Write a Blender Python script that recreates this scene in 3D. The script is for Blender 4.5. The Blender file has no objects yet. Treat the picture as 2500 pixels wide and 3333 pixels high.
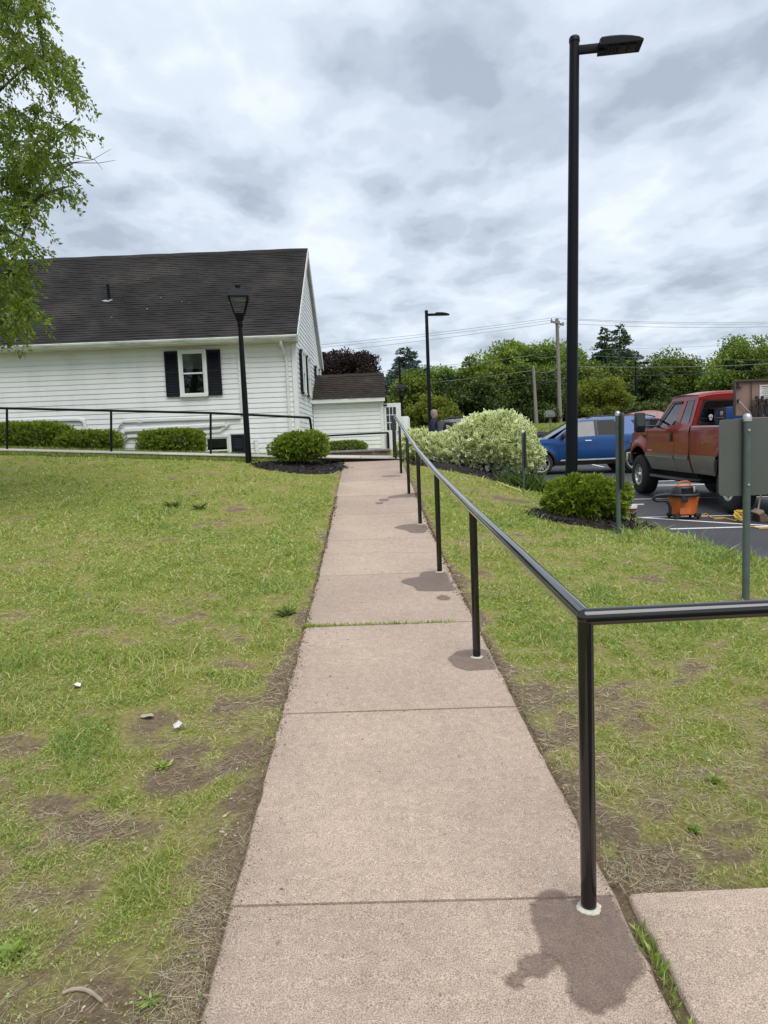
import bpy, bmesh, math, random
import numpy as np
from mathutils import Vector, Matrix
R = math.radians
random.seed(7); rng = np.random.default_rng(11)
sc = bpy.context.scene
col = sc.collection

# ------------------------------------------------------------ camera
FPX, PITCH, ROLL, EYE = 2400.0, R(5.64), R(2.25), 1.5
cam_d = bpy.data.cameras.new('camera')
cam = bpy.data.objects.new('camera', cam_d); col.objects.link(cam)
cam.location = (0, 0, EYE)
fwd = Vector((0, math.cos(PITCH), -math.sin(PITCH)))
up0 = Vector((0, math.sin(PITCH), math.cos(PITCH))); rt0 = Vector((1, 0, 0))
# world verticals lean to the left in the photograph: the camera is rolled clockwise
rt = rt0 * math.cos(ROLL) - up0 * math.sin(ROLL)
up = up0 * math.cos(ROLL) + rt0 * math.sin(ROLL)
cam.matrix_world = Matrix(((rt.x, up.x, -fwd.x, 0), (rt.y, up.y, -fwd.y, 0), (rt.z, up.z, -fwd.z, EYE), (0, 0, 0, 1)))
cam_d.sensor_fit = 'VERTICAL'; cam_d.sensor_height = 34.6; cam_d.lens = 34.6 * FPX / 3333.0
cam_d.clip_start = 0.05; cam_d.clip_end = 3000
sc.camera = cam

# ------------------------------------------------------------ world: overcast sky over a Nishita base
world = bpy.data.worlds.new('World'); sc.world = world; world.use_nodes = True
SUN_EL, SUN_AZ = R(60), R(158)      # azimuth clockwise from +Y
nt = world.node_tree; nt.nodes.clear()
def N(t, **k):
    n = nt.nodes.new(t)
    for a, b in k.items(): setattr(n, a, b)
    return n
def mth(op, a, b=None, c=None):
    n = N('ShaderNodeMath', operation=op)
    for i, v in enumerate((a, b, c)):
        if v is None: continue
        if isinstance(v, (int, float)): n.inputs[i].default_value = v
        else: nt.links.new(v, n.inputs[i])
    return n.outputs[0]
sky = N('ShaderNodeTexSky', sky_type='NISHITA'); sky.sun_disc = False
sky.sun_elevation = SUN_EL; sky.sun_rotation = SUN_AZ; sky.air_density = 1.2; sky.dust_density = 2.0
tc = N('ShaderNodeTexCoord'); sep = N('ShaderNodeSeparateXYZ'); nt.links.new(tc.outputs['Generated'], sep.inputs[0])
zc = mth('ADD', mth('MAXIMUM', sep.outputs[2], 0.0), 0.16)
cu = mth('DIVIDE', sep.outputs[0], zc); cv = mth('DIVIDE', sep.outputs[1], zc)
comb = N('ShaderNodeCombineXYZ'); nt.links.new(cu, comb.inputs[0]); nt.links.new(cv, comb.inputs[1])
def noise(scale, detail, rough, dist, off=(0, 0, 0), stretch=(1, 1, 1)):
    mp = N('ShaderNodeMapping'); mp.inputs['Location'].default_value = off; mp.inputs['Scale'].default_value = stretch
    nt.links.new(comb.outputs[0], mp.inputs[0])
    n = N('ShaderNodeTexNoise'); n.inputs['Scale'].default_value = scale; n.inputs['Detail'].default_value = detail
    n.inputs['Roughness'].default_value = rough; n.inputs['Distortion'].default_value = dist
    nt.links.new(mp.outputs[0], n.inputs['Vector']); return n.outputs[0]
n1 = noise(1.9, 7, .53, .1, (3.1, 1.7, 0), (1, .8, 1)); n2r = noise(3.6, 5, .5, .1, (8.2, .4, 2), (1, .75, 1))
n2 = mth('SUBTRACT', 1.0, mth('MULTIPLY', mth('ABSOLUTE', mth('SUBTRACT', n2r, .5)), 4.2)); n3 = noise(.33, 3, .5, .2, (1, 5, 1))
cl = mth('ADD', mth('ADD', mth('MULTIPLY', n1, .74), mth('MULTIPLY', n2, .14)), mth('MULTIPLY', n3, .12))
ramp = N('ShaderNodeValToRGB'); nt.links.new(cl, ramp.inputs[0])
cr = ramp.color_ramp; cr.interpolation = 'EASE'
cr.elements[0].position = .38; cr.elements[0].color = (.243, .280, .332, 1)
cr.elements[1].position = .68; cr.elements[1].color = (.495, .535, .582, 1)
for p_, c_ in ((.45, (.302, .344, .402, 1)), (.52, (.37, .415, .475, 1)), (.58, (.425, .47, .527, 1))):
    e = cr.elements.new(p_); e.color = c_
scl = N('ShaderNodeVectorMath', operation='SCALE'); nt.links.new(ramp.outputs[0], scl.inputs[0]); scl.inputs['Scale'].default_value = 1 / 0.1
mixw = N('ShaderNodeMix', data_type='RGBA'); mixw.inputs[0].default_value = .93
nt.links.new(sky.outputs[0], mixw.inputs[6]); nt.links.new(scl.outputs[0], mixw.inputs[7])
bg = N('ShaderNodeBackground'); bg.inputs[1].default_value = 0.1
nt.links.new(mixw.outputs[2], bg.inputs[0]); wo = N('ShaderNodeOutputWorld'); nt.links.new(bg.outputs[0], wo.inputs[0])

sun_d = bpy.data.lights.new('sun', 'SUN'); sun_d.energy = 1.5; sun_d.angle = R(48); sun_d.color = (1, .965, .91)
sun = bpy.data.objects.new('sun', sun_d); col.objects.link(sun)
sdir = Vector((math.sin(SUN_AZ) * math.cos(SUN_EL), math.cos(SUN_AZ) * math.cos(SUN_EL), math.sin(SUN_EL)))
sun.rotation_euler = sdir.to_track_quat('Z', 'Y').to_euler(); sun.location = (0, -20, 40)

sc.view_settings.view_transform = 'Standard'; sc.view_settings.look = 'None'
sc.view_settings.exposure = 0.92; sc.view_settings.gamma = 1.0; sc.view_settings.use_curve_mapping = False
sc.render.engine = 'CYCLES'; sc.cycles.use_denoising = True; sc.cycles.denoising_prefilter = 'ACCURATE'; sc.cycles.denoising_input_passes = 'RGB_ALBEDO_NORMAL'
sc.cycles.max_bounces = 6; sc.cycles.transparent_max_bounces = 12; sc.cycles.caustics_reflective = False; sc.cycles.caustics_refractive = False

# ------------------------------------------------------------ helpers
DISP = 2500 / 1659.0
def at(px, py, Y):
    """point seen at (px, py) of the 1659 x 2212 view of the photograph, at distance Y"""
    u = (px * DISP - 1250) / FPX; v = -(py * DISP - 1666.5) / FPX
    a = u * math.cos(ROLL) + v * math.sin(ROLL); b = -u * math.sin(ROLL) + v * math.cos(ROLL)
    dy = math.cos(PITCH) + b * math.sin(PITCH); dz = -math.sin(PITCH) + b * math.cos(PITCH)
    return Vector((a / dy * Y, Y, EYE + dz / dy * Y))
ZPY = [-40, -5, 0, 1.65, 2.27, 4.7, 7.1, 9.6, 12, 14.5, 16.9, 18, 19, 30, 60]
ZPZ = [-.6, -.35, -.15, -.08, -.05, .06, .19, .37, .60, .82, 1.05, 1.12, 1.14, 1.2, 1.6]
def zp(y): return np.interp(y, ZPY, ZPZ)
def xpost(y): return .665 - .0205 * y
def xL(y): return xpost(y) - 1.19
def xR(y): return xpost(y) + .105
def lot(x, y): return -.05 + .010 * (y - 13) - .018 * (np.clip(x, -3, 30) - 6.1) + .02 * np.clip(y - 20, 0, 40)
def onpath(px, py):
    q = at(px, py, 1.0); a, c = q.x, q.z - EYE; lo, hi = .8, 18.0
    for _ in range(50):
        m = (lo + hi) / 2
        if EYE + c * m - float(zp(m)) > 0: lo = m
        else: hi = m
    return Vector((a * lo, lo, float(zp(lo))))
def onlot(px, py):
    q = at(px, py, 1.0); a, c = q.x, q.z - EYE; lo, hi = 2.0, 60.0
    for _ in range(50):
        m = (lo + hi) / 2
        if EYE + c * m - float(lot(a * m, m)) > 0: lo = m
        else: hi = m
    return Vector((a * lo, lo, float(lot(a * lo, lo))))
def sst(t): t = np.clip(t, 0, 1); return t * t * (3 - 2 * t)
def hash2(i, j, s=0):
    v = np.sin(i * 127.1 + j * 311.7 + s * 74.7) * 43758.5453
    return v - np.floor(v)
def vnoise(x, y, s=0):
    x = np.asarray(x, float); y = np.asarray(y, float)
    i = np.floor(x); j = np.floor(y); fx = x - i; fy = y - j
    fx = fx * fx * (3 - 2 * fx); fy = fy * fy * (3 - 2 * fy)
    a = hash2(i, j, s); b = hash2(i + 1, j, s); c = hash2(i, j + 1, s); d = hash2(i + 1, j + 1, s)
    return a + (b - a) * fx + (c - a) * fy + (a - b - c + d) * fx * fy
def fbm(x, y, s=0, o=4):
    t = 0; w = .5
    for k in range(o): t = t + w * vnoise(np.asarray(x) * 2 ** k, np.asarray(y) * 2 ** k, s + k * 3); w *= .5
    return t / (1 - .5 ** o)
LOTX = 4.2
def lotedge(y):
    """left edge of the car park"""
    return np.interp(y, [-30, 6, 9, 11, 12.6, 15, 18.5, 21, 32], [4.7, 4.55, 4.25, 4.2, 4.1, 3.9, 3.9, 2.2, 2.1])
def G(x, y):
    x = np.asarray(x, float); y = np.asarray(y, float)
    p = zp(y)
    left = np.maximum(0, xL(y) - x)
    sl = np.interp(y, [-5, 2, 8, 14, 17, 60], [.02, .03, .05, .065, .068, .06])
    zl = p + sl * np.minimum(left, 14) - .055 * sst(left / .25) + .05 * sst((left - .3) / 1.5) * np.interp(y, [1, 5, 16, 17], [.3, 1, .6, 0])
    zl = zl - .22 * sst((y - 17.9) / .9) * sst(left / .6)
    le = lotedge(y); rr = np.clip((x - xR(y)) / np.maximum(.5, le - xR(y)), 0, 1)
    zr = p + (lot(le, y) - p) * (rr ** 1.6) - .055 * sst((x - xR(y)) / .2) * (1 - sst((rr - .7) / .3)) 
    zlot = lot(x, y) - .03
    mid = p - .05
    z = np.where(x < xL(y), zl, np.where(x < xR(y), mid, np.where(x < le, zr, zlot)))
    up_ = .052 * np.clip(y - 31, 0, 34)
    far = lot(x, y) + up_
    z = np.where(y > 30, z + (far - z) * sst((y - 30) / 4), z)
    return z
def Gz(x, y): return float(G(x, y))

class MB:
    def __init__(s): s.v = []; s.f = []; s.m = []
    def add(s, v, f, mi=0):
        o = len(s.v); s.v += [tuple(p) for p in v]; s.f += [tuple(i + o for i in q) for q in f]; s.m += [mi] * len(f); return s
    def box(s, c, d, rot=None, bev=0, mi=0, taper=1.0):
        if bev:
            bm = bmesh.new(); bmesh.ops.create_cube(bm, size=1)
            for v in bm.verts:
                v.co = Vector((v.co.x * d[0], v.co.y * d[1], v.co.z * d[2]))
                if v.co.z > 0: v.co.x *= taper; v.co.y *= taper
            bmesh.ops.bevel(bm, geom=list(bm.edges), offset=bev, segments=2, affect='EDGES', profile=.6)
            vs = [v.co.copy() for v in bm.verts]; bm.verts.index_update(); fs = [[v.index for v in f.verts] for f in bm.faces]; bm.free()
        else:
            x, y, z = d[0] / 2, d[1] / 2, d[2] / 2; t = taper
            vs = [Vector(p) for p in ((-x, -y, -z), (x, -y, -z), (x, y, -z), (-x, y, -z), (-x * t, -y * t, z), (x * t, -y * t, z), (x * t, y * t, z), (-x * t, y * t, z))]
            fs = [(0, 3, 2, 1), (4, 5, 6, 7), (0, 1, 5, 4), (1, 2, 6, 5), (2, 3, 7, 6), (3, 0, 4, 7)]
        if rot is not None: vs = [rot @ p for p in vs]
        return s.add([p + Vector(c) for p in vs], fs, mi)
    def tube(s, pts, r, n=8, cap=True, mi=0):
        pts = [Vector(p) for p in pts]; k = len(pts)
        if not hasattr(r, '__len__'): r = [r] * k
        vs = []; t0 = (pts[1] - pts[0]).normalized()
        nrm = t0.orthogonal().normalized()
        for i in range(k):
            if i == 0: t = t0
            elif i == k - 1: t = (pts[i] - pts[i - 1]).normalized()
            else: t = ((pts[i] - pts[i - 1]).normalized() + (pts[i + 1] - pts[i]).normalized()).normalized()
            nrm = (nrm - t * nrm.dot(t)).normalized(); b = t.cross(nrm)
            q = 1.0
            if 0 < i < k - 1:
                cth = max(.5, (pts[i] - pts[i - 1]).normalized().dot(t)); q = 1 / cth if cth < .98 else 1.0
            for j in range(n):
                a = 2 * math.pi * j / n
                vs.append(pts[i] + (nrm * math.cos(a) + b * math.sin(a)) * r[i] * q)
        fs = [(i * n + j, i * n + (j + 1) % n, (i + 1) * n + (j + 1) % n, (i + 1) * n + j) for i in range(k - 1) for j in range(n)]
        if cap: fs += [tuple(range(n - 1, -1, -1)), tuple((k - 1) * n + j for j in range(n))]
        return s.add(vs, fs, mi)
    def lathe(s, prof, c=(0, 0, 0), n=24, axis='Z', fn=None, mi=0):
        vs = []
        for i, (r, h) in enumerate(prof):
            for j in range(n):
                a = 2 * math.pi * j / n; rr = fn(i, j, r) if fn else r
                x, y = rr * math.cos(a), rr * math.sin(a)
                p = (x, y, h) if axis == 'Z' else ((h, x, y) if axis == 'X' else (x, h, y))
                vs.append(Vector(p) + Vector(c))
        k = len(prof)
        fs = [(i * n + j, i * n + (j + 1) % n, (i + 1) * n + (j + 1) % n, (i + 1) * n + j) for i in range(k - 1) for j in range(n)]
        if prof[0][0] > 1e-6: fs.append(tuple(range(n - 1, -1, -1)))
        if prof[-1][0] > 1e-6: fs.append(tuple((k - 1) * n + j for j in range(n)))
        return s.add(vs, fs, mi)
    def prism(s, poly, h, to3, mi=0):
        """polygon (a, b) extruded by h; to3(a, b, t) maps to 3D"""
        n = len(poly)
        vs = [to3(a, b, 0) for a, b in poly] + [to3(a, b, h) for a, b in poly]
        fs = [tuple(range(n)), tuple(range(2 * n - 1, n - 1, -1))] + [(i, (i + 1) % n, n + (i + 1) % n, n + i) for i in range(n)]
        return s.add(vs, fs, mi)
    def grid(s, P, mi=0):
        """P[i][j] rows of points"""
        a, b = len(P), len(P[0])
        return s.add([p for r in P for p in r], [(i * b + j, i * b + j + 1, (i + 1) * b + j + 1, (i + 1) * b + j) for i in range(a - 1) for j in range(b - 1)], mi)
    def build(s, name, mats, parent=None, smooth=True, ang=38, recalc=True):
        me = bpy.data.meshes.new(name); me.from_pydata(s.v, [], s.f)
        if not isinstance(mats, (list, tuple)): mats = [mats]
        for m in mats: me.materials.append(m)
        if len(mats) > 1: me.polygons.foreach_set('material_index', s.m)
        if recalc:
            bm = bmesh.new(); bm.from_mesh(me); bmesh.ops.remove_doubles(bm, verts=bm.verts, dist=1e-5); bmesh.ops.recalc_face_normals(bm, faces=bm.faces); bm.to_mesh(me); bm.free()
        if smooth:
            me.shade_smooth(); me.set_sharp_from_angle(angle=R(ang))
        o = bpy.data.objects.new(name, me); col.objects.link(o)
        if parent is not None: o.parent = parent
        return o
def tag(o, label=None, cat=None, group=None, kind=None):
    if label: o['label'] = label
    if cat: o['category'] = cat
    if group: o['group'] = group
    if kind: o['kind'] = kind
    return o
def thing(name, label, cat, loc=(0, 0, 0), rz=0, group=None):
    o = bpy.data.objects.new(name, None); col.objects.link(o); o.empty_display_size = .1
    o.location = loc; o.rotation_euler = (0, 0, rz); return tag(o, label, cat, group)
def inst(o, parent, loc=None, name=None):
    c = o.copy(); col.objects.link(c); c.parent = parent
    if loc is not None: c.location = loc
    if name: c.name = name
    return c
def copy_tree(o, parent=None):
    c = o.copy(); col.objects.link(c); c.parent = parent
    for ch in list(o.children): copy_tree(ch, c)
    return c
def mesh_np(name, V, F, mat, rnd=None, smooth=False, parent=None):
    """V (n,3) float, F (m,k) int faces of equal size; rnd (m,) per-face value"""
    V = np.asarray(V, np.float32); F = np.asarray(F, np.int32); m, k = F.shape
    me = bpy.data.meshes.new(name)
    me.vertices.add(len(V)); me.vertices.foreach_set('co', V.ravel())
    me.loops.add(m * k); me.loops.foreach_set('vertex_index', F.ravel())
    me.polygons.add(m); me.polygons.foreach_set('loop_start', np.arange(0, m * k, k, dtype=np.int32))
    if smooth: me.polygons.foreach_set('use_smooth', np.ones(m, bool))
    me.update(calc_edges=True)
    if rnd is not None:
        at_ = me.attributes.new('rnd', 'FLOAT', 'FACE'); at_.data.foreach_set('value', np.asarray(rnd, np.float32))
    me.materials.append(mat)
    o = bpy.data.objects.new(name, me); col.objects.link(o)
    if parent is not None: o.parent = parent
    return o

# ------------------------------------------------------------ materials
class NT:
    def __init__(s, name):
        s.m = bpy.data.materials.new(name); s.m.use_nodes = True; s.t = s.m.node_tree; s.t.nodes.clear()
        s.out = s.n('ShaderNodeOutputMaterial')
    def n(s, t, **k):
        q = s.t.nodes.new(t)
        for a, b in k.items(): setattr(q, a, b)
        return q
    def l(s, a, b): s.t.links.new(a, b)
    def noise(s, scale, detail=4, rough=.55, coord='Object', stretch=None, dist=0):
        if not hasattr(s, 'tc'): s.tc = s.n('ShaderNodeTexCoord')
        src = s.tc.outputs[coord]
        if stretch:
            mp = s.n('ShaderNodeMapping'); mp.inputs['Scale'].default_value = stretch; s.l(src, mp.inputs[0]); src = mp.outputs[0]
        q = s.n('ShaderNodeTexNoise'); q.inputs['Scale'].default_value = scale; q.inputs['Detail'].default_value = detail
        q.inputs['Roughness'].default_value = rough; q.inputs['Distortion'].default_value = dist; s.l(src, q.inputs['Vector']); return q.outputs[0]
    def ramp(s, src, stops):
        q = s.n('ShaderNodeValToRGB'); e = q.color_ramp.elements
        while len(e) < len(stops): e.new(.5)
        for i, (p, c) in enumerate(stops): e[i].position = p; e[i].color = (*c, 1) if len(c) == 3 else c
        s.l(src, q.inputs[0]); return q.outputs[0]
    def mix(s, f, a, b, mode='MIX'):
        q = s.n('ShaderNodeMix', data_type='RGBA', blend_type=mode)
        for i, v in ((0, f), (6, a), (7, b)):
            if isinstance(v, (int, float)): q.inputs[i].default_value = v
            elif isinstance(v, tuple): q.inputs[i].default_value = (*v, 1)
            else: s.l(v, q.inputs[i])
        return q.outputs[2]
    def bump(s, src, strength, dist=.01):
        q = s.n('ShaderNodeBump'); q.inputs['Strength'].default_value = strength; q.inputs['Distance'].default_value = dist; s.l(src, q.inputs['Height']); return q.outputs[0]
    def pbr(s, col_, rough=.6, metal=0, normal=None, coat=0, spec=.5, emis=None):
        q = s.n('ShaderNodeBsdfPrincipled')
        if isinstance(col_, tuple): q.inputs['Base Color'].default_value = (*col_, 1)
        else: s.l(col_, q.inputs['Base Color'])
        if isinstance(rough, (int, float)): q.inputs['Roughness'].default_value = rough
        else: s.l(rough, q.inputs['Roughness'])
        q.inputs['Metallic'].default_value = metal; q.inputs['Coat Weight'].default_value = coat; q.inputs['Coat Roughness'].default_value = .04
        q.inputs['Specular IOR Level'].default_value = spec
        if normal is not None: s.l(normal, q.inputs['Normal'])
        return q.outputs[0]
    def done(s, sh): s.l(sh, s.out.inputs[0]); return s.m
def plain(name, c, rough=.6, metal=0, var=.12, scale=8, coat=0, bump=0, bscale=60, spec=.5, stretch=None):
    t = NT(name); nz = t.noise(scale, 5, .6, stretch=stretch)
    lo = tuple(max(0, v * (1 - var)) for v in c); hi = tuple(v * (1 + var) for v in c)
    cc = t.ramp(nz, ((.3, lo), (.7, hi)))
    nm = t.bump(t.noise(bscale, 4, .6), bump) if bump else None
    return t.done(t.pbr(cc, rough, metal, nm, coat, spec))
def leafmat(name, stops, trans=.28, rough=.55, tint=None):
    t = NT(name); a = t.n('ShaderNodeAttribute'); a.attribute_name = 'rnd'
    c = t.ramp(a.outputs['Fac'], stops)
    p = t.pbr(c, rough, spec=.3); tr = t.n('ShaderNodeBsdfTranslucent'); t.l(t.mix(1.0, c, tint or (1.25, 1.3, .6), 'MULTIPLY'), tr.inputs[0])
    ms = t.n('ShaderNodeMixShader'); ms.inputs[0].default_value = trans; t.l(p, ms.inputs[1]); t.l(tr.outputs[0], ms.inputs[2])
    return t.done(ms.outputs[0])
def glassmat(name, tint=(.25, .28, .28), rough=.02, ior=1.55):
    t = NT(name); tr = t.n('ShaderNodeBsdfTransparent'); tr.inputs[0].default_value = (*tint, 1)
    gl = t.n('ShaderNodeBsdfGlossy'); gl.inputs['Roughness'].default_value = rough; gl.inputs[0].default_value = (.95, .97, 1, 1)
    fr = t.n('ShaderNodeFresnel'); fr.inputs[0].default_value = ior
    ms = t.n('ShaderNodeMixShader'); t.l(fr.outputs[0], ms.inputs[0]); t.l(tr.outputs[0], ms.inputs[1]); t.l(gl.outputs[0], ms.inputs[2])
    return t.done(ms.outputs[0])

M = {}
M['white_vinyl'] = None
t = NT('white_vinyl'); nz = t.noise(1.6, 6, .65, stretch=(1, 1, .35)); g2 = t.noise(40, 3, .5, stretch=(.15, 1, 2))
c = t.ramp(nz, ((.28, (.65, .665, .66)), (.5, (.745, .755, .755)), (.75, (.77, .78, .78))))
M['white_vinyl'] = t.done(t.pbr(c, .5))
M['trim'] = plain('white_trim', (.68, .69, .68), .42, var=.06, scale=3)
t = NT('gutter_white'); nz = t.noise(2.2, 6, .7, stretch=(.6, 1, 3)); c = t.ramp(nz, ((.35, (.36, .40, .33)), (.52, (.58, .61, .55)), (.7, (.70, .72, .68)))); M['gutter'] = t.done(t.pbr(c, .45))
t = NT('roof_shingle'); a = t.noise(.55, 6, .65, dist=.5); b = t.noise(26, 3, .7); d = t.noise(5, 4, .7, stretch=(1, .3, .3))
c = t.ramp(a, ((.3, (.016, .0145, .0145)), (.5, (.027, .0245, .024)), (.72, (.050, .045, .041)))); c = t.mix(.55, c, t.ramp(b, ((.3, (.35, .35, .35)), (.7, (.75, .75, .75)))), 'OVERLAY')
c = t.mix(t.ramp(d, ((.66, (0, 0, 0)), (.8, (.5, .5, .5)))), c, (.105, .10, .085))
M['shingle'] = t.done(t.pbr(c, .92, normal=t.bump(b, .5, .006), spec=.2))
t = NT('mossy_shingle'); a = t.noise(1.2, 6, .65); b = t.noise(26, 3, .7); c = t.ramp(a, ((.3, (.022, .018, .015)), (.6, (.036, .030, .025)), (.78, (.055, .06, .028)))); c = t.mix(.5, c, t.ramp(b, ((.3, (.35, .35, .35)), (.7, (.75, .75, .75)))), 'OVERLAY')
M['mossy'] = t.done(t.pbr(c, .92, normal=t.bump(b, .5, .006), spec=.2))
M['shutter'] = plain('black_shutter', (.007, .008, .013), .55, var=.2, spec=.2)
M['black_metal'] = plain('black_gloss_metal', (.004, .0045, .0055), .09, var=.3, scale=5, coat=.55, bump=.02, bscale=18, spec=.5)
M['black_satin'] = plain('black_satin_metal', (.0035, .0045, .0065), .4, var=.2, scale=3, spec=.18)
M['dark_window'] = plain('dark_window_glass', (.008, .010, .011), .03, var=.2, spec=.6)
M['blind'] = plain('window_blind', (.40, .41, .38), .7, var=.06)
M['grout'] = plain('pale_grout', (.50, .48, .38), .9, var=.15, scale=60, bump=.3)
M['rubber'] = plain('black_rubber', (.020, .019, .018), .82, var=.3, scale=14, bump=.15, bscale=90)
M['plastic_black'] = plain('black_plastic', (.014, .014, .015), .5, var=.2, scale=20)
M['steel_green'] = plain('green_painted_steel', (.072, .098, .088), .5, var=.16, scale=9, bump=.04)
M['alu_back'] = plain('sign_back', (.112, .117, .105), .42, var=.07, scale=2, metal=.35)
M['galv'] = plain('galvanised_cap', (.46, .47, .46), .4, metal=.7, var=.1)
M['chrome'] = plain('chrome', (.72, .73, .74), .14, metal=1, var=.05)
M['alloy'] = plain('alloy_wheel', (.50, .50, .49), .3, metal=.85, var=.1)
t = NT('wood_pole'); nz = t.noise(14, 5, .6, stretch=(1, 1, .05)); M['pole_wood'] = t.done(t.pbr(t.ramp(nz, ((.3, (.14, .125, .105)), (.7, (.26, .24, .205)))), .9))
M['bark'] = plain('bark', (.055, .045, .035), .95, var=.4, scale=9, bump=.6, bscale=22)
M['twig'] = plain('twig', (.075, .06, .045), .9, var=.3)
M['wire'] = plain('wire', (.012, .012, .013), .6)
M['wire_grey'] = plain('grey_wire', (.17, .18, .19), .6)
# concrete: exposed pinkish aggregate
def concrete(name, base, speck=1.0, wet=False):
    t = NT(name); big = t.noise(1.3, 6, .62); fine = t.noise(230, 2, .6); mid = t.noise(22, 4, .65); peb = t.noise(75, 2, .5)
    c = t.ramp(big, ((.3, tuple(v * .88 for v in base)), (.7, tuple(v * 1.07 for v in base))))
    oi = t.n('ShaderNodeObjectInfo'); c = t.mix(.55, c, t.ramp(oi.outputs['Random'], ((0, (.42, .42, .425)), (1, (.58, .575, .565)))), 'OVERLAY')
    c = t.mix(.45, c, t.ramp(mid, ((.35, (.40, .40, .40)), (.65, (.6, .6, .6)))), 'OVERLAY')
    c = t.mix(.95 * speck, c, t.ramp(fine, ((.30, (.22, .21, .20)), (.5, (.5, .5, .5)), (.7, (.84, .81, .77)))), 'OVERLAY')
    c = t.mix(t.ramp(peb, ((.68, (0, 0, 0)), (.74, (.55 * speck,) * 3))), c, (.17, .145, .14))
    sh = t.pbr(c, .55 if wet else .9, normal=t.bump(fine, .35, .002), spec=.45 if wet else .35)
    if wet:
        aa = t.n('ShaderNodeAttribute'); aa.attribute_name = 'soak'; q = t.n('ShaderNodeMath', operation='MULTIPLY_ADD'); t.l(t.noise(45, 4, .7), q.inputs[0]); q.inputs[1].default_value = .9; q.inputs[2].default_value = -.45
        q2 = t.n('ShaderNodeMath', operation='ADD'); t.l(q.outputs[0], q2.inputs[0]); t.l(aa.outputs['Fac'], q2.inputs[1]); al = t.ramp(q2.outputs[0], ((.10, (0, 0, 0)), (.95, (.86, .86, .86))))
        tr = t.n('ShaderNodeBsdfTransparent'); ms = t.n('ShaderNodeMixShader'); t.l(al, ms.inputs[0]); t.l(tr.outputs[0], ms.inputs[1]); t.l(sh, ms.inputs[2]); sh = ms.outputs[0]
    return t.done(sh)
M['concrete'] = concrete('pink_concrete', (.40, .314, .252))
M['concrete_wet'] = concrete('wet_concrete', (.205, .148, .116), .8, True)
M['concrete_pale'] = concrete('pale_concrete', (.44, .415, .365), .35)
M['joint_soil'] = plain('joint_soil', (.055, .045, .034), .98, var=.4, scale=40)
t = NT('asphalt'); f = t.noise(120, 2, .7); b = t.noise(.7, 5, .6); c = t.ramp(b, ((.3, (.034, .035, .040)), (.7, (.058, .058, .064)))); c = t.mix(.7, c, t.ramp(f, ((.35, (.35, .35, .35)), (.65, (.65, .65, .65)))), 'OVERLAY')
M['asphalt'] = t.done(t.pbr(c, .78, normal=t.bump(f, .4, .004)))
t = NT('road_paint'); f = t.noise(38, 5, .7); c = t.ramp(f, ((.28, (.40, .40, .40)), (.42, (.74, .74, .73)), (.7, (.80, .80, .79)))); M['paint'] = t.done(t.pbr(c, .6))
# lawn soil: soil, thatch and low growth, patches driven by world position
t = NT('lawn_soil'); big = t.noise(.9, 6, .62, 'Object'); mid = t.noise(6, 6, .65, 'Object', dist=.4); f = t.noise(42, 9, .80, 'Object'); st = t.noise(120, 2, .6, 'Object', stretch=(1, .15, 1), dist=2)
soil = t.ramp(f, ((.3, (.075, .054, .034)), (.55, (.21, .158, .100)), (.75, (.44, .355, .235))))
that = t.ramp(f, ((.3, (.12, .110, .034)), (.55, (.29, .265, .095)), (.75, (.48, .43, .21))))
grn = t.ramp(f, ((.3, (.085, .110, .016)), (.55, (.215, .25, .044)), (.75, (.36, .39, .09))))
at_ = t.n('ShaderNodeAttribute'); at_.attribute_name = 'cover'
mm = t.n('ShaderNodeMath', operation='MULTIPLY_ADD'); t.l(mid, mm.inputs[0]); mm.inputs[1].default_value = .7; t.l(at_.outputs['Fac'], mm.inputs[2])
c = t.mix(t.ramp(mm.outputs[0], ((.55, (0, 0, 0)), (.78, (1, 1, 1)))), soil, that); c = t.mix(t.ramp(mm.outputs[0], ((.80, (0, 0, 0)), (1.05, (.8, .8, .8)))), c, grn)
M['soil'] = t.done(t.pbr(c, .98, normal=t.bump(f, .8, .02), spec=.15))
M['mulch'] = plain('black_mulch', (.016, .013, .012), .95, var=.5, scale=30, bump=.9, bscale=45)

# ------------------------------------------------------------ ground
def cover(x, y):
    """how much green grows at a spot of the lawn (0 bare soil, 1 full)"""
    x = np.asarray(x, float); y = np.asarray(y, float)
    n = fbm(x * .9 + 3, y * .9, 5, 4); n2 = fbm(x * 3.1, y * 3.1 + 7, 9, 3)
    n3 = fbm(x * 6.5 + 1, y * 6.5, 19, 3)
    near = np.interp(y, [1, 2.5, 4.0, 6.5, 10], [.60, .61, .65, .71, .75])
    dl = np.where(x < 0, xL(y) - x, x - xR(y))
    edge = -.60 * (1 - sst(dl / np.interp(y, [2, 6], [.19, .15]))) - .10 * (1 - sst(dl / .8)) * np.interp(y, [3, 9], [1, .3])
    rs = np.where(x > 0, np.interp(y, [2, 4, 6, 9], [.06, .06, .05, .0]), .02)
    lush = np.where(x > 0, .35 * sst((x - lotedge(y) + 1.5) / .9), 0)
    return near + (n - .5) * np.interp(y, [2, 5], [.8, 1.1]) + (n2 - .5) * .75 + (n3 - .5) * 1.35 + edge + rs + lush
def axis(dense, grow, lo, hi, step):
    a = list(np.arange(dense[0], dense[1] + 1e-6, step)); s = step
    while a[-1] < hi: s *= grow; a.append(a[-1] + s)
    s = step
    while a[0] > lo: s *= grow; a.insert(0, a[0] - s)
    return np.array(a)
gx = axis((-11, 6.2), 1.22, -500, 600, .1); gy = axis((-1, 19), 1.2, -60, 900, .1)
GX, GY = np.meshgrid(gx, gy); GZ = G(GX, GY)
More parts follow.
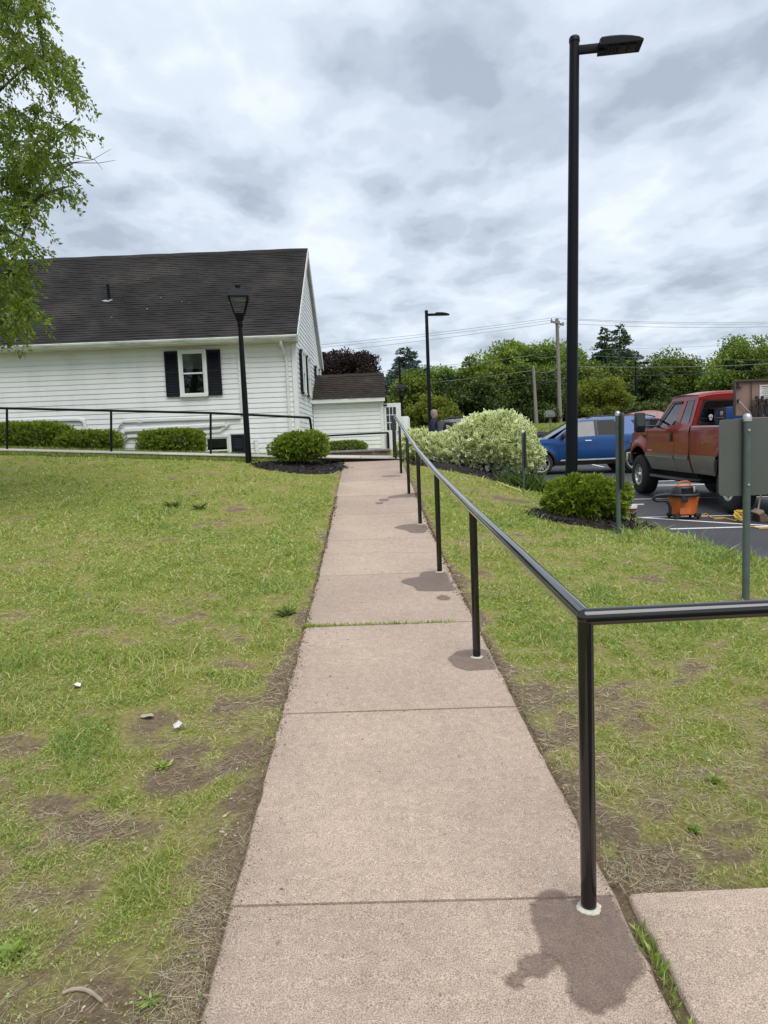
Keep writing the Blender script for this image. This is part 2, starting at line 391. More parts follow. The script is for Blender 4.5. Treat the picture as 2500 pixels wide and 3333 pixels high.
inl = (GX < xL(GY) - .05) | ((GX > xR(GY) + .05) & (GX < lotedge(GY)))
GZ = GZ + np.where(inl & (GY < 17), (fbm(GX * 2.2, GY * 2.2, 3, 4) - .5) * .045, 0)
nx, ny = len(gx), len(gy)
idx = (np.arange(ny - 1)[:, None] * nx + np.arange(nx - 1)[None, :]).ravel()
o = mesh_np('ground', np.stack([GX, GY, GZ], -1).reshape(-1, 3), np.stack([idx, idx + 1, idx + nx + 1, idx + nx], -1), M['soil'], smooth=True)
ca = o.data.attributes.new('cover', 'FLOAT', 'POINT')
cv_ = np.clip(cover(GX, GY), 0, 1); cv_ = np.where(GY > 18, .95, cv_)
ca.data.foreach_set('value', cv_.ravel().astype(np.float32)); tag(o, kind='structure')

# ------------------------------------------------------------ pink sidewalk: slabs on a bed
JY = [-1.2, .78, 2.34, 3.91, 5.5, 7.12, 8.78, 10.46, 12.0, 13.65, 15.35, 16.95]
bed = MB(); bed.grid([[(xL(y) + .02, y, zp(y) - .022), (xR(y) - .02, y, zp(y) - .022)] for y in np.arange(-1.2, 17, .4)])
walk = tag(bed.build('sidewalk', M['joint_soil']), kind='structure')
def slab(y0, y1, xa, xb, zf, name, mat, parent, skew=0.0, rag=.006, gap=.006, n=22):
    ys = np.linspace(y0 + gap, y1 - gap, n); P = []
    rl = [random.uniform(-rag, rag) for _ in ys]; rr_ = [random.uniform(-rag, rag) for _ in ys]
    mb = MB(); top = []
    for i, y in enumerate(ys):
        a, b = xa(y) + rl[i], xb(y) + rr_[i]
        f = lambda x: y + skew * (x - (xa(y) + xb(y)) / 2)
        e = .004 if i in (0, n - 1) else 0
        row = [(a - .004, f(a), zf(y) - .10), (a, f(a), zf(y) - .012), (a + .012, f(a), zf(y) - e)]
        row += [(a + (b - a) * q, f(a + (b - a) * q), zf(y) - e) for q in (.25, .5, .75)]
        row += [(b - .012, f(b), zf(y) - e), (b, f(b), zf(y) - .012), (b + .004, f(b), zf(y) - .10)]
        top.append(row)
    for k in (0, -1):
        d = [(p[0], p[1], p[2] - .09) for p in top[k]]
        if k == 0: top.insert(0, d)
        else: top.append(d)
    mb.grid(top); return mb.build(name, mat, parent, ang=50)
for i in range(len(JY) - 1):
    slab(JY[i], JY[i + 1], xL, xR, zp, 'slab', M['concrete'], walk, skew=-.02, gap=.012 if i in (3,) else .0065)
# branch walk to the right at the near end
bw = MB(); bw.grid([[(xR(1.5) + .07, y, -.075), (4.6, y, -.10)] for y in (-1.0, 2.3)])
branch = tag(bw.build('branch_sidewalk', M['joint_soil']), kind='structure')
zb_ = lambda y: zp(y) + .002
for a, b in ((0, 1.35), (1.36, 2.7), (2.71, 4.0)):
    slab(1.0, 2.345, lambda y, a=a: xR(y) + .052 + a, lambda y, b=b: xR(y) + .05 + b, zb_, 'slab', M['concrete'], branch, skew=.012, rag=.008)
# pale cross walk along the house
cxz = lambda x: float(np.interp(x, [-14, -8.58, -6.2, -3.93, -1.6, .5, 1.2], [1.95, 1.61, 1.46, 1.32, 1.17, 1.065, 1.05]))
cw = MB(); cw.grid([[(x, 16.55 + .0, cxz(x) - .03), (x, 18.35, cxz(x) - .03)] for x in np.arange(-14, .8, .5)])
cross = tag(cw.build('cross_walk', M['joint_soil']), kind='structure')
xs = [-14 + 1.5 * k for k in range(10)] + [.62]
for a, b in zip(xs[:-1], xs[1:]):
    mb = MB(); y1 = 17.75 if b < -1.6 else 18.85; y0 = 16.62 if b < -.9 else 16.97
    P = []
    for x in np.linspace(a + .006, b - .006, 5):
        z = cxz(x); P.append([(x, y0, z - .1), (x, y0, z - .01), (x, y0 + .01, z), (x, (y0 + y1) / 2, z + .002), (x, y1 - .01, z), (x, y1, z - .01), (x, y1, z - .1)])
    P.insert(0, [(p[0], p[1], p[2] - .09) for p in P[0]]); P.append([(p[0], p[1], p[2] - .09) for p in P[-1]])
    mb.grid(P); mb.build('slab', M['concrete_pale'], cross, ang=50)
# wet stains at the rail posts (outlines read from the photograph, lying on the slabs)
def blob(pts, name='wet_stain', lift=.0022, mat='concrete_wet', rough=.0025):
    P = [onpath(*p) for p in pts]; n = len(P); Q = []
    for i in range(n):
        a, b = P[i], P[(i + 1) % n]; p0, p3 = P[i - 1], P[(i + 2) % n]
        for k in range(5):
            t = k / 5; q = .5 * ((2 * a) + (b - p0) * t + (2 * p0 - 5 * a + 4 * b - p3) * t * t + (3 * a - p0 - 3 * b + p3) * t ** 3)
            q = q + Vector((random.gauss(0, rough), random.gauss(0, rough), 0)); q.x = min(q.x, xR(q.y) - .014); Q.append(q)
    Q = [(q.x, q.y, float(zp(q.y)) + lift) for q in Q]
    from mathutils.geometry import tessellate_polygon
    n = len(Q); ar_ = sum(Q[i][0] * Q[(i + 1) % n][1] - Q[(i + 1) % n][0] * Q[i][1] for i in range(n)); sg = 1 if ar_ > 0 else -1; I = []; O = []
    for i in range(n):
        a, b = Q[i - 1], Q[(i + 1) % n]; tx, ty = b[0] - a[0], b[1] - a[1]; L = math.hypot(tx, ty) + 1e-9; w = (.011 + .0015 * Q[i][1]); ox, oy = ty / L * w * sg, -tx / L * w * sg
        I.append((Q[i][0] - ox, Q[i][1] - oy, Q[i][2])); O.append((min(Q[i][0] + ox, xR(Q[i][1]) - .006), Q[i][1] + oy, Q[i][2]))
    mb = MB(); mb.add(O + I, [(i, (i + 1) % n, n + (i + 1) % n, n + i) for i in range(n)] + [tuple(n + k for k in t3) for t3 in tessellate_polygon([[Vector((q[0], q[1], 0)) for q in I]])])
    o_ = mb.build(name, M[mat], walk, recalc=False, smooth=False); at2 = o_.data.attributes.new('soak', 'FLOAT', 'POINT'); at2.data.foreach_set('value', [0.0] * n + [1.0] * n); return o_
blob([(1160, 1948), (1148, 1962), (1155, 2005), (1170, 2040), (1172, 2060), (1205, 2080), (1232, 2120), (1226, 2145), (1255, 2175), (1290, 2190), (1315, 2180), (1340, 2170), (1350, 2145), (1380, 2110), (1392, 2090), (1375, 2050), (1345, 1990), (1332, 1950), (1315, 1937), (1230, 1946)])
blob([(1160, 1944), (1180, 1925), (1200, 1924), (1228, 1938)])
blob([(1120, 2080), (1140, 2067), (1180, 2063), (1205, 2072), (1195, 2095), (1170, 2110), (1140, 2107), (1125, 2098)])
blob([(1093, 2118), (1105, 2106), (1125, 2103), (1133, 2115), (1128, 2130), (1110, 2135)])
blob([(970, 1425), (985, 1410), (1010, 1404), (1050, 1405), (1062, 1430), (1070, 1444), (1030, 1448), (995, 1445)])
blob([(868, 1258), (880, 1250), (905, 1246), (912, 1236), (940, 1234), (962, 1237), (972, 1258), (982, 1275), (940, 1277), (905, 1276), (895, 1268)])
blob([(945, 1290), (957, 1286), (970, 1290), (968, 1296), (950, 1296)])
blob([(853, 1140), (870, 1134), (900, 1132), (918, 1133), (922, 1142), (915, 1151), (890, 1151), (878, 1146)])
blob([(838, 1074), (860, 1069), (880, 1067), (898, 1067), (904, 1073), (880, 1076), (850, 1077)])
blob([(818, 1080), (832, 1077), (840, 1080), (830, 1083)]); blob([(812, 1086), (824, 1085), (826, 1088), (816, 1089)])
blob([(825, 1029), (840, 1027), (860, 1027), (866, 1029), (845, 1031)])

# hairline cracks and slab wear
M['crack'] = plain('crack_dark', (.10, .08, .065), .95, var=.3)
def crack(p0, p1, seed, w=.0022):
    g_ = random.Random(seed); A, B = onpath(*p0), onpath(*p1); n_ = 26; L = []; off = 0
    d = (B - A); nx_, ny_ = -d.y / d.length, d.x / d.length
    for k in range(n_ + 1):
        off += g_.gauss(0, .010); off *= .93; q = A.lerp(B, k / n_); L.append((q.x + nx_ * off, q.y + ny_ * off))
    P = [[(x - nx_ * w * h, y - ny_ * w * h, float(zp(y)) + .0016), (x + nx_ * w * h, y + ny_ * w * h, float(zp(y)) + .0016)] for (x, y), h in zip(L, [g_.uniform(.3, 1.0) for _ in L])]
    MB().grid(P).build('hairline_crack', M['crack'], walk, smooth=False)
crack((693, 1198), (940, 1191), 3); crack((740, 1020), (800, 1022), 4, .002)
# ------------------------------------------------------------ path handrail
rail = thing('handrail', 'glossy black pipe handrail climbing along the pink sidewalk', 'railing')
PY = [2.27, 4.70, 7.10, 9.61, 12.0, 14.5, 16.9]
HR = 1.0
pts = [Vector((xpost(y), y, float(zp(y)) + .97)) for y in PY]
for y in PY:
    z0 = float(zp(y)); x = xpost(y)
    MB().tube([(x, y, z0 - .05), (x, y, z0 + .97)], .0255, 20).build('post', M['black_metal'], rail)
    if y < 11:
        ring = MB(); ring.lathe([(.0258, .008), (.034, .007), (.040, .003), (.041, -.004)], (x, y, z0), 40, fn=lambda i, j, r: r * (1 + (i > 1) * (.035 * math.sin(j * 2.1) + .05 * math.sin(j * .6 + 1)))); ring.build('grout_ring', M['grout'], rail)
fine = []
for a, b in zip(pts[:-1], pts[1:]):
    for k in range(4): fine.append(a.lerp(b, k / 4))
fine.append(pts[-1])
MB().tube(fine, .0275, 24).build('top_rail', M['black_metal'], rail)
MB().tube([pts[0] + Vector((-.004, -.001, 0)), pts[0] + Vector((1.2, .03, .004)), pts[0] + Vector((3.6, .1, -.01))], .0275, 24).build('side_rail', M['black_metal'], rail)
j = MB(); j.lathe([(.0282 * math.cos(q), .0282 * math.sin(q)) for q in np.linspace(1.57, -1.57, 13)], tuple(pts[0]), 24); j.build('corner_joint', M['black_metal'], rail, ang=80)
for dx in (2.3,):
    MB().tube([(pts[0].x + dx, 2.33, -.1), (pts[0].x + dx, 2.33, pts[0].z)], .0255, 16).build('post', M['black_metal'], rail)
e = pts[-1]
MB().tube([(e.x - .035, e.y + .12, e.z - 1.0), (e.x - .035, e.y + .12, e.z + .01)], .0255, 12).build('post', M['black_metal'], rail)

# rail along the house walk
hr = thing('handrail', 'black pipe rail along the pale walk in front of the white house', 'railing')
ps = []
for px, yb, yt in ((-235, 964, 876), (15, 970, 882), (240, 975, 887), (455, 980, 892)):
    q = at(px, yt, 17.0); b = at(px, yb, 17.0); ps.append(q)
    MB().tube([(b.x, 17, cxz(b.x) - .05), (q.x, 17, q.z)], .026, 12).build('post', M['black_satin'], hr)
qe = at(667, 902, 17.0); ps.append(qe)
MB().tube(ps, .0275, 14).build('top_rail', M['black_satin'], hr)
MB().tube([qe, qe + Vector((.02, .02, -.02)), qe + Vector((.10, 0.25, -.95))], .027, 12).build('end_post', M['black_satin'], hr)
# low rail behind the retaining edge
lr = thing('handrail', 'short low black rail above the stone edging before the annex', 'railing')
MB().tube([(-2.1, 19.05, 1.635), (.2, 19.05, 1.66)], .024, 12).build('top_rail', M['black_satin'], lr)
for x in (.18, -1.9): MB().tube([(x, 19.05, 1.1), (x, 19.05, 1.66)], .024, 12).build('post', M['black_satin'], lr)

# retaining edge of stone blocks
rw = thing('retaining_wall', 'low stone block edging with a flat cap at the top of the path', 'wall', (0, 0, 0))
M['stone'] = plain('stone_block', (.19, .155, .12), .95, var=.45, scale=5, bump=.5, bscale=30)
M['stone_cap'] = plain('stone_cap', (.20, .195, .18), .9, var=.3, scale=6, bump=.4, bscale=40)
xs = [-1.45, -1.05, -.62, -.2, .24]
for a, b in zip(xs[:-1], xs[1:]):
    MB().box(((a + b) / 2, 19.0, 1.135), (b - a - .012, .26, .14), bev=.012).build('stone_block', M['stone'], rw)
    MB().box(((a + b) / 2 - .01, 18.98, 1.228), (b - a - .006, .34, .05), bev=.01).build('cap_stone', M['stone_cap'], rw)
for k in range(2):
    MB().box((-1.55, 19.22 + k * .42, 1.135), (.22, .40, .14), bev=.012).build('stone_block', M['stone'], rw)
    MB().box((-1.55, 19.22 + k * .42, 1.228), (.30, .415, .05), bev=.01).build('cap_stone', M['stone_cap'], rw)

# ------------------------------------------------------------ the white house
HX, HY0, HY1, HXL = -2.2, 20.0, 28.0, -15.0
EZ_, RZ, RY = 4.22, 7.55, 24.0
HB = .6
house = thing('house', 'white clapboard house with steep black shingle roof and black shutters', 'house', (HX, HY0, HB)); HO = Vector((HX, HY0, HB))
def hb(mb, name, mat, parent=None, **k):
    mb.v = [(p[0] - HX, p[1] - HY0, p[2] - HB) for p in mb.v]; return mb.build(name, mat, parent or house, **k)
mb = MB(); T = .02
prof = [(HY0 + T, HB), (HY1 - T, HB), (HY1 - T, EZ_), (RY, RZ - .12), (HY0 + T, EZ_)]
mb.prism(prof, HXL - (HX - T), lambda a, b, t_: (HX - T + t_, a, b)); wall = hb(mb, 'wall', M['trim'], smooth=False)
EXPO = .134
def board(x0, x1, z, face):
    """one clapboard: wedge, thick at its bottom edge; face 0 front, 1 gable, 2 annex front"""
    mb = MB(); th = .018
    if face == 1:   # along Y at plane HX ; x0,x1 are Y ranges (bottom), tuple for top
        (a0, a1), (b0, b1) = x0, x1
        v = [(HX + th, a0, z), (HX + th, a1, z), (HX + .008, b1, z + EXPO - .022), (HX + .008, b0, z + EXPO - .022), (HX - T, a0, z), (HX - T, a1, z), (HX - .004, b1, z + EXPO - .018), (HX - .004, b0, z + EXPO - .018), (HX - .004, b1, z + EXPO + .004), (HX - .004, b0, z + EXPO + .004)]
    else:
        y = HY0 if face == 0 else AY0
        v = [(x0, y - th, z), (x1, y - th, z), (x1, y - .008, z + EXPO - .022), (x0, y - .008, z + EXPO - .022), (x0, y + T, z), (x1, y + T, z), (x1, y + .004, z + EXPO - .018), (x0, y + .004, z + EXPO - .018), (x1, y + .004, z + EXPO + .004), (x0, y + .004, z + EXPO + .004)]
    mb.add(v, [(0, 1, 2, 3), (3, 2, 6, 7), (7, 6, 8, 9), (0, 4, 5, 1), (0, 3, 4), (1, 5, 2)]); return mb
z = .86
while z < EZ_ - .1:
    hb(board(HXL, HX - .11, z, 0), 'clapboard', M['white_vinyl'], wall, smooth=False); z += EXPO
def rake(z_):   # y-range of the gable at height z
    if z_ <= EZ_: return HY0 + .10, HY1 - .05
    k = (z_ - EZ_) / (RZ - EZ_ - .12); return HY0 + .10 + (RY - HY0 - .10) * k, HY1 - .05 + (RY - HY1 + .05) * k
z = .86
while z < RZ - .3:
    a = rake(z); b = rake(z + EXPO)
    hb(board(a, b, z, 1), 'clapboard', M['white_vinyl'], wall, smooth=False); z += EXPO
# corner boards
mb = MB(); mb.box((HX - .055 + .012, HY0 - .02, (.7 + EZ_) / 2), (.115, .036, EZ_ - .7)); hb(mb, 'corner_board', M['trim'], wall, smooth=False)
mb = MB(); mb.box((HX + .02, HY0 + .045, (.7 + EZ_) / 2), (.03, .085, EZ_ - .7)); hb(mb, 'corner_board', M['trim'], wall, smooth=False)
mb = MB(); mb.box(((HXL + HX) / 2 - .06, HY0 - .022, EZ_ - .065), (HX - HXL - .12, .034, .13)); hb(mb, 'frieze_board', M['trim'], wall, smooth=False)
# roof: deck, shingle courses, ridge cap
OV, RX = .42, .10
sl = Vector((0, RY - (HY0 - OV), 0)); 
def roofpt(s, x, off=0.0, front=True):
    """s 0 at the eave .. 1 at the ridge"""
    y0 = HY0 - OV; z0 = EZ_ + .07 - 0.0
    d = Vector((0, RY - y0, RZ - z0)); n = Vector((0, -d.z, d.y)).normalized()
    p = Vector((x, y0, z0)) + d * s + n * off
    if not front: p.y = 2 * RY - p.y
    return p
roof = MB(); 
for fr in (True, False):
    P = [roofpt(0, HXL - .3, 0, fr), roofpt(0, HX + RX, 0, fr), roofpt(1, HX + RX, 0, fr), roofpt(1, HXL - .3, 0, fr)]
    Q = [roofpt(0, HXL - .3, -.07, fr), roofpt(0, HX + RX, -.07, fr), roofpt(1, HX + RX, -.07, fr), roofpt(1, HXL - .3, -.07, fr)]
    roof.add(P + Q, [(0, 1, 2, 3), (7, 6, 5, 4), (0, 4, 5, 1), (1, 5, 6, 2), (2, 6, 7, 3), (3, 7, 4, 0)])
rf = hb(roof, 'roof', M['trim'], smooth=False)
NC = 42
for k in range(NC):
    mb = MB(); a = k / NC - .004; b = (k + 1.25) / NC; b = min(b, 1.0)
    xs = np.linspace(HXL - .32, HX + RX + .015, 60); top = []; bot = []; und = []
    for x in xs:
        w = (random.random() - .5) * .0016 + .0012 * math.sin(x * 1.3 + k); h = .023 + random.uniform(-.006, .008)
        bot.append(roofpt(a + w, x, h)); top.append(roofpt(b, x, .004)); und.append(roofpt(a + w, x, .0005))
    mb.grid([und, bot, top]); hb(mb, 'shingle_course', M['shingle'], rf, smooth=False, recalc=False)
mb = MB(); P = []
for x in np.linspace(HXL - .3, HX + RX + .02, 46):
    dz = random.uniform(-.006, .008); r0 = roofpt(.965, x, .024 + dz); r1 = roofpt(1, x, 0) + Vector((0, 0, .045 + dz)); r2 = roofpt(.965, x, .024 + dz, False); P.append([r0, r1, r2])
mb.grid(P); hb(mb, 'ridge_cap', M['shingle'], rf, smooth=False)
mb = MB(); mb.tube([roofpt(.455, -7.62, -.05), roofpt(.455, -7.62, 0) + Vector((0, 0, .42))], .045, 12); pv = hb(mb, 'vent_pipe', M['black_satin'], rf)
mb = MB(); P = [roofpt(.435 + dy, -7.62 + dx, .03 + .01 * random.random()) for dx, dy in ((-.17, -.004), (-.06, .006), (0, -.002), (.12, .007), (.15, -.003), (.04, -.016), (-.05, -.014))]; mb.add(P, [tuple(range(7))]); hb(mb, 'vent_flashing', M['galv'], rf, smooth=False)
# lichen scraps on the roof
for k in range(6):
    s_, x_ = random.uniform(.1, .95), random.uniform(-9.3, -2.6); r_ = random.uniform(.010, .022)
    mb = MB(); c0 = roofpt(s_, x_, .026); P = [c0 + Vector((math.cos(a) * r_ * random.uniform(1, 2), math.sin(a) * r_ * .5, math.sin(a) * r_ * .4)) for a in np.linspace(0, 6.28, 8)[:-1]]; mb.add(P, [tuple(range(7))]); hb(mb, 'lichen', M['galv'], rf, smooth=False)
# fascia, soffit, gutter, rake boards
ex0, ex1 = HXL - .3, HX + RX
mb = MB(); mb.box(((ex0 + ex1) / 2, HY0 - OV + .015, EZ_ + .0), (ex1 - ex0, .025, .15)); hb(mb, 'fascia', M['trim'], rf, smooth=False)
M['soffit'] = plain('soffit_cream', (.50, .49, .36), .7, var=.2, scale=2)
mb = MB(); mb.box(((ex0 + ex1) / 2, HY0 - OV / 2 + .01, EZ_ - .07), (ex1 - ex0 - .01, OV - .03, .02)); hb(mb, 'soffit', M['soffit'], rf, smooth=False)
gp = [(0, .11), (-.012, .115), (-.105, .115), (-.118, .10), (-.108, .06), (-.075, .02), (-.065, 0), (0, 0)]
mb = MB(); mb.prism(gp, ex1 - ex0 + .02, lambda a, b, t_: (ex0 - .01 + t_, HY0 - OV + .002 + a, EZ_ - .045 + b)); hb(mb, 'gutter', M['gutter'], rf, ang=20)
for fr in (True, False):
    mb = MB(); q = []
    for s_ in (0, 1): q += [roofpt(s_, HX + RX + .005, .012, fr), roofpt(s_, HX + RX + .005, -.17, fr), roofpt(s_, HX + RX + .03, .012, fr), roofpt(s_, HX + RX + .03, -.17, fr)]
    mb.add(q, [(2, 3, 7, 6), (0, 4, 5, 1), (0, 2, 6, 4), (1, 5, 7, 3), (0, 1, 3, 2), (4, 6, 7, 5)]); hb(mb, 'rake_board', M['trim'], rf, smooth=False)
# downspout
mb = MB(); mb.tube([(HX - .32, HY0 - OV - .02, EZ_ - .04), (HX - .31, HY0 - OV + .02, EZ_ - .14), (HX - .24, HY0 - .08, EZ_ - .42), (HX - .23, HY0 - .055, EZ_ - .52), (HX - .23, HY0 - .055, .9)], .042, 4); hb(mb, 'downspout', M['trim'], ang=20)
mb = MB(); mb.lathe([(0, -.05), (.07, -.045), (.095, -.02), (.10, .02), (.06, .035)], (at(607, 742, 20).x, HY0 - .06, at(607, 742, 20).z), 20, axis='Y'); hb(mb, 'round_light', M['trim'])
mb = MB(); mb.lathe([(.045, -.02), (.04, .03), (.03, .07)], (at(607, 750, 20).x, HY0 - .05, at(609, 751, 20).z), 12); hb(mb, 'light_bracket', M['trim'])
a, b = at(515, 757, 20), at(524, 898, 20)
mb = MB(); mb.box(((a.x + b.x) / 2, HY0 - .03, (a.z + b.z) / 2), (.07, .035, a.z - b.z), bev=.006); hb(mb, 'cable_cover', M['trim'])

def window(cx, z0, z1, w, plane, name='window', blind=.35, shut=None, lites=False, par=None, mats=('trim',)):
    """double-hung window; plane: function (a, depth, z) -> 3D with depth outwards"""
    plane0 = plane; plane = lambda a, d, z_: plane0(a, d * .7 + .04, z_)
    f = MB(); t_ = .075
    for (a0, a1, b0, b1, d) in ((-w / 2, w / 2, z1 - .07, z1, .045), (-w / 2, w / 2, z0, z0 + .06, .06), (-w / 2, -w / 2 + t_, z0, z1, .04), (w / 2 - t_, w / 2, z0, z1, .04)):
        vs = [plane(cx + aa, dd, zz) for dd in (-.06, d) for aa, zz in ((a0, b0), (a1, b0), (a1, b1), (a0, b1))]
        f.add(vs, [(3, 2, 1, 0), (4, 5, 6, 7), (0, 1, 5, 4), (1, 2, 6, 5), (2, 3, 7, 6), (3, 0, 4, 7)])
    win = hb(f, name, M['trim'], par or house, smooth=False)
    ia, ib = -w / 2 + t_, w / 2 - t_; zm = (z0 + z1) / 2
    for nm, b0, b1, d in (('upper_sash', zm - .02, z1 - .07, .005), ('lower_sash', z0 + .06, zm + .02, -.012)):
        s = MB(); q = .038
        for a0, a1, c0, c1 in ((ia, ib, b1 - q, b1), (ia, ib, b0, b0 + q), (ia, ia + q, b0 + q, b1 - q), (ib - q, ib, b0 + q, b1 - q)):
            vs = [plane(cx + aa, dd, zz) for dd in (-.05, d + .012) for aa, zz in ((a0, c0), (a1, c0), (a1, c1), (a0, c1))]
            s.add(vs, [(3, 2, 1, 0), (4, 5, 6, 7), (0, 1, 5, 4), (1, 2, 6, 5), (2, 3, 7, 6), (3, 0, 4, 7)])
        hb(s, nm, M['trim'], win, smooth=False)
        g = MB(); g.add([plane(cx + ia + q, d - .006, b0 + q), plane(cx + ib - q, d - .006, b0 + q), plane(cx + ib - q, d - .006, b1 - q), plane(cx + ia + q, d - .006, b1 - q)], [(0, 1, 2, 3)])
        hb(g, 'pane', M['glass_window'], win, smooth=False)
    # room behind: dark recess and a half-drawn blind
    g = MB(); g.add([plane(cx + ia, -.052, z0 + .06), plane(cx + ib, -.052, z0 + .06), plane(cx + ib, -.052, z1 - .07), plane(cx + ia, -.052, z1 - .07)], [(0, 1, 2, 3)]); hb(g, 'room_backing', M['room'], win, smooth=False)
    if blind:
        g = MB(); n = 16; zb = z1 - .07 - (z1 - z0) * blind
        P = []
        for k in range(n * 2 + 1):
            zz = z1 - .08 - (z1 - .08 - zb) * k / (2 * n); P.append([plane(cx + ia + .04, -.030 - (.012 if k % 2 else 0), zz), plane(cx + ib - .04, -.030 - (.012 if k % 2 else 0), zz)])
        g.grid(P); hb(g, 'blind', M['blind'], win, smooth=False)
    if shut:
        for sgn in (-1, 1):
            s = MB(); c = cx + sgn * (w / 2 + shut / 2 + .012)
            def pc(a0, a1, c0, c1, d0, d1):
                vs = [plane0(c + aa, dd, zz) for dd in (d0, d1) for aa, zz in ((a0, c0), (a1, c0), (a1, c1), (a0, c1))]
                s.add(vs, [(3, 2, 1, 0), (4, 5, 6, 7), (0, 1, 5, 4), (1, 2, 6, 5), (2, 3, 7, 6), (3, 0, 4, 7)])
            h = shut / 2; e_ = .045; lo, hi = z0 + .02, z1 - .02; mid_ = (lo + hi) / 2 + .03
            pc(-h, -h + e_, lo, hi, .012, .048); pc(h - e_, h, lo, hi, .012, .048); pc(-h + e_, h - e_, hi - .07, hi, .012, .046); pc(-h + e_, h - e_, lo, lo + .08, .012, .046); pc(-h + e_, h - e_, mid_ - .035, mid_ + .035, .012, .046)
            pc(-h + e_, h - e_, lo + .02, hi - .02, .012, .02)
            for c0, c1 in ((lo + .08, mid_ - .035), (mid_ + .035, hi - .07)):
                k = int((c1 - c0) / .04)
                for i in range(k):
                    zz = c0 + (c1 - c0) * i / k
                    vs = [plane0(c - h + e_, .043, zz), plane0(c + h - e_, .043, zz), plane0(c + h - e_, .021, zz + .036), plane0(c - h + e_, .021, zz + .036)]; s.add(vs, [(0, 1, 2, 3)])
            hb(s, 'shutter', M['shutter'], win, smooth=False)
    return win
M['glass_window'] = glassmat('window_glass', (.55, .6, .58)); M['room'] = plain('dark_room', (.012, .013, .012), .9)
fp = lambda a, d, z_: (a, HY0 - .026 - d, z_)
gp_ = lambda a, d, z_: (HX + .026 + d, a, z_)
a, b = at(385, 757, 20), at(452, 856, 20)
window((a.x + b.x) / 2, b.z, a.z, b.x - a.x, fp, shut=.36)
a, b = at(440, 940, 20), at(503, 985, 20)
window((a.x + b.x) / 2 - .01, a.z - .85, a.z, b.x - a.x, fp, shut=.34, blind=.33)
window(-12.8, 2.80, 4.05, .76, fp, shut=.36)
for yc in (21.42, 22.95, 26.0, 27.25): window(yc, 2.86, 4.10, .72 if yc < 24 else .6, gp_, shut=.28)
# line-set ducts and fittings low on the front wall
def duct(pts, w, h, name='duct_cover'):
    mb = MB(); P = [at(px, py, 19.95) for px, py in pts]
    rows = []
    for i, p in enumerate(P):
        t_ = (P[min(i + 1, len(P) - 1)] - P[max(i - 1, 0)]); t_.y = 0; t_.normalize(); n = Vector((-t_.z, 0, t_.x))
        y = HY0 - .022
        rows.append([Vector((p.x, y, p.z)) + n * h / 2, Vector((p.x, y - w * .75, p.z)) + n * h / 2, Vector((p.x, y - w, p.z)) + n * h * .32, Vector((p.x, y - w, p.z)) - n * h * .32, Vector((p.x, y - w * .75, p.z)) - n * h / 2, Vector((p.x, y, p.z)) - n * h / 2])
    mb.grid(rows); mb.add(rows[0], [(0, 1, 2, 3, 4, 5)]); mb.add(rows[-1], [(5, 4, 3, 2, 1, 0)]); hb(mb, name, M['trim'], ang=25)
duct([(-120, 912), (170, 906), (180, 909), (183, 916), (185, 945)], .06, .085)
duct([(269, 910), (400, 905), (520, 901)], .07, .095)
duct([(266, 935), (272, 929), (400, 923), (487, 917)], .09, .115)
duct([(276, 943), (400, 937), (475, 931), (490, 919), (494, 915)], .06, .085)
duct([(553, 950), (555, 965), (556, 985)], .06, .11)
mb = MB(); p = at(302, 910 - 1, 19.95); mb.box((p.x, HY0 - .05, p.z), (.15, .07, .13), bev=.01); mb.box((p.x, HY0 - .09, p.z + .02), (.11, .012, .02)); mb.box((p.x, HY0 - .09, p.z - .02), (.11, .012, .02)); hb(mb, 'vent_hood', M['trim'])
mb = MB(); p = at(299, 963, 19.95); mb.box((p.x, HY0 - .06, p.z), (.15, .09, .2), bev=.012); hb(mb, 'meter_box', M['galv'])
for q in ([(269, 911), (260, 918), (256, 928), (255, 945)], [(274, 944), (264, 950), (264, 975)], [(278, 946), (270, 952), (268, 975)]):
    mb = MB(); mb.tube([Vector((at(*k, 19.95).x, HY0 - .06, at(*k, 19.95).z)) for k in q], .022, 8); hb(mb, 'flexible_pipe', M['galv'])
for sx in (128, 142): 
    p = at(sx, 935, 19.95); mb = MB(); mb.tube([(p.x - .05, HY0 - .06, p.z - .06), (p.x - .05, HY0 - .06, p.z + .04), (p.x + .05, HY0 - .06, p.z + .04), (p.x + .05, HY0 - .06, p.z - .06)], .012, 8); hb(mb, 'gas_pipe', M['galv'])

# ------------------------------------------------------------ annex
AY0, AX1 = 24.2, .10
AEZ, ARZ, ARY = 2.80, 3.72, 25.6
annex = thing('annex', 'small white clapboard entry annex with mossy shingle roof beside the house', 'building', (0, AY0, .7))
_hx, _hy, _hb = HX, HY0, HB
def ab(mb, name, mat, parent=None, **k):
    mb.v = [(p[0], p[1] - AY0, p[2] - .7) for p in mb.v]; return mb.build(name, mat, parent or annex, **k)
mb = MB(); mb.prism([(AY0 + T, .7), (27.0 - T, .7), (27.0 - T, AEZ), (ARY, ARZ - .1), (AY0 + T, AEZ)], AX1 - T - (HX + .02), lambda a, b, t_: (HX + .02 + t_, a, b)); aw = ab(mb, 'wall', M['trim'], smooth=False)
z = .95
while z < AEZ - .08:
    ab(board(HX + .03, AX1 - .10, z, 2), 'clapboard', M['white_vinyl'], aw, smooth=False); z += EXPO
mb = MB(); mb.box((AX1 - .045, AY0 - .01, 1.8), (.11, .03, 1.96)); ab(mb, 'corner_board', M['trim'], aw, smooth=False)
mb = MB(); mb.box((AX1 + .006, AY0 + 1.4, 1.8), (.03, 2.7, 1.96)); ab(mb, 'side_panel', M['trim'], aw, smooth=False)
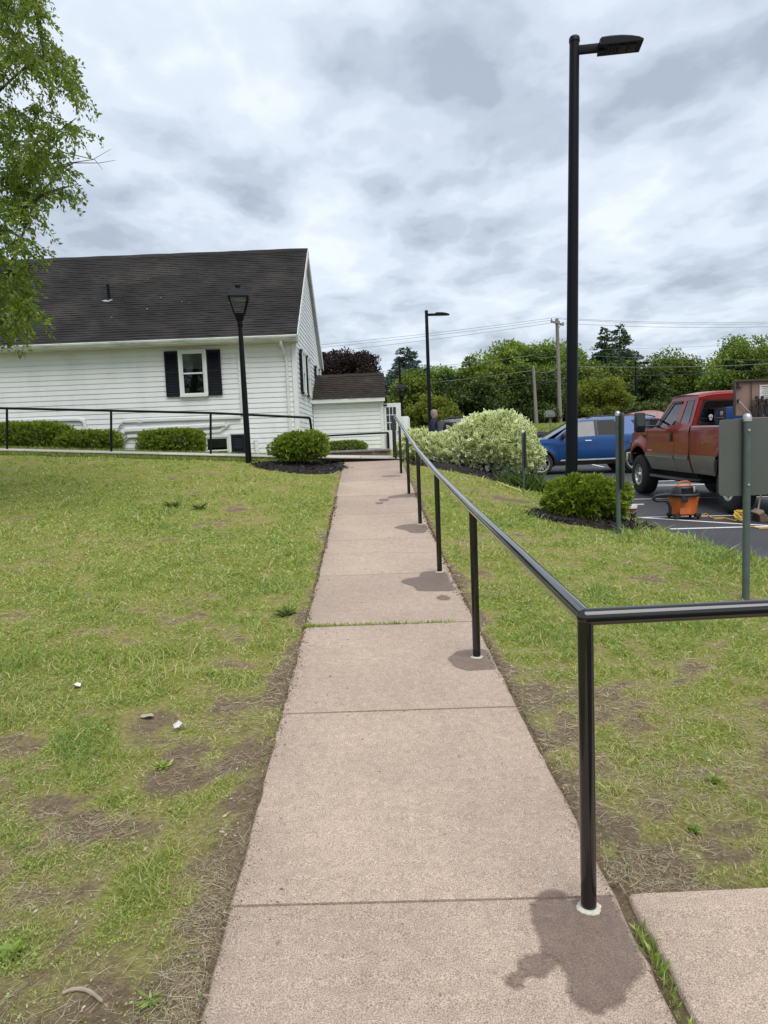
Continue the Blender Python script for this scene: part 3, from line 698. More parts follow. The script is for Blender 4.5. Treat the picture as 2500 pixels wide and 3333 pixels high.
def arp(s, x, off=0, fr=True):
    y0, z0 = AY0 - .22, AEZ + .06; d = Vector((0, ARY - y0, ARZ - z0)); n = Vector((0, -d.z, d.y)).normalized(); p = Vector((x, y0, z0)) + d * s + n * off
    if not fr: p.y = 2 * ARY - p.y
    return p
r2 = MB()
for fr in (True, False):
    P = [arp(0, HX + .02, 0, fr), arp(0, AX1 + .06, 0, fr), arp(1, AX1 + .06, 0, fr), arp(1, HX + .02, 0, fr)]; Q = [arp(0, HX + .02, -.06, fr), arp(0, AX1 + .06, -.06, fr), arp(1, AX1 + .06, -.06, fr), arp(1, HX + .02, -.06, fr)]
    r2.add(P + Q, [(0, 1, 2, 3), (7, 6, 5, 4), (0, 4, 5, 1), (1, 5, 6, 2), (2, 6, 7, 3), (3, 7, 4, 0)])
ar = ab(r2, 'roof', M['trim'], smooth=False)
for k in range(12):
    mb = MB(); a = k / 12 - .012; b = min(1, (k + 1.2) / 12); xs = np.linspace(HX + .03, AX1 + .085, 22); A = []; B = []; U = []
    for x in xs:
        w = random.uniform(-.004, .004); A.append(arp(a + w, x, .024 + random.uniform(-.006, .008))); B.append(arp(b, x, .004)); U.append(arp(a + w, x, .0005))
    mb.grid([U, A, B]); ab(mb, 'shingle_course', M['mossy'], ar, smooth=False, recalc=False)
mb = MB(); P = []
for x in np.linspace(HX + .04, AX1 + .07, 14): dz = random.uniform(-.006, .01); P.append([arp(.93, x, .026 + dz), arp(1, x) + Vector((0, 0, .05 + dz)), arp(.93, x, .026 + dz, False)])
mb.grid(P); ab(mb, 'ridge_cap', M['mossy'], ar, smooth=False)
mb = MB(); mb.box(((HX + AX1) / 2 + .04, AY0 - .205, AEZ + .0), (AX1 - HX + .06, .03, .16)); ab(mb, 'fascia', M['trim'], ar, smooth=False)
mb = MB(); mb.box(((HX + AX1) / 2 + .04, AY0 - .1, AEZ - .07), (AX1 - HX + .02, .19, .02)); ab(mb, 'soffit', M['soffit'], ar, smooth=False)
# entry door standing open, with nine panes
door = thing('entry_door', 'open white entry door with small panes beside the annex corner', 'door', (.13, 24.32, 1.1))
def db(mb, name, mat, parent=None, **k):
    mb.v = [(p[0] - .13, p[1] - 24.32, p[2] - 1.1) for p in mb.v]; return mb.build(name, mat, parent or door, **k)
x0, x1, z0, z1 = .13, .68, 1.1, 2.66; y = 24.32; g0, g1, h0, h1 = .2, .52, 1.78, 2.53
mb = MB()
for a0, a1, b0, b1 in ((x0, g0, z0, z1), (g1, x1, z0, z1), (g0, g1, z0, h0), (g0, g1, h1, z1)): mb.box(((a0 + a1) / 2, y, (b0 + b1) / 2), (a1 - a0, .045, b1 - b0))
leaf = db(mb, 'door_leaf', M['trim'], smooth=False)
for i in range(3):
    for k in range(3):
        mb = MB(); xa, xb = g0 + (g1 - g0) * i / 3, g0 + (g1 - g0) * (i + 1) / 3; za, zb = h0 + (h1 - h0) * k / 3, h0 + (h1 - h0) * (k + 1) / 3
        mb.box(((xa + xb) / 2, y, (za + zb) / 2), (xb - xa - .022, .012, zb - za - .022)); db(mb, 'pane', M['dark_window'], leaf, smooth=False)
mb = MB()
for i in (1, 2): mb.box((g0 + (g1 - g0) * i / 3, y, (h0 + h1) / 2), (.02, .04, h1 - h0))
for k in (1, 2): mb.box(((g0 + g1) / 2, y + .001, h0 + (h1 - h0) * k / 3), (g1 - g0, .036, .02))
db(mb, 'muntin_grid', M['trim'], leaf, smooth=False)
mb = MB(); mb.box((.22, y - .05, 1.42), (.10, .012, .5)); db(mb, 'kick_panel', M['alu_back'], leaf, smooth=False)
mb = MB(); mb.tube([(.60, y - .02, 1.72), (.60, y - .07, 1.72), (.52, y - .07, 1.72)], .012, 8); db(mb, 'handle', M['black_satin'], leaf)
mb = MB(); mb.box((.17, y - .05, 2.6), (.14, .05, .04), bev=.008); db(mb, 'door_closer', M['black_satin'], leaf)
fp_ = thing('fence_panel', 'plain white panel screen standing right of the open entry door', 'panel', (.80, 24.6, 1.0))
MB().box((0, 0, .6), (.27, .03, 1.25), bev=.006).build('panel', M['trim'], fp_); MB().box((.15, 0, .58), (.04, .05, 1.2)).build('post', M['trim'], fp_); MB().box((0, 0, -.08), (.34, .05, .1)).build('foot', M['trim'], fp_)
# sconce on annex corner
sco = thing('wall_lantern', 'small dark wall lantern on the annex corner above the door', 'lamp', (.13, 24.3, 2.7))
mb = MB(); mb.box((.06, 0, .06), (.1, .1, .16), taper=1.12); mb.build('lantern_body', M['black_satin'], sco, smooth=False)
MB().lathe([(.10, .15), (.02, .2), (0, .22)], (.06, 0, 0), 8).build('cap', M['black_satin'], sco); MB().box((-.005, 0, .05), (.03, .06, .14)).build('back_plate', M['black_satin'], sco)

# ------------------------------------------------------------ car park
P = []
for y in np.concatenate([np.arange(-20, 5, 2.0), np.arange(5, 22, .35), np.arange(22, 36.5, 1.0)]):
    e_ = float(lotedge(y)) + .03 * math.sin(y * 2.3) + random.uniform(-.02, .02); row = [(e_, y, float(lot(e_, y)) - .06)]
    for k, x in enumerate([e_ + .01, e_ + .6] + list(np.linspace(6, 46, 21))): row.append((x, y, float(lot(x, y))))
    P.append(row)
mb = MB(); mb.grid(P); park = tag(mb.build('car_park', M['asphalt']), kind='structure')
def stripe(a, b, w=.095):
    a, b = onlot(*a) if len(a) == 2 else Vector(a), onlot(*b) if len(b) == 2 else Vector(b)
    d = (b - a); d.z = 0; d.normalize(); n = Vector((-d.y, d.x, 0)) * w / 2; n_ = 10; P = []
    for k in range(n_ + 1):
        c = a.lerp(b, k / n_); P.append([(q.x, q.y, float(lot(q.x, q.y)) + .004) for q in (c - n, c, c + n)])
    mb = MB(); mb.grid(P); return mb.build('painted_line', M['paint'], park)
DZ = DISP * 2.07375   # from the zoomed reading back to the 1659 view
def z4(u, v): return ((1700 + u / 2.07375) / DISP, (1000 + v / 2.07375) / DISP)
for a, b in ((z4(1000, 1498), z4(1659, 1480)), (z4(785, 1420), z4(1659, 1475)), (z4(785, 1420), z4(1500, 1405)), (z4(735, 1297), z4(1300, 1285)), (z4(735, 1214), z4(1280, 1195)), (z4(740, 1200), z4(1270, 1193)), (z4(740, 1181), z4(1270, 1162))):
    A, B = onlot(*a), onlot(*b); d = (B - A); B2 = A + d * (1.0 + 2.2 / d.length); stripe(tuple(A), tuple(B2))
for x in (5.2, 8.0, 10.8): stripe((x, 26.6, 0), (x, 31.5, 0))
# road and verge beyond the car park
def strip(name, y0, y1, mat, lift, step=3):
    mb = MB(); P = [[(x, y, Gz(x, y) + lift) for x in np.arange(-60, 130, step)] for y in np.linspace(y0, y1, 5)]; mb.grid(P); return tag(mb.build(name, mat), kind='structure')
strip('road', 38.5, 45, M['asphalt'], .03); strip('verge_kerb', 45.02, 45.5, M['concrete_pale'], .06)

# ------------------------------------------------------------ lamps
def area_light(label, x, y, z0, ztop, r0, r1, arm=.42, head=(.62, .34), n=20, yaw=0, group=None, tilt=(0, 0)):
    t_ = thing('street_lamp', label, 'street lamp', (x, y, z0), yaw, group)
    h = ztop - z0; tx, ty = tilt
    MB().tube([(0, 0, -.1), (tx * .5, ty * .5, h * .5), (tx, ty, h)], [r0, (r0 + r1) / 2, r1], n).build('pole', M['black_satin'], t_)
    MB().lathe([(r1 * 1.12, -.05), (r1 * 1.12, 0), (r1 * .95, .025), (r1 * .3, .05), (0, .052)], (tx, ty, h), n).build('pole_cap', M['black_satin'], t_)
    MB().lathe([(r0 * 1.7, -.05), (r0 * 1.7, .05), (r0 * 1.3, .12), (r0 * 1.02, .14)], (0, 0, 0), n).build('base_cover', M['black_satin'], t_)
    za = h - .17; L = head[0]; wd = head[1]
    MB().box((tx + r1 + arm / 2 - .03, ty, za), (arm, .075, .115), bev=.01).build('arm', M['black_satin'], t_)
    x0_ = tx + r1 + arm - .12; P = []
    prof_ = [(0, .02, .10), (.03, .0, .125), (.15, -.02, .13), (.3, -.035, .125), (.45, -.04, .105), (.56, -.04, .075), (L, -.04, .03)]
    for u, lo, hi in prof_:
        P.append([(x0_ + u, ty - wd / 2, za - .04), (x0_ + u, ty - wd / 2, za - .04 + hi * .75), (x0_ + u, ty - wd / 2 * .8, za - .04 + hi), (x0_ + u, ty + wd / 2 * .8, za - .04 + hi), (x0_ + u, ty + wd / 2, za - .04 + hi * .75), (x0_ + u, ty + wd / 2, za - .04), (x0_ + u, ty - wd / 2, za - .04)])
    mb = MB(); mb.grid(P); mb.add(P[0][:6], [tuple(range(6))]); mb.add(P[-1][:6], [tuple(range(5, -1, -1))]); hd = mb.build('lamp_head', M['black_satin'], t_, ang=30)
    for k in range(2):
        MB().box((x0_ + .34 + k * .14, ty, za - .047), (.11, wd * .6, .012), bev=.004).build('lens', M['plastic_black'], hd)
    for k in range(3): MB().box((x0_ + .14 + k * .05, ty, za - .046), (.02, wd * .7, .01)).build('cooling_fin', M['plastic_black'], hd)
    return t_
b = at(1235, 1022, 11.8); tp = at(1243, 85, 11.8); bz = Gz(b.x, 11.8)
area_light('tall black light pole with flat lamp head rising behind the clipped bush', b.x - .02, 11.8, bz, tp.z, .098, .073, arm=.40, head=(.62, .36), tilt=(tp.x - b.x, 0), yaw=R(-8))
p = at(921, 672, 35); area_light('mid-distance black light pole behind the person in navy', p.x, 35, Gz(p.x, 35), p.z, .10, .075, arm=.45, head=(.66, .3), n=12, yaw=R(3))
p = at(862, 772, 52); area_light('far black light pole behind the open white door', p.x, 52, Gz(p.x, 52), p.z, .10, .08, arm=.45, n=10, yaw=R(10))
p = at(1373, 780, 60); area_light('far black light pole before the evergreens above the red car', p.x, 60, Gz(p.x, 60), p.z, .10, .08, arm=.6, n=10)
def lantern(label, x, y, z0, top, r=.055, lean=0, s=1.0):
    t_ = thing('lamp_post', label, 'lamp post', (x, y, z0)); h = top - z0; H = h - .74 * s
    MB().tube([(0, 0, -.15), (lean * .5, 0, H * .5), (lean, 0, H)], [r * 1.12, r, r * .8], 16).build('post', M['black_satin'], t_)
    MB().lathe([(r * .85, -.02), (r * 1.0, 0), (r * 1.0, .10 * s)], (lean, 0, H), 16).build('collar', M['black_satin'], t_)
    def fr(n_, z_, hw): return [(lean - hw, -hw, z_), (lean + hw, -hw, z_), (lean + hw, hw, z_), (lean - hw, hw, z_)]
    rot = Matrix.Rotation(R(8), 3, 'Z')
    def loft(levels, name, mat, par, **k):
        mb = MB(); V = []
        for z_, hw in levels: V += [rot @ (Vector(q) - Vector((lean, 0, 0))) + Vector((lean, 0, 0)) for q in fr(4, z_, hw)]
        F = [(i * 4 + j, i * 4 + (j + 1) % 4, i * 4 + 4 + (j + 1) % 4, i * 4 + 4 + j) for i in range(len(levels) - 1) for j in range(4)] + [(3, 2, 1, 0), tuple(range(len(V) - 4, len(V)))]
        mb.add(V, F); return mb.build(name, mat, par, ang=25, **k)
    z1 = H + .10 * s
    loft([(z1, .055 * s), (z1 + .03 * s, .07 * s), (z1 + .14 * s, .098 * s)], 'cup', M['black_satin'], t_)
    c = []
    for j, (sx, sy) in enumerate(((-1, -1), (1, -1), (1, 1), (-1, 1))):
        a_ = rot @ Vector((sx * .092 * s, sy * .092 * s, 0)); b_ = rot @ Vector((sx * .175 * s, sy * .175 * s, 0))
        MB().tube([(lean + a_.x, a_.y, z1 + .13 * s), (lean + b_.x, b_.y, z1 + .43 * s)], .016 * s, 6).build('frame_bar', M['black_satin'], t_)
    hd = loft([(z1 + .425 * s, .215 * s), (z1 + .445 * s, .215 * s), (z1 + .455 * s, .195 * s), (z1 + .53 * s, .165 * s), (z1 + .58 * s, .14 * s), (z1 + .605 * s, .10 * s)], 'hood', M['hood'], t_)
    loft([(z1 + .412 * s, .17 * s), (z1 + .424 * s, .17 * s)], 'reflector', M['wire_grey'], t_)
    MB().lathe([(.055 * s, 0), (.055 * s, .06 * s), (.07 * s, .063 * s), (.065 * s, .07 * s), (0, .09 * s)], (lean, 0, z1 + .60 * s), 16).build('finial', M['black_satin'], hd)
    loft([(z1 + .14 * s, .09 * s), (z1 + .42 * s, .168 * s)], 'glazing', M['clear'], t_)
    return t_
M['hood'] = plain('dark_hood', (.006, .008, .011), .5, var=.1, spec=.15); M['clear'] = glassmat('clear_glazing', (.95, .96, .95), ior=1.18)
a, b = at(537, 990, 16.2), at(514, 620, 16.2)
lantern('black lantern lamp post standing before the white house wall', a.x, 16.2, Gz(a.x, 16.2), b.z, r=.062, lean=b.x - a.x + .0, s=1.12)
p = at(866, 836, 30); lantern('small distant lantern lamp post seen right of the annex', p.x, 30, 1.0, p.z + .15, s=1.0)

# ------------------------------------------------------------ sign posts
def rounded(w, h, r, n=6):
    P = []
    for cx_, cy_, a0 in ((w / 2 - r, h / 2 - r, 0), (-w / 2 + r, h / 2 - r, 90), (-w / 2 + r, -h / 2 + r, 180), (w / 2 - r, -h / 2 + r, 270)):
        for k in range(n + 1): a_ = R(a0 + 90 * k / n); P.append((cx_ + r * math.cos(a_), cy_ + r * math.sin(a_)))
    return P
def sign(label, x, y, top, plate, face, r=.031, w=.457):
    """face: rotation of the plate about the post; plate=(zlow, zhigh)"""
    z0 = Gz(x, y); t_ = thing('sign_post', label, 'sign', (x, y, z0), face); h = top - z0
    MB().tube([(0, 0, -.2), (0, 0, h - .02)], r, 16).build('post', M['steel_green'], t_)
    MB().lathe([(r * 1.18, -.03), (r * 1.2, 0), (r * 1.02, .022), (r * .6, .036), (0, .042)], (0, 0, h - .03), 16).build('post_cap', M['galv'], t_)
    zl, zh = plate[0] - z0, plate[1] - z0; mb = MB()
    mb.prism(rounded(w, zh - zl, .045), .004, lambda a_, b_, t2: (a_, r + .003 + t2, (zl + zh) / 2 + b_)); mb.build('sign_plate', M['alu_back'], t_, smooth=False)
    for zz in (zl + .1, zh - .1):
        MB().lathe([(.011, -r - .008), (.012, -r - .001), (.004, -r + .004)], (0, 0, zz), 10, axis='Y').build('bolt', M['galv'], t_)
    return t_
a = at(1612, 895, 6.4); sign('grey back of a sign plate on a green post at the right edge', a.x + .01, 6.4, a.z, (.885, 1.555), 0)
a = at(1334, 889, 10.0); sign('green sign post with edge-on plate in front of the clipped bush', a.x, 10.0, a.z, (at(1340, 1055, 10).z, a.z - .02), R(-96))
a = at(1129, 930, 15.5); sign('green sign post with edge-on plate before the variegated shrub', a.x, 15.5, a.z, (a.z - .78, a.z - .03), R(-92), r=.03)

# ------------------------------------------------------------ vehicles
class Car:
    """side panels given in (u, z): u forwards from the rear axle, z above ground; W(u, z) is the half width"""
    def __init__(s, root, W): s.root = root; s.W = W
    def quad(s, name, mat, c, off=0., n=6, m=4, par=None, sides=(-1, 1), lab=None, thick=0):
        out = []
        for sd in sides:
            P = []
            for j in range(m + 1):
                t_ = j / m; row = []
                for i in range(n + 1):
                    q = i / n
                    u = (c[0][0] * (1 - q) + c[1][0] * q) * (1 - t_) + (c[3][0] * (1 - q) + c[2][0] * q) * t_
                    z = (c[0][1] * (1 - q) + c[1][1] * q) * (1 - t_) + (c[3][1] * (1 - q) + c[2][1] * q) * t_
                    row.append((sd * (s.W(u, z) + off), u, z))
                P.append(row)
            mb = MB(); mb.grid(P)
            out.append(mb.build(name, mat, par or s.root, ang=40))
        return out
    def cols(s, name, mat, us, zb, zt, off=0., m=10, par=None, sides=(-1, 1), inner=.05):
        for sd in sides:
            P = []
            for u in us:
                a_, b_ = zb(u), zt(u); row = [(sd * (s.W(u, a_) + off - inner), u, a_ + .004)] if inner else []
                row += [(sd * (s.W(u, a_ + (b_ - a_) * k / m) + off), u, a_ + (b_ - a_) * k / m) for k in range(m + 1)]; P.append(row)
            mb = MB(); mb.grid(P); mb.build(name, mat, par or s.root, ang=42)
    def across(s, name, mat, st, par=None, n=12, crown=.03):
        """st rows (u, z, halfwidth); a sheet across the car"""
        P = []
        for u, z, w in st: P.append([(w * q, u, z + crown * (1 - abs(q) ** 3)) for q in np.linspace(-1, 1, n + 1)])
        mb = MB(); mb.grid(P); return mb.build(name, mat, par or s.root, ang=40)
def arch(u, uc, zc, r, base):
    d = abs(u - uc)
    return max(base, zc + math.sqrt(max(0, r * r - d * d))) if d < r else base
def dense(a, b, cs, r, n=26):
    us = set(np.round(np.linspace(a, b, n), 4))
    for c in cs:
        for k in range(21):
            u = c + r * math.cos(math.pi * k / 20)
            if a < u < b: us.add(round(u, 4))
        for q in (c - r - .001, c + r + .001):
            if a < q < b: us.add(round(q, 4))
    return sorted(us)
def wheel(root, u, sd, half, rad, wid, rim_r, style, z=None, name='wheel', tread=.012):
    zc = rad if z is None else z
    e_ = bpy.data.objects.new(name, None); col.objects.link(e_); e_.parent = root; e_.location = (sd * half, u, zc)
    if sd > 0: e_.rotation_euler = (0, 0, math.pi)
    k = wid
    pr = [(rim_r, .012), (rim_r + .012, -.004), (rim_r + .05, -.012), (rad - .06, -.010), (rad - .028, .004), (rad - .004, .03), (rad, k * .35), (rad, k * .65), (rad - .004, k - .03), (rad - .03, k - .003), (rim_r, k)]
    n = 64
    def fn(i, j, r):
        if 4 <= i <= 8: return r - (tread if (j + (i % 2)) % 2 == 0 else 0)
        return r
    mb = MB(); mb.lathe(pr, (0, 0, 0), n, 'X', fn); mb.f = [f for f in mb.f if len(f) == 4]; mb.m = [0] * len(mb.f); mb.build('tyre', M['rubber'], e_, ang=30)
    mb = MB(); mb.lathe([(rim_r, .010), (rim_r * 1.03, .002), (rim_r * .96, .006), (rim_r * .90, .035), (rim_r * .86, .10), (rim_r * .86, .2)], (0, 0, 0), 40, 'X'); mb.f = mb.f[:-2]; mb.m = mb.m[:-2]; rim = mb.build('rim', M['alloy'], e_, ang=40)
    mb = MB(); mb.lathe([(0, .13), (rim_r * .86, .13)], (0, 0, 0), 32, 'X'); mb.build('brake_backing', M['plastic_black'], e_)
    if style == 'slots':       # dished alloy with eight windows
        for q in range(8):
            a_ = 2 * math.pi * q / 8; mb = MB()
            d = Vector((0, math.cos(a_), math.sin(a_))); t_ = Vector((0, -math.sin(a_), math.cos(a_)))
            P = []
            for f_, w_, x_ in ((.20, .060, .045), (.5, .036, .055), (.75, .042, .05), (.97, .075, .03)): P.append([d * rim_r * f_ - t_ * w_ + Vector((x_ + .02, 0, 0)), d * rim_r * f_ - t_ * w_ * .7 + Vector((x_, 0, 0)), d * rim_r * f_ + t_ * w_ * .7 + Vector((x_, 0, 0)), d * rim_r * f_ + t_ * w_ + Vector((x_ + .02, 0, 0))])
            mb.grid(P); mb.build('spoke', M['alloy'], rim, ang=50)
        MB().lathe([(rim_r * .34, .06), (rim_r * .33, .03), (rim_r * .26, .01), (rim_r * .24, -.005), (0, -.008)], (0, 0, 0), 24, 'X').build('hub', M['chrome'], rim)
        mb = MB()
        for q in range(8):
            a_ = 2 * math.pi * (q + .5) / 8; c_ = Vector((.03, math.cos(a_) * rim_r * .40, math.sin(a_) * rim_r * .40)); MB().lathe([(.014, .03), (.012, -.004), (0, -.006)], tuple(c_), 6, 'X').build('lug_nut', M['chrome'], rim)
    else:                      # ten-spoke
        for q in range(10):
            a_ = 2 * math.pi * (q // 2) / 5 + (.17 if q % 2 else -.17); d = Vector((0, math.cos(a_), math.sin(a_))); t_ = Vector((0, -math.sin(a_), math.cos(a_))); mb = MB(); P = []
            for f_, w_, x_ in ((.14, .030, .02), (.5, .020, .022), (.97, .024, .012)): P.append([d * rim_r * f_ - t_ * w_ + Vector((x_ + .03, 0, 0)), d * rim_r * f_ - t_ * w_ * .6 + Vector((x_, 0, 0)), d * rim_r * f_ + t_ * w_ * .6 + Vector((x_, 0, 0)), d * rim_r * f_ + t_ * w_ + Vector((x_ + .03, 0, 0))])
            mb.grid(P); mb.build('spoke', M['alloy'], rim, ang=50)
        MB().lathe([(rim_r * .2, .04), (rim_r * .19, .01), (0, .005)], (0, 0, 0), 20, 'X').build('hub', M['alloy'], rim)
    return e_
def paintmat(name, c, flake=.25, rough=.32):
    t = NT(name); nz = t.noise(700, 2, .5); big = t.noise(1.5, 3, .5)
    cc = t.ramp(nz, ((.3, tuple(v * .86 for v in c)), (.7, tuple(min(1, v * 1.16) for v in c))))
    return t.done(t.pbr(cc, rough, flake, t.bump(big, .012, .05), .45, spec=.35))
M['red'] = paintmat('truck_red', (.27, .022, .016), .15); M['tan'] = paintmat('truck_tan', (.27, .25, .215), .4, .4)
M['blue'] = paintmat('suv_blue', (.005, .058, .205), .3); M['grey_car'] = paintmat('suv_grey', (.045, .048, .054), .4); M['car_red'] = paintmat('sedan_red', (.22, .012, .016), .2)
M['glass_tint'] = glassmat('tinted_glass', (.22, .26, .25), ior=2.1); M['glass_dark'] = plain('privacy_glass', (.012, .014, .016), .05, var=.2, spec=.12)
M['glass_light'] = plain('pale_car_glass', (.055, .07, .07), .03, var=.3, spec=.6, scale=2)
M['interior'] = plain('car_interior', (.030, .030, .030), .85); M['under'] = plain('underbody', (.012, .011, .010), .9); M['seat'] = plain('seat_fabric', (.055, .052, .048), .9)
M['badge'] = plain('badge_silver', (.55, .55, .54), .3, metal=.6)

# --- red pickup
TZ = float(lot(7.1, 15)); truck = thing('pickup_truck', 'lifted red and tan extended-cab pickup truck with off-road tyres', 'pickup truck', (7.085, 12.95, 0), R(1.1))
truck.rotation_euler = (R(.57), R(1.0), R(2.0)); truck.location.z = float(lot(7.085, 12.95)) + .015; truck.location.x -= .04; truck.scale = (1, 1, 1.025)
RA, FA, TR_, AR = 0.0, 4.10, .445, .60
def Wt(u, z):
    w = .985
    if z < .97: w -= .10 * ((.97 - z) / .37) ** 1.6
    if z > 1.30: w -= .025 * ((z - 1.30) / .2) ** 2 if z < 1.5 else .025 + (z - 1.5) * .27
    for c_ in (RA, FA):
        d = math.hypot(u - c_, z - .50); 
        if z < 1.42: w += .055 * math.exp(-((d - AR - .03) / .10) ** 2) * (1 if d > AR - .1 else .6)
    if abs(z - 1.44) < .05 : w += .006
    if u > 4.45: w -= .16 * ((u - 4.45) / .5) ** 2
    return w
T_ = Car(truck, Wt)
zb = lambda u: arch(u, FA, .48, AR, arch(u, RA, .48, AR, .60))
TT = .955
hood = lambda u: np.interp(u, [3.3, 3.66, 4.2, 4.6, 4.82, 4.9], [1.50, 1.465, 1.43, 1.37, 1.25, 1.12])
mx = lambda f, v: (lambda u: max(f(u), v)); 
# front fender, bed side: red above the tan band
us = dense(3.665, 4.90, (FA,), AR); T_.cols('front_fender', M['red'], us, mx(zb, TT), lambda u: max(float(hood(u)), zb(u) + .05, TT + .05))
us = [u for u in dense(3.665, 4.90, (FA,), AR) if zb(u) < TT - .02 and u < FA]; T_.cols('fender_skirt', M['tan'], us, zb, lambda u: TT)
us = [u for u in dense(3.665, 4.90, (FA,), AR) if zb(u) < TT - .02 and u > FA]; 
if len(us) > 2: T_.cols('front_valance', M['tan'], us, zb, lambda u: TT)
us = dense(-1.42, 1.545, (RA,), AR, 34); T_.cols('bed_side', M['red'], us, mx(zb, TT), lambda u: 1.485)
us = [u for u in dense(-1.42, 1.545, (RA,), AR, 34) if zb(u) < TT - .01]; T_.cols('bed_skirt', M['tan'], [u for u in us if u > 0], zb, lambda u: TT); T_.cols('bed_skirt', M['tan'], [u for u in us if u < 0], zb, lambda u: TT)
for nm, u0, u1 in (('front_door', 2.285, 3.655), ('rear_door', 1.615, 2.275)):
    top = (lambda u: float(np.interp(u, [2.285, 2.75, 2.95, 3.655], [1.525, 1.525, 1.475, 1.465]))) if nm == 'front_door' else (lambda u: 1.525)
    uu = list(np.linspace(u0, u1, 12)); T_.cols(nm, M['red'], uu, lambda u: TT, top, inner=.03); T_.cols('lower_door', M['tan'], uu, lambda u: .60, lambda u: TT - .002, inner=.03)
    T_.quad('side_moulding', M['tan'], [(u0 + .03, TT - .115), (u1 - .03, TT - .115), (u1 - .03, TT - .02), (u0 + .03, TT - .02)], .016, par=None)
    T_.quad('moulding_highlight', M['badge'], [(u0 + .03, TT - .075), (u1 - .03, TT - .075), (u1 - .03, TT - .062), (u0 + .03, TT - .062)], .021)
T_.quad('rocker_panel', M['under'], [(1.55, .50), (3.62, .50), (3.62, .61), (1.55, .61)], -.06)
T_.quad('cab_corner', M['red'], [(1.565, .60), (1.61, .60), (1.61, 1.53), (1.565, 1.53)], -.001)
for u in (3.66, 2.28, 1.612, 1.555): T_.quad('door_seam', M['plastic_black'], [(u - .006, .62), (u + .006, .62), (u + .006, 1.46), (u - .006, 1.46)], .0025, n=1, m=14)
T_.quad('shoulder_crease', M['red'], [(-1.40, 1.425), (1.54, 1.425), (1.54, 1.445), (-1.40, 1.445)], .012, n=12, m=2)
T_.quad('door_handle', M['plastic_black'], [(2.37, 1.20), (2.46, 1.20), (2.46, 1.385), (2.37, 1.385)], .018, n=2, m=4)
T_.quad('fender_badge', M['plastic_black'], [(3.72, 1.27), (3.90, 1.27), (3.90, 1.335), (3.72, 1.335)], .004, n=2, m=2)
T_.quad('door_lettering', M['badge'], [(3.40, .995), (3.58, .995), (3.58, 1.012), (3.40, 1.012)], .004, n=2, m=1)
def fuel(): 
    mb = MB(); P = []
    for k in range(25):
        a_ = 2 * math.pi * k / 24; P.append([(-(Wt(1.05 + rr * math.cos(a_), 1.15 + rr * math.sin(a_)) + .0025), 1.05 + rr * math.cos(a_), 1.15 + rr * math.sin(a_)) for rr in (.098, .104)])
    mb.grid(P); mb.build('fuel_door', M['plastic_black'], truck)
fuel()
# greenhouse
bw = .04
T_.quad('quarter_pillar', M['red'], [(1.565, 1.525), (1.70, 1.525), (1.72, 2.06), (1.565, 2.06)], 0)
T_.quad('centre_pillar', M['red'], [(2.13, 1.525), (2.36, 1.525), (2.22, 2.06), (2.04, 2.06)], 0)
T_.quad('windscreen_pillar', M['red'], [(3.20, 1.47), (3.38, 1.47), (2.76, 2.06), (2.66, 2.06)], 0)
T_.quad('roof_rail', M['red'], [(1.565, 1.995), (2.76, 1.995), (2.74, 2.075), (1.565, 2.075)], .003, n=10)
T_.quad('quarter_sill', M['red'], [(1.565, 1.50), (2.36, 1.50), (2.36, 1.575), (1.565, 1.56)], .002)
T_.quad('quarter_window', M['glass_tint'], [(1.69, 1.56), (2.14, 1.56), (2.05, 2.01), (1.71, 2.01)], -.008)
T_.quad('window_gasket', M['plastic_black'], [(1.69, 1.56), (1.715, 1.56), (1.735, 2.01), (1.71, 2.01)], .004, n=1)
T_.quad('front_window', M['glass_tint'], [(2.35, 1.52), (3.22, 1.475), (2.68, 2.0), (2.21, 2.0)], -.008)
T_.quad('window_visor', M['plastic_black'], [(2.25, 1.955), (2.72, 1.955), (2.69, 2.005), (2.22, 2.005)], .022)
T_.quad('window_visor', M['plastic_black'], [(3.12, 1.50), (3.20, 1.50), (2.72, 1.97), (2.64, 1.97)], .018)
T_.across('roof', M['red'], [(1.555, 2.06, .828), (1.58, 2.085, .825), (1.75, 2.10, .825), (2.2, 2.115, .825), (2.6, 2.095, .82), (2.78, 2.05, .81)], crown=.07)
T_.across('windscreen', M['glass_tint'], [(2.77, 2.055, .80), (3.05, 1.78, .87), (3.33, 1.50, .93)], crown=.02)
for q in range(3): MB().box((-.25 + .25 * q, 2.65, 2.14), (.12, .06, .035), bev=.012).build('roof_marker', M['badge'], truck)
T_.across('hood', M['red'], [(3.32, 1.50, .93), (3.66, 1.465, .945), (4.2, 1.43, .95), (4.6, 1.37, .93), (4.82, 1.25, .90), (4.90, 1.12, .87)], crown=.05)
T_.across('front_panel', M['red'], [(4.90, 1.12, .87), (4.93, .95, .86), (4.90, .80, .86)], crown=.0)
MB().box((0, 4.97, .80), (1.95, .16, .24), bev=.04).build('front_bumper', M['chrome'], truck)
for sd in (-1, 1): MB().box((sd * .78, 4.88, 1.08), (.28, .10, .2), bev=.03).build('headlight', M['glass_light'], truck)
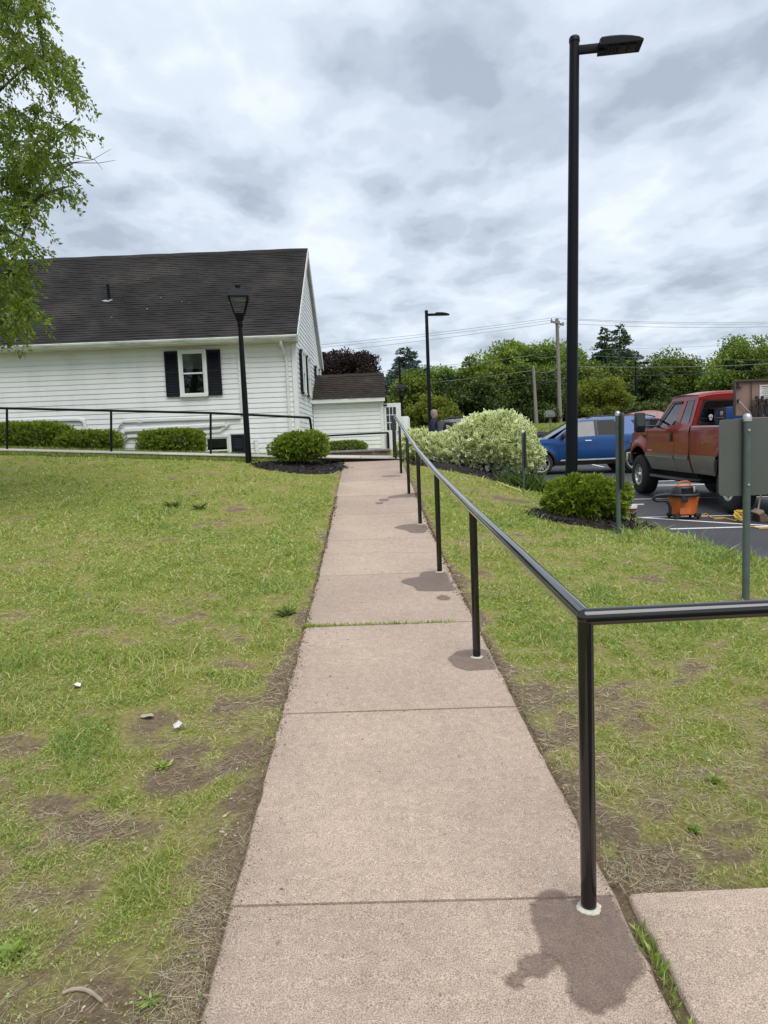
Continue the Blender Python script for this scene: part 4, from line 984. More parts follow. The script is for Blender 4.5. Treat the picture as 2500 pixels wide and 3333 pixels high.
# cab back wall with sliding rear window
wb = lambda z: Wt(1.6, z) - .012
fr = MB()
def ring(z): return wb(z)
P = [(-ring(1.05), 1.05), (ring(1.05), 1.05), (ring(1.545), 1.545), (-ring(1.545), 1.545)]
mb = MB()
for a0, a1, z0, z1 in ((-1, 1, 1.0, 1.545), (-1, 1, 1.99, 2.075)): mb.grid([[(ring(z_) * q, 1.562, z_) for q in np.linspace(a0, a1, 9)] for z_ in np.linspace(z0, z1, 4)])
mb.grid([[(-ring(z_) * q, 1.562, z_) for q in (.90, 1.0)] for z_ in np.linspace(1.545, 1.99, 5)]); mb.grid([[(ring(z_) * q, 1.562, z_) for q in (.90, 1.0)] for z_ in np.linspace(1.545, 1.99, 5)]); mb.build('cab_back', M['red'], truck)
MB().grid([[(q * ring(2.0), 1.559, 2.0) for q in np.linspace(-1, 1, 13)], [(q * .83, 1.552, 2.045 + .07 * (1 - abs(q) ** 3)) for q in np.linspace(-1, 1, 13)], [(q * .825, 1.585, 2.086 + .07 * (1 - abs(q) ** 3)) for q in np.linspace(-1, 1, 13)]]).build('roof_header', M['red'], truck)
mb = MB(); w0, w1 = ring(1.56) * .90, ring(1.985) * .90
mb.prism([(-w0 + .03, 1.55), (w0 - .03, 1.55), (w0, 1.58), (w1, 1.95), (w1 - .05, 1.99), (-w1 + .05, 1.99), (-w1, 1.95), (-w0, 1.58)], .004, lambda a_, b_, t2: (a_, 1.556 - t2, b_)); mb.build('rear_window', M['glass_tint'], truck, smooth=False)
out = [(-w0 + .02, 1.54), (w0 - .02, 1.54), (w0 + .01, 1.575), (w1 + .01, 1.955), (w1 - .045, 2.0), (-w1 + .045, 2.0), (-w1 - .01, 1.955), (-w0 - .01, 1.575)]
inn = [(a_ * .955, 1.77 + (b_ - 1.77) * .88) for a_, b_ in out]
mb = MB(); V = [(a_, 1.546, b_) for a_, b_ in out] + [(a_, 1.546, b_) for a_, b_ in inn]; mb.add(V, [(i, (i + 1) % 8, 8 + (i + 1) % 8, 8 + i) for i in range(8)]); mb.build('window_seal', M['plastic_black'], truck, smooth=False)
# window sticker: a pale skull and a boxed letter
def flat(poly, name, mat, y=1.5445, par=truck):
    mb = MB(); mb.add([(a_, y, b_) for a_, b_ in poly], [tuple(range(len(poly)))]); return mb.build(name, mat, par, smooth=False)
M['sticker'] = plain('white_sticker', (.62, .62, .60), .6, var=.1)
sx, sz = -.585, 1.665
flat([(sx + .042 * math.cos(a_), sz + .01 + .045 * math.sin(a_)) for a_ in np.linspace(-.5, math.pi + .5, 14)] + [(sx - .026, sz - .03), (sx - .022, sz - .06), (sx + .022, sz - .06), (sx + .026, sz - .03)], 'skull_sticker', M['sticker'])
for q in (-1, 1): flat([(sx + q * .018 + .012 * math.cos(a_), sz - .004 + .012 * math.sin(a_)) for a_ in np.linspace(0, 6.28, 9)[:-1]], 'skull_eye', M['plastic_black'], 1.5435)
bx0 = sx + .075
for q in ([(0, 0), (.10, 0), (.10, .012), (0, .012)], [(0, .075), (.10, .075), (.10, .087), (0, .087)], [(0, .012), (.012, .012), (.012, .075), (0, .075)], [(.088, .012), (.10, .012), (.10, .075), (.088, .075)], [(.03, .022), (.042, .022), (.042, .066), (.03, .066)], [(.042, .022), (.074, .022), (.074, .03), (.042, .03)], [(.042, .04), (.074, .04), (.074, .048), (.042, .048)], [(.042, .058), (.074, .058), (.074, .066), (.042, .066)], [(0, -.025), (.12, -.025), (.12, -.012), (0, -.012)]):
    flat([(bx0 + a_, sz - .02 + b_) for a_, b_ in q], 'sticker_letter', M['sticker'])
# interior
MB().box((0, 2.45, 1.30), (1.7, 1.6, .5), bev=.05).build('cabin_floor', M['interior'], truck)
for sx_ in (-.45, .45):
    MB().box((sx_, 2.35, 1.60), (.52, .16, .42), bev=.06).build('seat_back', M['seat'], truck); MB().box((sx_, 2.30, 1.84), (.26, .10, .16), bev=.04).build('headrest', M['interior'], truck)
MB().box((0, 3.15, 1.46), (1.6, .30, .16), bev=.05).build('dashboard', M['interior'], truck)
mb = MB(); mb.tube([(-.45 + .19 * math.cos(a_), 2.90 - .05 * math.sin(a_), 1.50 + .17 * math.sin(a_)) for a_ in np.linspace(0, 2 * math.pi, 21)], .015, 6); mb.build('steering_wheel', M['plastic_black'], truck)
MB().box((0, 2.72, 1.93), (.26, .03, .07), bev=.015).build('inside_mirror', M['plastic_black'], truck)
# bed
for sd in (-1, 1):
    mb = MB(); P = [[(sd * (Wt(u, 1.485) + .008), u, 1.478), (sd * (Wt(u, 1.485) + .005), u, 1.505), (sd * (Wt(u, 1.485) - .10), u, 1.507), (sd * (Wt(u, 1.485) - .11), u, 1.0)] for u in np.linspace(-1.42, 1.52, 12)]; mb.grid(P); mb.build('bed_rail', M['bedrail'] if 'bedrail' in M else M['badge'], truck)
MB().box((0, .05, .98), (1.84, 2.95, .05)).build('bed_floor', M['under'], truck); MB().box((0, 1.5, 1.22), (1.8, .03, .5)).build('bed_front_wall', M['red'], truck)
MB().box((0, -1.42, 1.20), (1.78, .06, .56), bev=.02).build('tailgate', M['red'], truck); MB().box((0, -1.58, .72), (1.95, .18, .2), bev=.03).build('rear_bumper', M['chrome'], truck)
for sd in (-1, 1): MB().box((sd * .93, -1.40, 1.18), (.10, .08, .42), bev=.02).build('tail_light', M['car_red'], truck)
# running boards, mirrors, frame, axles
for sd in (-1, 1):
    P = [[(sd * (x_ + dx), u, z_ + .02 * (abs(u - 2.55) / 1.1) ** 4 * 0) for x_, z_ in ((.80, .42), (1.02, .43), (1.05, .46), (1.03, .495), (.82, .50), (.80, .42))] for u, dx in ((1.42, -.22), (1.50, -.10), (1.66, -.02), (1.85, 0), (3.2, 0), (3.45, -.03), (3.60, -.14))]
    mb = MB(); mb.grid(P); mb.add(P[0][:5], [tuple(range(5))]); mb.add(P[-1][:5], [tuple(range(5))]); mb.build('running_board', M['plastic_black'], truck, ang=30)
    MB().box((sd * 1.34, 3.22, 1.60), (.23, .13, .42), bev=.055).build('side_mirror', M['plastic_black'], truck)
    MB().tube([(sd * .94, 3.22, 1.52), (sd * 1.26, 3.24, 1.52)], .022, 8).build('mirror_arm', M['plastic_black'], truck); MB().tube([(sd * .92, 3.20, 1.66), (sd * 1.26, 3.24, 1.66)], .022, 8).build('mirror_arm', M['plastic_black'], truck)
    P = rounded(.17, .24, .05); mb = MB(); mb.add([(sd * 1.34 + a_, 3.148, 1.645 + b_) for a_, b_ in P], [tuple(range(len(P)))]); mb.build('mirror_glass', M['glass_light'], truck, smooth=False)
    P = rounded(.17, .08, .03); mb = MB(); mb.add([(sd * 1.34 + a_, 3.148, 1.465 + b_) for a_, b_ in P], [tuple(range(len(P)))]); mb.build('mirror_glass', M['glass_dark'], truck, smooth=False)
    MB().box((sd * .42, 1.7, .56), (.09, 6.2, .16), bev=.01).build('frame_rail', M['under'], truck)
    for c_ in (RA, FA):   # wheel house liner
        mb = MB(); mb.grid([[(sd * x_, c_ + (AR - .005) * math.cos(a_), .48 + (AR - .005) * math.sin(a_)) for x_ in (.93, .5)] for a_ in np.linspace(-.25, math.pi + .25, 20)]); mb.add([(sd * .5, c_ + AR * math.cos(a_), .48 + AR * math.sin(a_)) for a_ in np.linspace(-.25, math.pi + .25, 20)], [tuple(range(20))]); mb.build('wheel_liner', M['under'], truck)
        wheel(truck, c_, sd, 1.005, TR_, .31, .225, 'slots', tread=.014)
for c_ in (RA, FA): MB().tube([(-.8, c_, .44), (-.12, c_, .44), (0, c_, .44), (.12, c_, .44), (.8, c_, .44)], [.06, .07, .15, .07, .06], 12).build('axle', M['under'], truck)
MB().box((0, 2.4, .74), (1.6, 3.9, .14)).build('floor_pan', M['under'], truck); MB().tube([(-.1, .2, .52), (-.05, 3.8, .55)], .05, 8).build('drive_shaft', M['under'], truck)
MB().box((-.5, 1.9, .50), (.5, .8, .2), bev=.05).build('fuel_tank', M['under'], truck)

# --- load in the bed: brown tool cabinet with raised lid, cables, welder
def tpt(p): return truck.matrix_basis @ Vector(p)
M['brown'] = plain('brown_panel', (.215, .138, .105), .6, var=.12, scale=3, bump=.05); M['dark_edge'] = plain('dark_brown_edge', (.05, .038, .032), .6, var=.2)
a = at(1584, 823, 13.3); b = at(1588, 898, 13.3)
tb = thing('tool_cabinet', 'brown steel tool cabinet in the truck bed with its lid raised', 'tool cabinet', (a.x, 13.3, b.z - .45))
hz = a.z - b.z; bz_ = .45
mb = MB(); mb.box((.72, .012, bz_ + hz / 2), (1.40, .012, hz), bev=.003); lid = mb.build('raised_lid', M['brown'], tb, smooth=False)
for c_, d_ in (((.02, -.01, bz_ + hz / 2), (.028, .06, hz + .01)), ((.72, -.012, bz_ + hz - .006), (1.44, .07, .03)), ((1.43, -.01, bz_ + hz / 2), (.028, .06, hz))): MB().box(c_, d_, bev=.004).build('lid_edge', M['dark_edge'], lid)
for xx in (.31, .325): MB().box((xx, -.004, bz_ + hz / 2), (.008, .012, hz - .03)).build('lid_rib', M['dark_edge'] if xx > .32 else M['brown'], lid)
MB().box((.10, -.02, bz_ + hz - .11), (.10, .04, .018), bev=.004).build('latch', M['plastic_black'], lid); MB().box((.075, -.03, bz_ + hz - .08), (.02, .03, .09), bev=.004).build('latch_hook', M['plastic_black'], lid)
MB().tube([(.09, -.03, bz_ + hz * .42), (.33, -.10, bz_ - .04)], .008, 8).build('lid_strut', M['galv'], lid); MB().box((.085, -.02, bz_ + hz * .43), (.035, .03, .05), bev=.006).build('strut_bracket', M['plastic_black'], lid)
M['paper'] = plain('paper_label', (.60, .60, .55), .8, var=.2, scale=30)
MB().box((.62, -.002, bz_ + hz * .63), (.30, .006, .28)).build('paper_notice', M['paper'], lid, smooth=False)
for k in range(7): MB().box((.62, -.0065, bz_ + hz * .63 + .11 - k * .032), (.24 - .03 * (k % 3), .002, .008 if k else .012)).build('notice_line', M['plastic_black'], lid, smooth=False)
mb = MB(); mb.box((.72, -.26, bz_ / 2 - .02), (1.42, .54, bz_ - .06), bev=.01); mb.build('cabinet_body', M['brown'], tb, smooth=False)
def cable(label, x0, n, w, drop, seed):
    random.seed(seed); t_ = thing('cable_coil', label, 'cable', (a.x + x0, 13.25, b.z)); 
    for k in range(n):
        q = (k / (n - 1) - .5) * w; P = []
        for s_ in np.linspace(0, 2 * math.pi, 25):
            P.append((q + math.sin(s_) * (.05 + .02 * random.random()) + .02 * math.sin(s_ * 2 + k), -.04 - .02 * random.random() - .012 * (k % 3), .27 - drop / 2 + math.cos(s_) * drop / 2 * (1 + .04 * math.sin(k * 1.7))))
        MB().tube(P, .010, 6, cap=False).build('cable_loop', M['rubber_cable'], t_)
    MB().box((-w * .3, -.03, .28), (.03, .07, .10), bev=.008).build('hook', M['plastic_black'], t_); MB().box((w * .3, -.03, .28), (.03, .07, .10), bev=.008).build('hook', M['plastic_black'], t_)
M['rubber_cable'] = plain('cable_black', (.020, .020, .021), .6, var=.3)
cable('left bundle of black welding cable hanging on the brown lid', .43, 9, .16, .46, 3); cable('right bundle of black welding cable over the paper notice', .70, 11, .22, .50, 5)
a = at(1567, 879, 13.9); h_ = a.z - 1.04
wd_ = thing('welder', 'blue welding machine with black control face in the truck bed', 'welding machine', (a.x, 13.9, 1.04))
M['weld_blue'] = plain('welder_blue', (.012, .065, .22), .4, var=.1); MB().box((.36, .22, h_ / 2), (.70, .42, h_), bev=.02).build('case', M['weld_blue'], wd_)
fc = MB().box((.0, .22, h_ / 2), (.03, .44, h_ - .004), bev=.006).build('control_face', M['plastic_black'], wd_)
for k, (dy, dz, w_, hh) in enumerate(((.12, .10, .11, .08), (.30, .10, .11, .09), (.14, -.07, .10, .08), (.30, -.06, .10, .09))): MB().box((-.018, dy, h_ - .16 + dz - .05), (.012, w_, hh), bev=.003).build('gauge', M['weld_blue'] if k % 2 else M['badge'], fc)
MB().box((-.016, .22, h_ - .19), (.006, .4, .01)).build('trim_line', M['badge'], fc)

# --- generic closed-body car (SUV / sedan)
def suv(root, paint, D):
    FA_, r, ar = D['wb'], D['rad'], D['arch']
    def W(u, z):
        w = D['hw']
        if z < D['mid']: w -= D['tuck'] * ((D['mid'] - z) / (D['mid'] - D['rock'])) ** 1.7
        if z > D['belt']: w -= .02 + (z - D['belt']) * D['tumble']
        elif z > D['mid'] + .15: w -= .02 * ((z - D['mid'] - .15) / (D['belt'] - D['mid'] - .15)) ** 2
        f0 = D['front'] - .75
        if u > f0: w -= .30 * ((u - f0) / .75) ** 2.2
        b0 = D['rear'] + .6
        if u < b0: w -= .12 * ((b0 - u) / .6) ** 2
        for c_ in (0, FA_):
            d = math.hypot(u - c_, z - r); 
            if z < D['belt']: w += .022 * math.exp(-((d - ar) / .08) ** 2)
        if 'crease' in D: w += .010 * math.exp(-((z - D['crease'] - .03 * (u / 4)) / .03) ** 2)
        return w
    K = Car(root, W); zb = lambda u: arch(u, FA_, r, ar, arch(u, 0, r, ar, D['rock']))
    top = lambda u: float(np.interp(u, D['tu'], D['tz']))
    seams = D['seams']; ed = [D['rear'] + .02] + sorted(seams) + [D['front'] - .02]
    cl = D['clad']
    names = D['panels']
    for nm, u0, u1 in zip(names, ed[:-1], ed[1:]):
        us = dense(u0 + .003, u1 - .003, (0, FA_), ar, max(8, int((u1 - u0) / .07)))
        K.cols(nm, paint, us, lambda u: max(zb(u), cl), top, inner=.02)
    us = [u for u in dense(D['rear'] + .02, D['front'] - .02, (0, FA_), ar, 60) if zb(u) < cl - .01]
    segs = [[u for u in us if u < 0], [u for u in us if 0 <= u < FA_], [u for u in us if u >= FA_]]
    for s_ in segs:
        if len(s_) > 1: K.cols('lower_cladding', M['plastic_black'], s_, zb, lambda u: cl, off=-.002)
    for c_ in (0, FA_):   # arch lip
        for sd in (-1, 1):
            mb = MB(); mb.grid([[(sd * (W(c_ + q * math.cos(a_), r + q * math.sin(a_)) + .008), c_ + q * math.cos(a_), r + q * math.sin(a_)) for q in (ar - .002, ar + D['lip'])] for a_ in np.linspace(-.12, math.pi + .12, 24)]); mb.build('arch_trim', M['plastic_black'] if D['lip'] > .02 else paint, root)
    for sd in (-1, 1):
        for c_ in (0, FA_):
            mb = MB(); mb.grid([[(sd * x_, c_ + (ar - .004) * math.cos(a_), r + (ar - .004) * math.sin(a_)) for x_ in (D['hw'] - .06, .5)] for a_ in np.linspace(-.3, math.pi + .3, 16)]); mb.add([(sd * .5, c_ + ar * math.cos(a_), r + ar * math.sin(a_)) for a_ in np.linspace(-.3, math.pi + .3, 16)], [tuple(range(16))]); mb.build('wheel_liner', M['under'], root)
            wheel(root, c_, sd, D['hw'] - .015, r, .24, D['rim'], 'ten', tread=.004)
    for u in seams: K.quad('panel_seam', M['plastic_black'], [(u - .004, cl + .02), (u + .004, cl + .02), (u + .004, top(u) - .005), (u - .004, top(u) - .005)], .002, n=1, m=12)
    # greenhouse
    rl = lambda u: float(np.interp(u, D['ru'], D['rz']))
    for nm, mt, c_ in D['glass']: K.quad(nm, mt, c_, .004, n=8, m=5)
    gu0, gu1 = D['ru'][0], D['ru'][-1]
    K.cols('upper_frame', D.get('framemat', paint), list(np.linspace(gu0, gu1, 40)), lambda u: min(top(u) - .005, rl(u) - .03), lambda u: rl(u), inner=0)
    st = []
    for u in np.linspace(gu0, gu1, 16): st.append((u, rl(u), W(u, rl(u)) - .004))
    K.across('roof', paint, st, crown=.035)
    K.across('windscreen', M['glass_light'], D['ws'], crown=.03); K.across('rear_glass', M['glass_dark'], D['rg'], crown=.02)
    K.across('hood', paint, [(u, top(u), W(u, top(u))) for u in np.linspace(D['ws'][-1][0] - .02, D['front'] - .03, 10)], crown=.05)
    if D['rg'][-1][0] > D['rear'] + .2: K.across('boot_lid', paint, [(u, top(u), W(u, top(u))) for u in np.linspace(D['rear'] + .03, D['rg'][-1][0], 6)], crown=.02)
    zf = top(D['front'] - .03); K.across('front_fascia', paint, [(D['front'] - .03, zf, W(D['front'] - .03, zf)), (D['front'] + .02, zf - .2, W(D['front'] - .03, zf)), (D['front'], D['rock'], W(D['front'] - .03, D['rock']))], crown=0)
    zr = top(D['rear'] + .03); K.across('rear_fascia', paint, [(D['rear'] + .03, zr, W(D['rear'] + .03, zr)), (D['rear'] - .03, zr - .35, W(D['rear'] + .03, zr)), (D['rear'] + .02, D['rock'], W(D['rear'] + .03, D['rock']))], crown=0)
    MB().box((0, (D['front'] + D['rear']) / 2, D['rock'] + .02), (D['hw'] * 1.5, (D['front'] - D['rear']) - .3, .06)).build('underbody', M['under'], root)
    for sd in (-1, 1):
        m_ = D['mirror']; MB().box((sd * (D['hw'] + .10), m_[0], m_[1]), (.22, .12, .15), bev=.04).build('side_mirror', M['plastic_black'], root)
    for u, z in D['handles']: K.quad('door_handle', D.get('handlemat', paint), [(u, z), (u + .2, z), (u + .2, z + .03), (u, z + .03)], .03, n=3, m=2)
    return K
GL, GD = M['glass_light'], M['glass_dark']
blue = dict(wb=3.03, rad=.385, arch=.43, hw=.99, mid=.72, tuck=.10, rock=.30, belt=1.16, tumble=.34, front=3.90, rear=-1.10, clad=.43, lip=.055, rim=.265, crease=1.02,
    tu=[-1.1, -.9, 0, 1.2, 2.5, 2.75, 3.3, 3.7, 3.9], tz=[1.10, 1.24, 1.235, 1.21, 1.17, 1.165, 1.14, 1.08, .92], seams=[.26, 1.24, 2.50], panels=['rear_quarter', 'rear_door', 'front_door', 'front_fender'],
    ru=[-1.0, -.7, 0, .6, 1.2, 1.65, 1.8, 2.05, 2.3, 2.58], rz=[1.60, 1.72, 1.775, 1.795, 1.79, 1.745, 1.695, 1.56, 1.39, 1.175],
    glass=[('rear_door_window', GD, [(.46, 1.225), (1.19, 1.215), (1.19, 1.685), (.46, 1.69)]), ('front_door_window', GL, [(1.29, 1.21), (2.38, 1.175), (1.80, 1.63), (1.29, 1.685)]), ('quarter_window', GD, [(-.86, 1.25), (-.26, 1.235), (.10, 1.675), (-.78, 1.635)]),
           ('window_frame', M['plastic_black'], [(1.20, 1.21), (1.285, 1.21), (1.285, 1.70), (1.20, 1.70)]), ('window_frame', M['plastic_black'], [(.40, 1.225), (.455, 1.225), (.455, 1.70), (.40, 1.70)]), ('window_frame', M['plastic_black'], [(.40, 1.69), (1.75, 1.69), (1.70, 1.712), (.40, 1.712)]), ('windscreen_pillar', M['plastic_black'], [(2.38, 1.175), (2.54, 1.17), (1.84, 1.66), (1.78, 1.66)])],
    ws=[(1.68, 1.76, .76), (2.2, 1.50, .83), (2.80, 1.175, .90)], rg=[(-.80, 1.66, .70), (-1.02, 1.25, .80)], mirror=(2.32, 1.24), handles=[(.42, 1.06), (1.42, 1.055)], handlemat=M['chrome'])
sx_ = at(1264, 960, 24.4).x
b_suv = thing('suv', 'blue sport utility vehicle parked side-on behind the tall light pole', 'car', (at(1356, 980, 24.4).x, 24.6, float(lot(6.7, 24.5)) - .02), R(90)); b_suv.rotation_euler = (0, R(.7), R(90.0))
KB = suv(b_suv, M['blue'], blue); M['bright_trim'] = plain('bright_trim', (.8, .8, .8), .3, metal=.25, var=.05)
KB.quad('chrome_strip', M['bright_trim'], [(.42, .44), (2.42, .44), (2.38, .485), (.46, .485)], .022, n=10, m=1)
for sd in (-1, 1): MB().tube([(sd * .66, -.75, 1.75), (sd * .66, -.5, 1.815), (sd * .67, .4, 1.85), (sd * .67, 1.25, 1.835), (sd * .66, 1.5, 1.78)], .02, 8).build('roof_rail', M['plastic_black'], b_suv)
dark = dict(blue); dark.update(wb=2.95, hw=.98, rock=.36, clad=.45, front=3.85, rear=-1.15, belt=1.22, rad=.39, arch=.43, crease=1.0,
    tu=[-1.15, -.95, 0, 1.2, 2.3, 2.55, 3.3, 3.7, 3.85], tz=[1.2, 1.27, 1.26, 1.25, 1.22, 1.20, 1.14, 1.08, .95], seams=[.30, 1.22, 2.36], ru=[-1.1, -.95, -.4, .6, 1.4, 1.6, 1.9, 2.2, 2.42], rz=[1.62, 1.74, 1.79, 1.82, 1.80, 1.76, 1.58, 1.38, 1.23],
    glass=[('rear_door_window', GD, [(.36, 1.28), (1.18, 1.275), (1.18, 1.70), (.36, 1.71)]), ('front_door_window', GD, [(1.28, 1.27), (2.28, 1.235), (1.72, 1.66), (1.28, 1.70)]), ('quarter_window', GD, [(-.92, 1.30), (.22, 1.285), (.22, 1.70), (-.78, 1.68)])],
    ws=[(1.56, 1.77, .76), (2.0, 1.52, .84), (2.6, 1.21, .92)], rg=[(-.98, 1.72, .72), (-1.12, 1.28, .84)], mirror=(2.16, 1.30), handles=[(.4, 1.12), (1.38, 1.11)], handlemat=M['grey_car'])
p = at(938, 915, 31.6)
d_suv = thing('suv', 'dark grey sport utility vehicle mostly hidden behind the variegated shrub', 'car', (p.x + 1.15, 31.6, float(lot(4.0, 31.6))), R(-90)); KD = suv(d_suv, M['grey_car'], dark)
for sd in (-1, 1): MB().tube([(sd * .64, -.85, 1.78), (sd * .64, -.6, 1.86), (sd * .65, .3, 1.89), (sd * .65, 1.1, 1.88), (sd * .64, 1.3, 1.82)], .025, 8).build('roof_rail', M['plastic_black'], d_suv)
for u in (-.3, .75): MB().tube([(-.64, u, 1.87), (0, u, 1.90), (.64, u, 1.87)], .018, 8).build('rack_bar', M['plastic_black'], d_suv)
red = dict(blue); red.update(wb=2.75, rad=.33, arch=.37, hw=.91, mid=.60, rock=.22, belt=.95, clad=.24, lip=.012, front=3.62, rear=-1.05, rim=.22, crease=.78, tumble=.42,
    tu=[-1.05, -.8, 0, 1.2, 2.2, 2.5, 3.2, 3.5, 3.62], tz=[.92, 1.02, 1.0, .97, .95, .94, .86, .78, .66], seams=[.28, 1.15, 2.2], ru=[-.55, -.2, .3, .9, 1.25, 1.55, 1.85, 2.12], rz=[1.05, 1.24, 1.39, 1.45, 1.43, 1.33, 1.16, .97],
    glass=[('rear_door_window', GL, [(.10, 1.02), (1.10, .985), (1.10, 1.375), (.42, 1.345)]), ('front_door_window', GL, [(1.2, .985), (2.0, .96), (1.58, 1.255), (1.2, 1.375)])],
    ws=[(1.35, 1.41, .66), (1.8, 1.2, .74), (2.3, .95, .80)], rg=[(.2, 1.38, .64), (-.2, 1.2, .70), (-.6, 1.02, .74)], mirror=(2.0, .99), handles=[(.3, .88), (1.3, .87)], handlemat=M['car_red'])
p = at(1372, 888, 36)
r_car = thing('sedan', 'red sedan roof showing behind the blue vehicle and the pickup', 'car', (p.x - .3, 36.2, p.z - 1.47), R(-90)); suv(r_car, M['car_red'], red)
r_car.location.z = max(p.z - 1.47, Gz(p.x, 36.2))
w_car = None

# ------------------------------------------------------------ work things on the asphalt
M['vac_orange'] = plain('vac_orange', (.52, .125, .022), .45, var=.08, scale=6, bump=.02)
v = onlot(*z4(1108, 1432)); v.y += .12
vac = thing('shop_vacuum', 'orange wet-dry vacuum with black lid, hose and casters on the asphalt', 'vacuum', tuple(v), R(4)); S = 1.12; vac.scale = (1, 1, .90)
def el(prof, sx, sy, n=28):
    mb = MB(); mb.lathe(prof, (0, 0, 0), n); mb.v = [(p_[0] * sx * S, p_[1] * sy * S, p_[2] * S) for p_ in mb.v]; return mb
tub = el([(0, .07), (.165, .07), (.185, .085), (.20, .20), (.213, .30), (.218, .302), (.221, .345), (.228, .35), (.23, .385), (.21, .388)], 1.0, .86).build('tub', M['vac_orange'], vac)
P = [(-.11, .10), (.03, .10), (.055, .12), (.06, .185), (.02, .205), (-.09, .205), (-.115, .18)]
mb = MB(); mb.prism([(a_ * S - .03, b_ * S) for a_, b_ in P], .02, lambda a_, b_, t2: (a_, -.158 * S * (1 + .16 * (b_ - .1)) - .025 + t2 + .25 * a_ * a_, b_)); mb.build('front_panel', M['vac_orange'], tub, ang=20)
el([(.232, .375), (.238, .39), (.235, .42), (.20, .43)], 1.0, .86).build('lid_rim', M['plastic_black'], vac)
el([(.185, .42), (.178, .46), (.155, .52), (.12, .555), (.06, .57), (0, .572)], 1.0, .80).build('motor_head', M['plastic_black'], vac)
for k in range(6): MB().box((.0, -.145 * S + k * .006, (.45 + k * .014) * S), (.20, .03, .006)).build('vent_slot', M['under'], vac)
MB().box((.115, -.13, .50 * S), (.03, .03, .11), bev=.006).build('switch_plate', M['badge'], vac); MB().box((.16, -.12, .47 * S), (.05, .04, .06), bev=.01).build('cord_wrap', M['plastic_black'], vac)
mb = MB(); mb.tube([(-.12 * S, 0, .555 * S), (-.115 * S, 0, .60 * S), (-.07 * S, 0, .635 * S), (.05 * S, 0, .64 * S), (.10 * S, 0, .62 * S), (.13 * S, 0, .555 * S)], [.015, .014, .013, .013, .014, .016], 10); mb.v = [(q[0] * .8 + .01, q[1], q[2] - .012) for q in mb.v]; mb.build('carry_handle', M['vac_orange'], vac)
el([(.13, .545), (.14, .553), (.12, .57), (.0, .578)], 1.0, .6).build('handle_base', M['vac_orange'], vac)
hp = []
for k in range(40):
    t_ = k / 39; a_ = R(-62 - 300 * min(1, t_ / .72))
    if t_ <= .72: hp.append((.262 * S * math.cos(a_ + R(0)), .225 * S * math.sin(a_), (.405 + .03 * t_) * S))
h0 = Vector(hp[-1]); 
mb = MB(); mb.tube(hp, [.027 + .003 * (k % 2) for k in range(len(hp))], 10); hose = mb.build('hose', M['plastic_black'], vac)
lp = [(-.20, -.20, .43), (-.33, -.21, .43), (-.42, -.20, .42), (-.455, -.19, .375), (-.41, -.19, .335), (-.30, -.19, .335), (-.235, -.19, .30), (-.205, -.19, .22), (-.20, -.18, .10)]
lp = [(Vector(p_) + Vector((-.07, .05, 0))) * S for p_ in lp]; f_ = []
for i in range(len(lp) - 1):
    p0, p1, p2, p3 = lp[max(0, i - 1)], lp[i], lp[i + 1], lp[min(len(lp) - 1, i + 2)]
    for k in range(5):
        t_ = k / 5; f_.append(.5 * ((2 * p1) + (p2 - p0) * t_ + (2 * p0 - 5 * p1 + 4 * p2 - p3) * t_ * t_ + (3 * p1 - p0 - 3 * p2 + p3) * t_ ** 3))
f_.append(lp[-1]); MB().tube(f_, [.026 + .003 * (k % 2) for k in range(len(f_))], 10).build('hose_loop', M['plastic_black'], vac)
MB().box((-.085 * S, -.215 * S, .355 * S), (.10, .03, .13), bev=.01).build('lid_latch', M['plastic_black'], vac)
for a_ in (-140, -40, 40, 140):
    cx_, cy_ = .205 * S * math.cos(R(a_)), .18 * S * math.sin(R(a_))
    MB().box((cx_, cy_, .075), (.10, .09, .075), bev=.02).build('caster_mount', M['plastic_black'], vac); MB().lathe([(.012, -.014), (.034, -.012), (.036, 0), (.034, .012), (.012, .014)], (cx_ * 1.06, cy_ * 1.08, .036), 14, 'X').build('caster_wheel', M['plastic_black'], vac)
# paint bucket with a stick across
v = onlot(*z4(738, 1418)); v.x = max(v.x, float(lotedge(v.y)) + .06)
M['broom_label'] = plain('bucket_label', (.16, .06, .025), .6, var=.4, scale=20)
bk = thing('paint_bucket', 'small dark paint bucket with a white brush across it by the bush', 'bucket', (v.x - .02, v.y, Gz(v.x - .02, v.y) + .03)); M['bucket'] = plain('bucket_dark', (.045, .035, .028), .5, var=.6, scale=14)
MB().lathe([(.085, 0), (.092, .01), (.105, .19), (.112, .193), (.112, .205), (.103, .205), (.10, .17), (0, .165)], (0, 0, 0), 24).build('can', M['bucket'], bk)
MB().lathe([(.113, .16), (.114, .205), (.112, .21)], (0, 0, 0), 24, fn=lambda i, j, r: r + (.002 if j % 3 else 0)).build('paint_rim', M['sticker'], bk); MB().box((.07, -.02, .222), (.30, .03, .018), rot=Matrix.Rotation(R(-6), 3, 'Z'), bev=.004).build('brush_handle', M['sticker'], bk)
MB().lathe([(.102, .09), (.1075, .14)], (0, 0, 0), 24).build('label_band', M['broom_label'], bk)
MB().tube([(-.11, 0, .19), (-.09, -.07, .12), (0, -.12, .08), (.09, -.07, .12), (.11, 0, .19)], .003, 6).build('bail', M['galv'], bk)
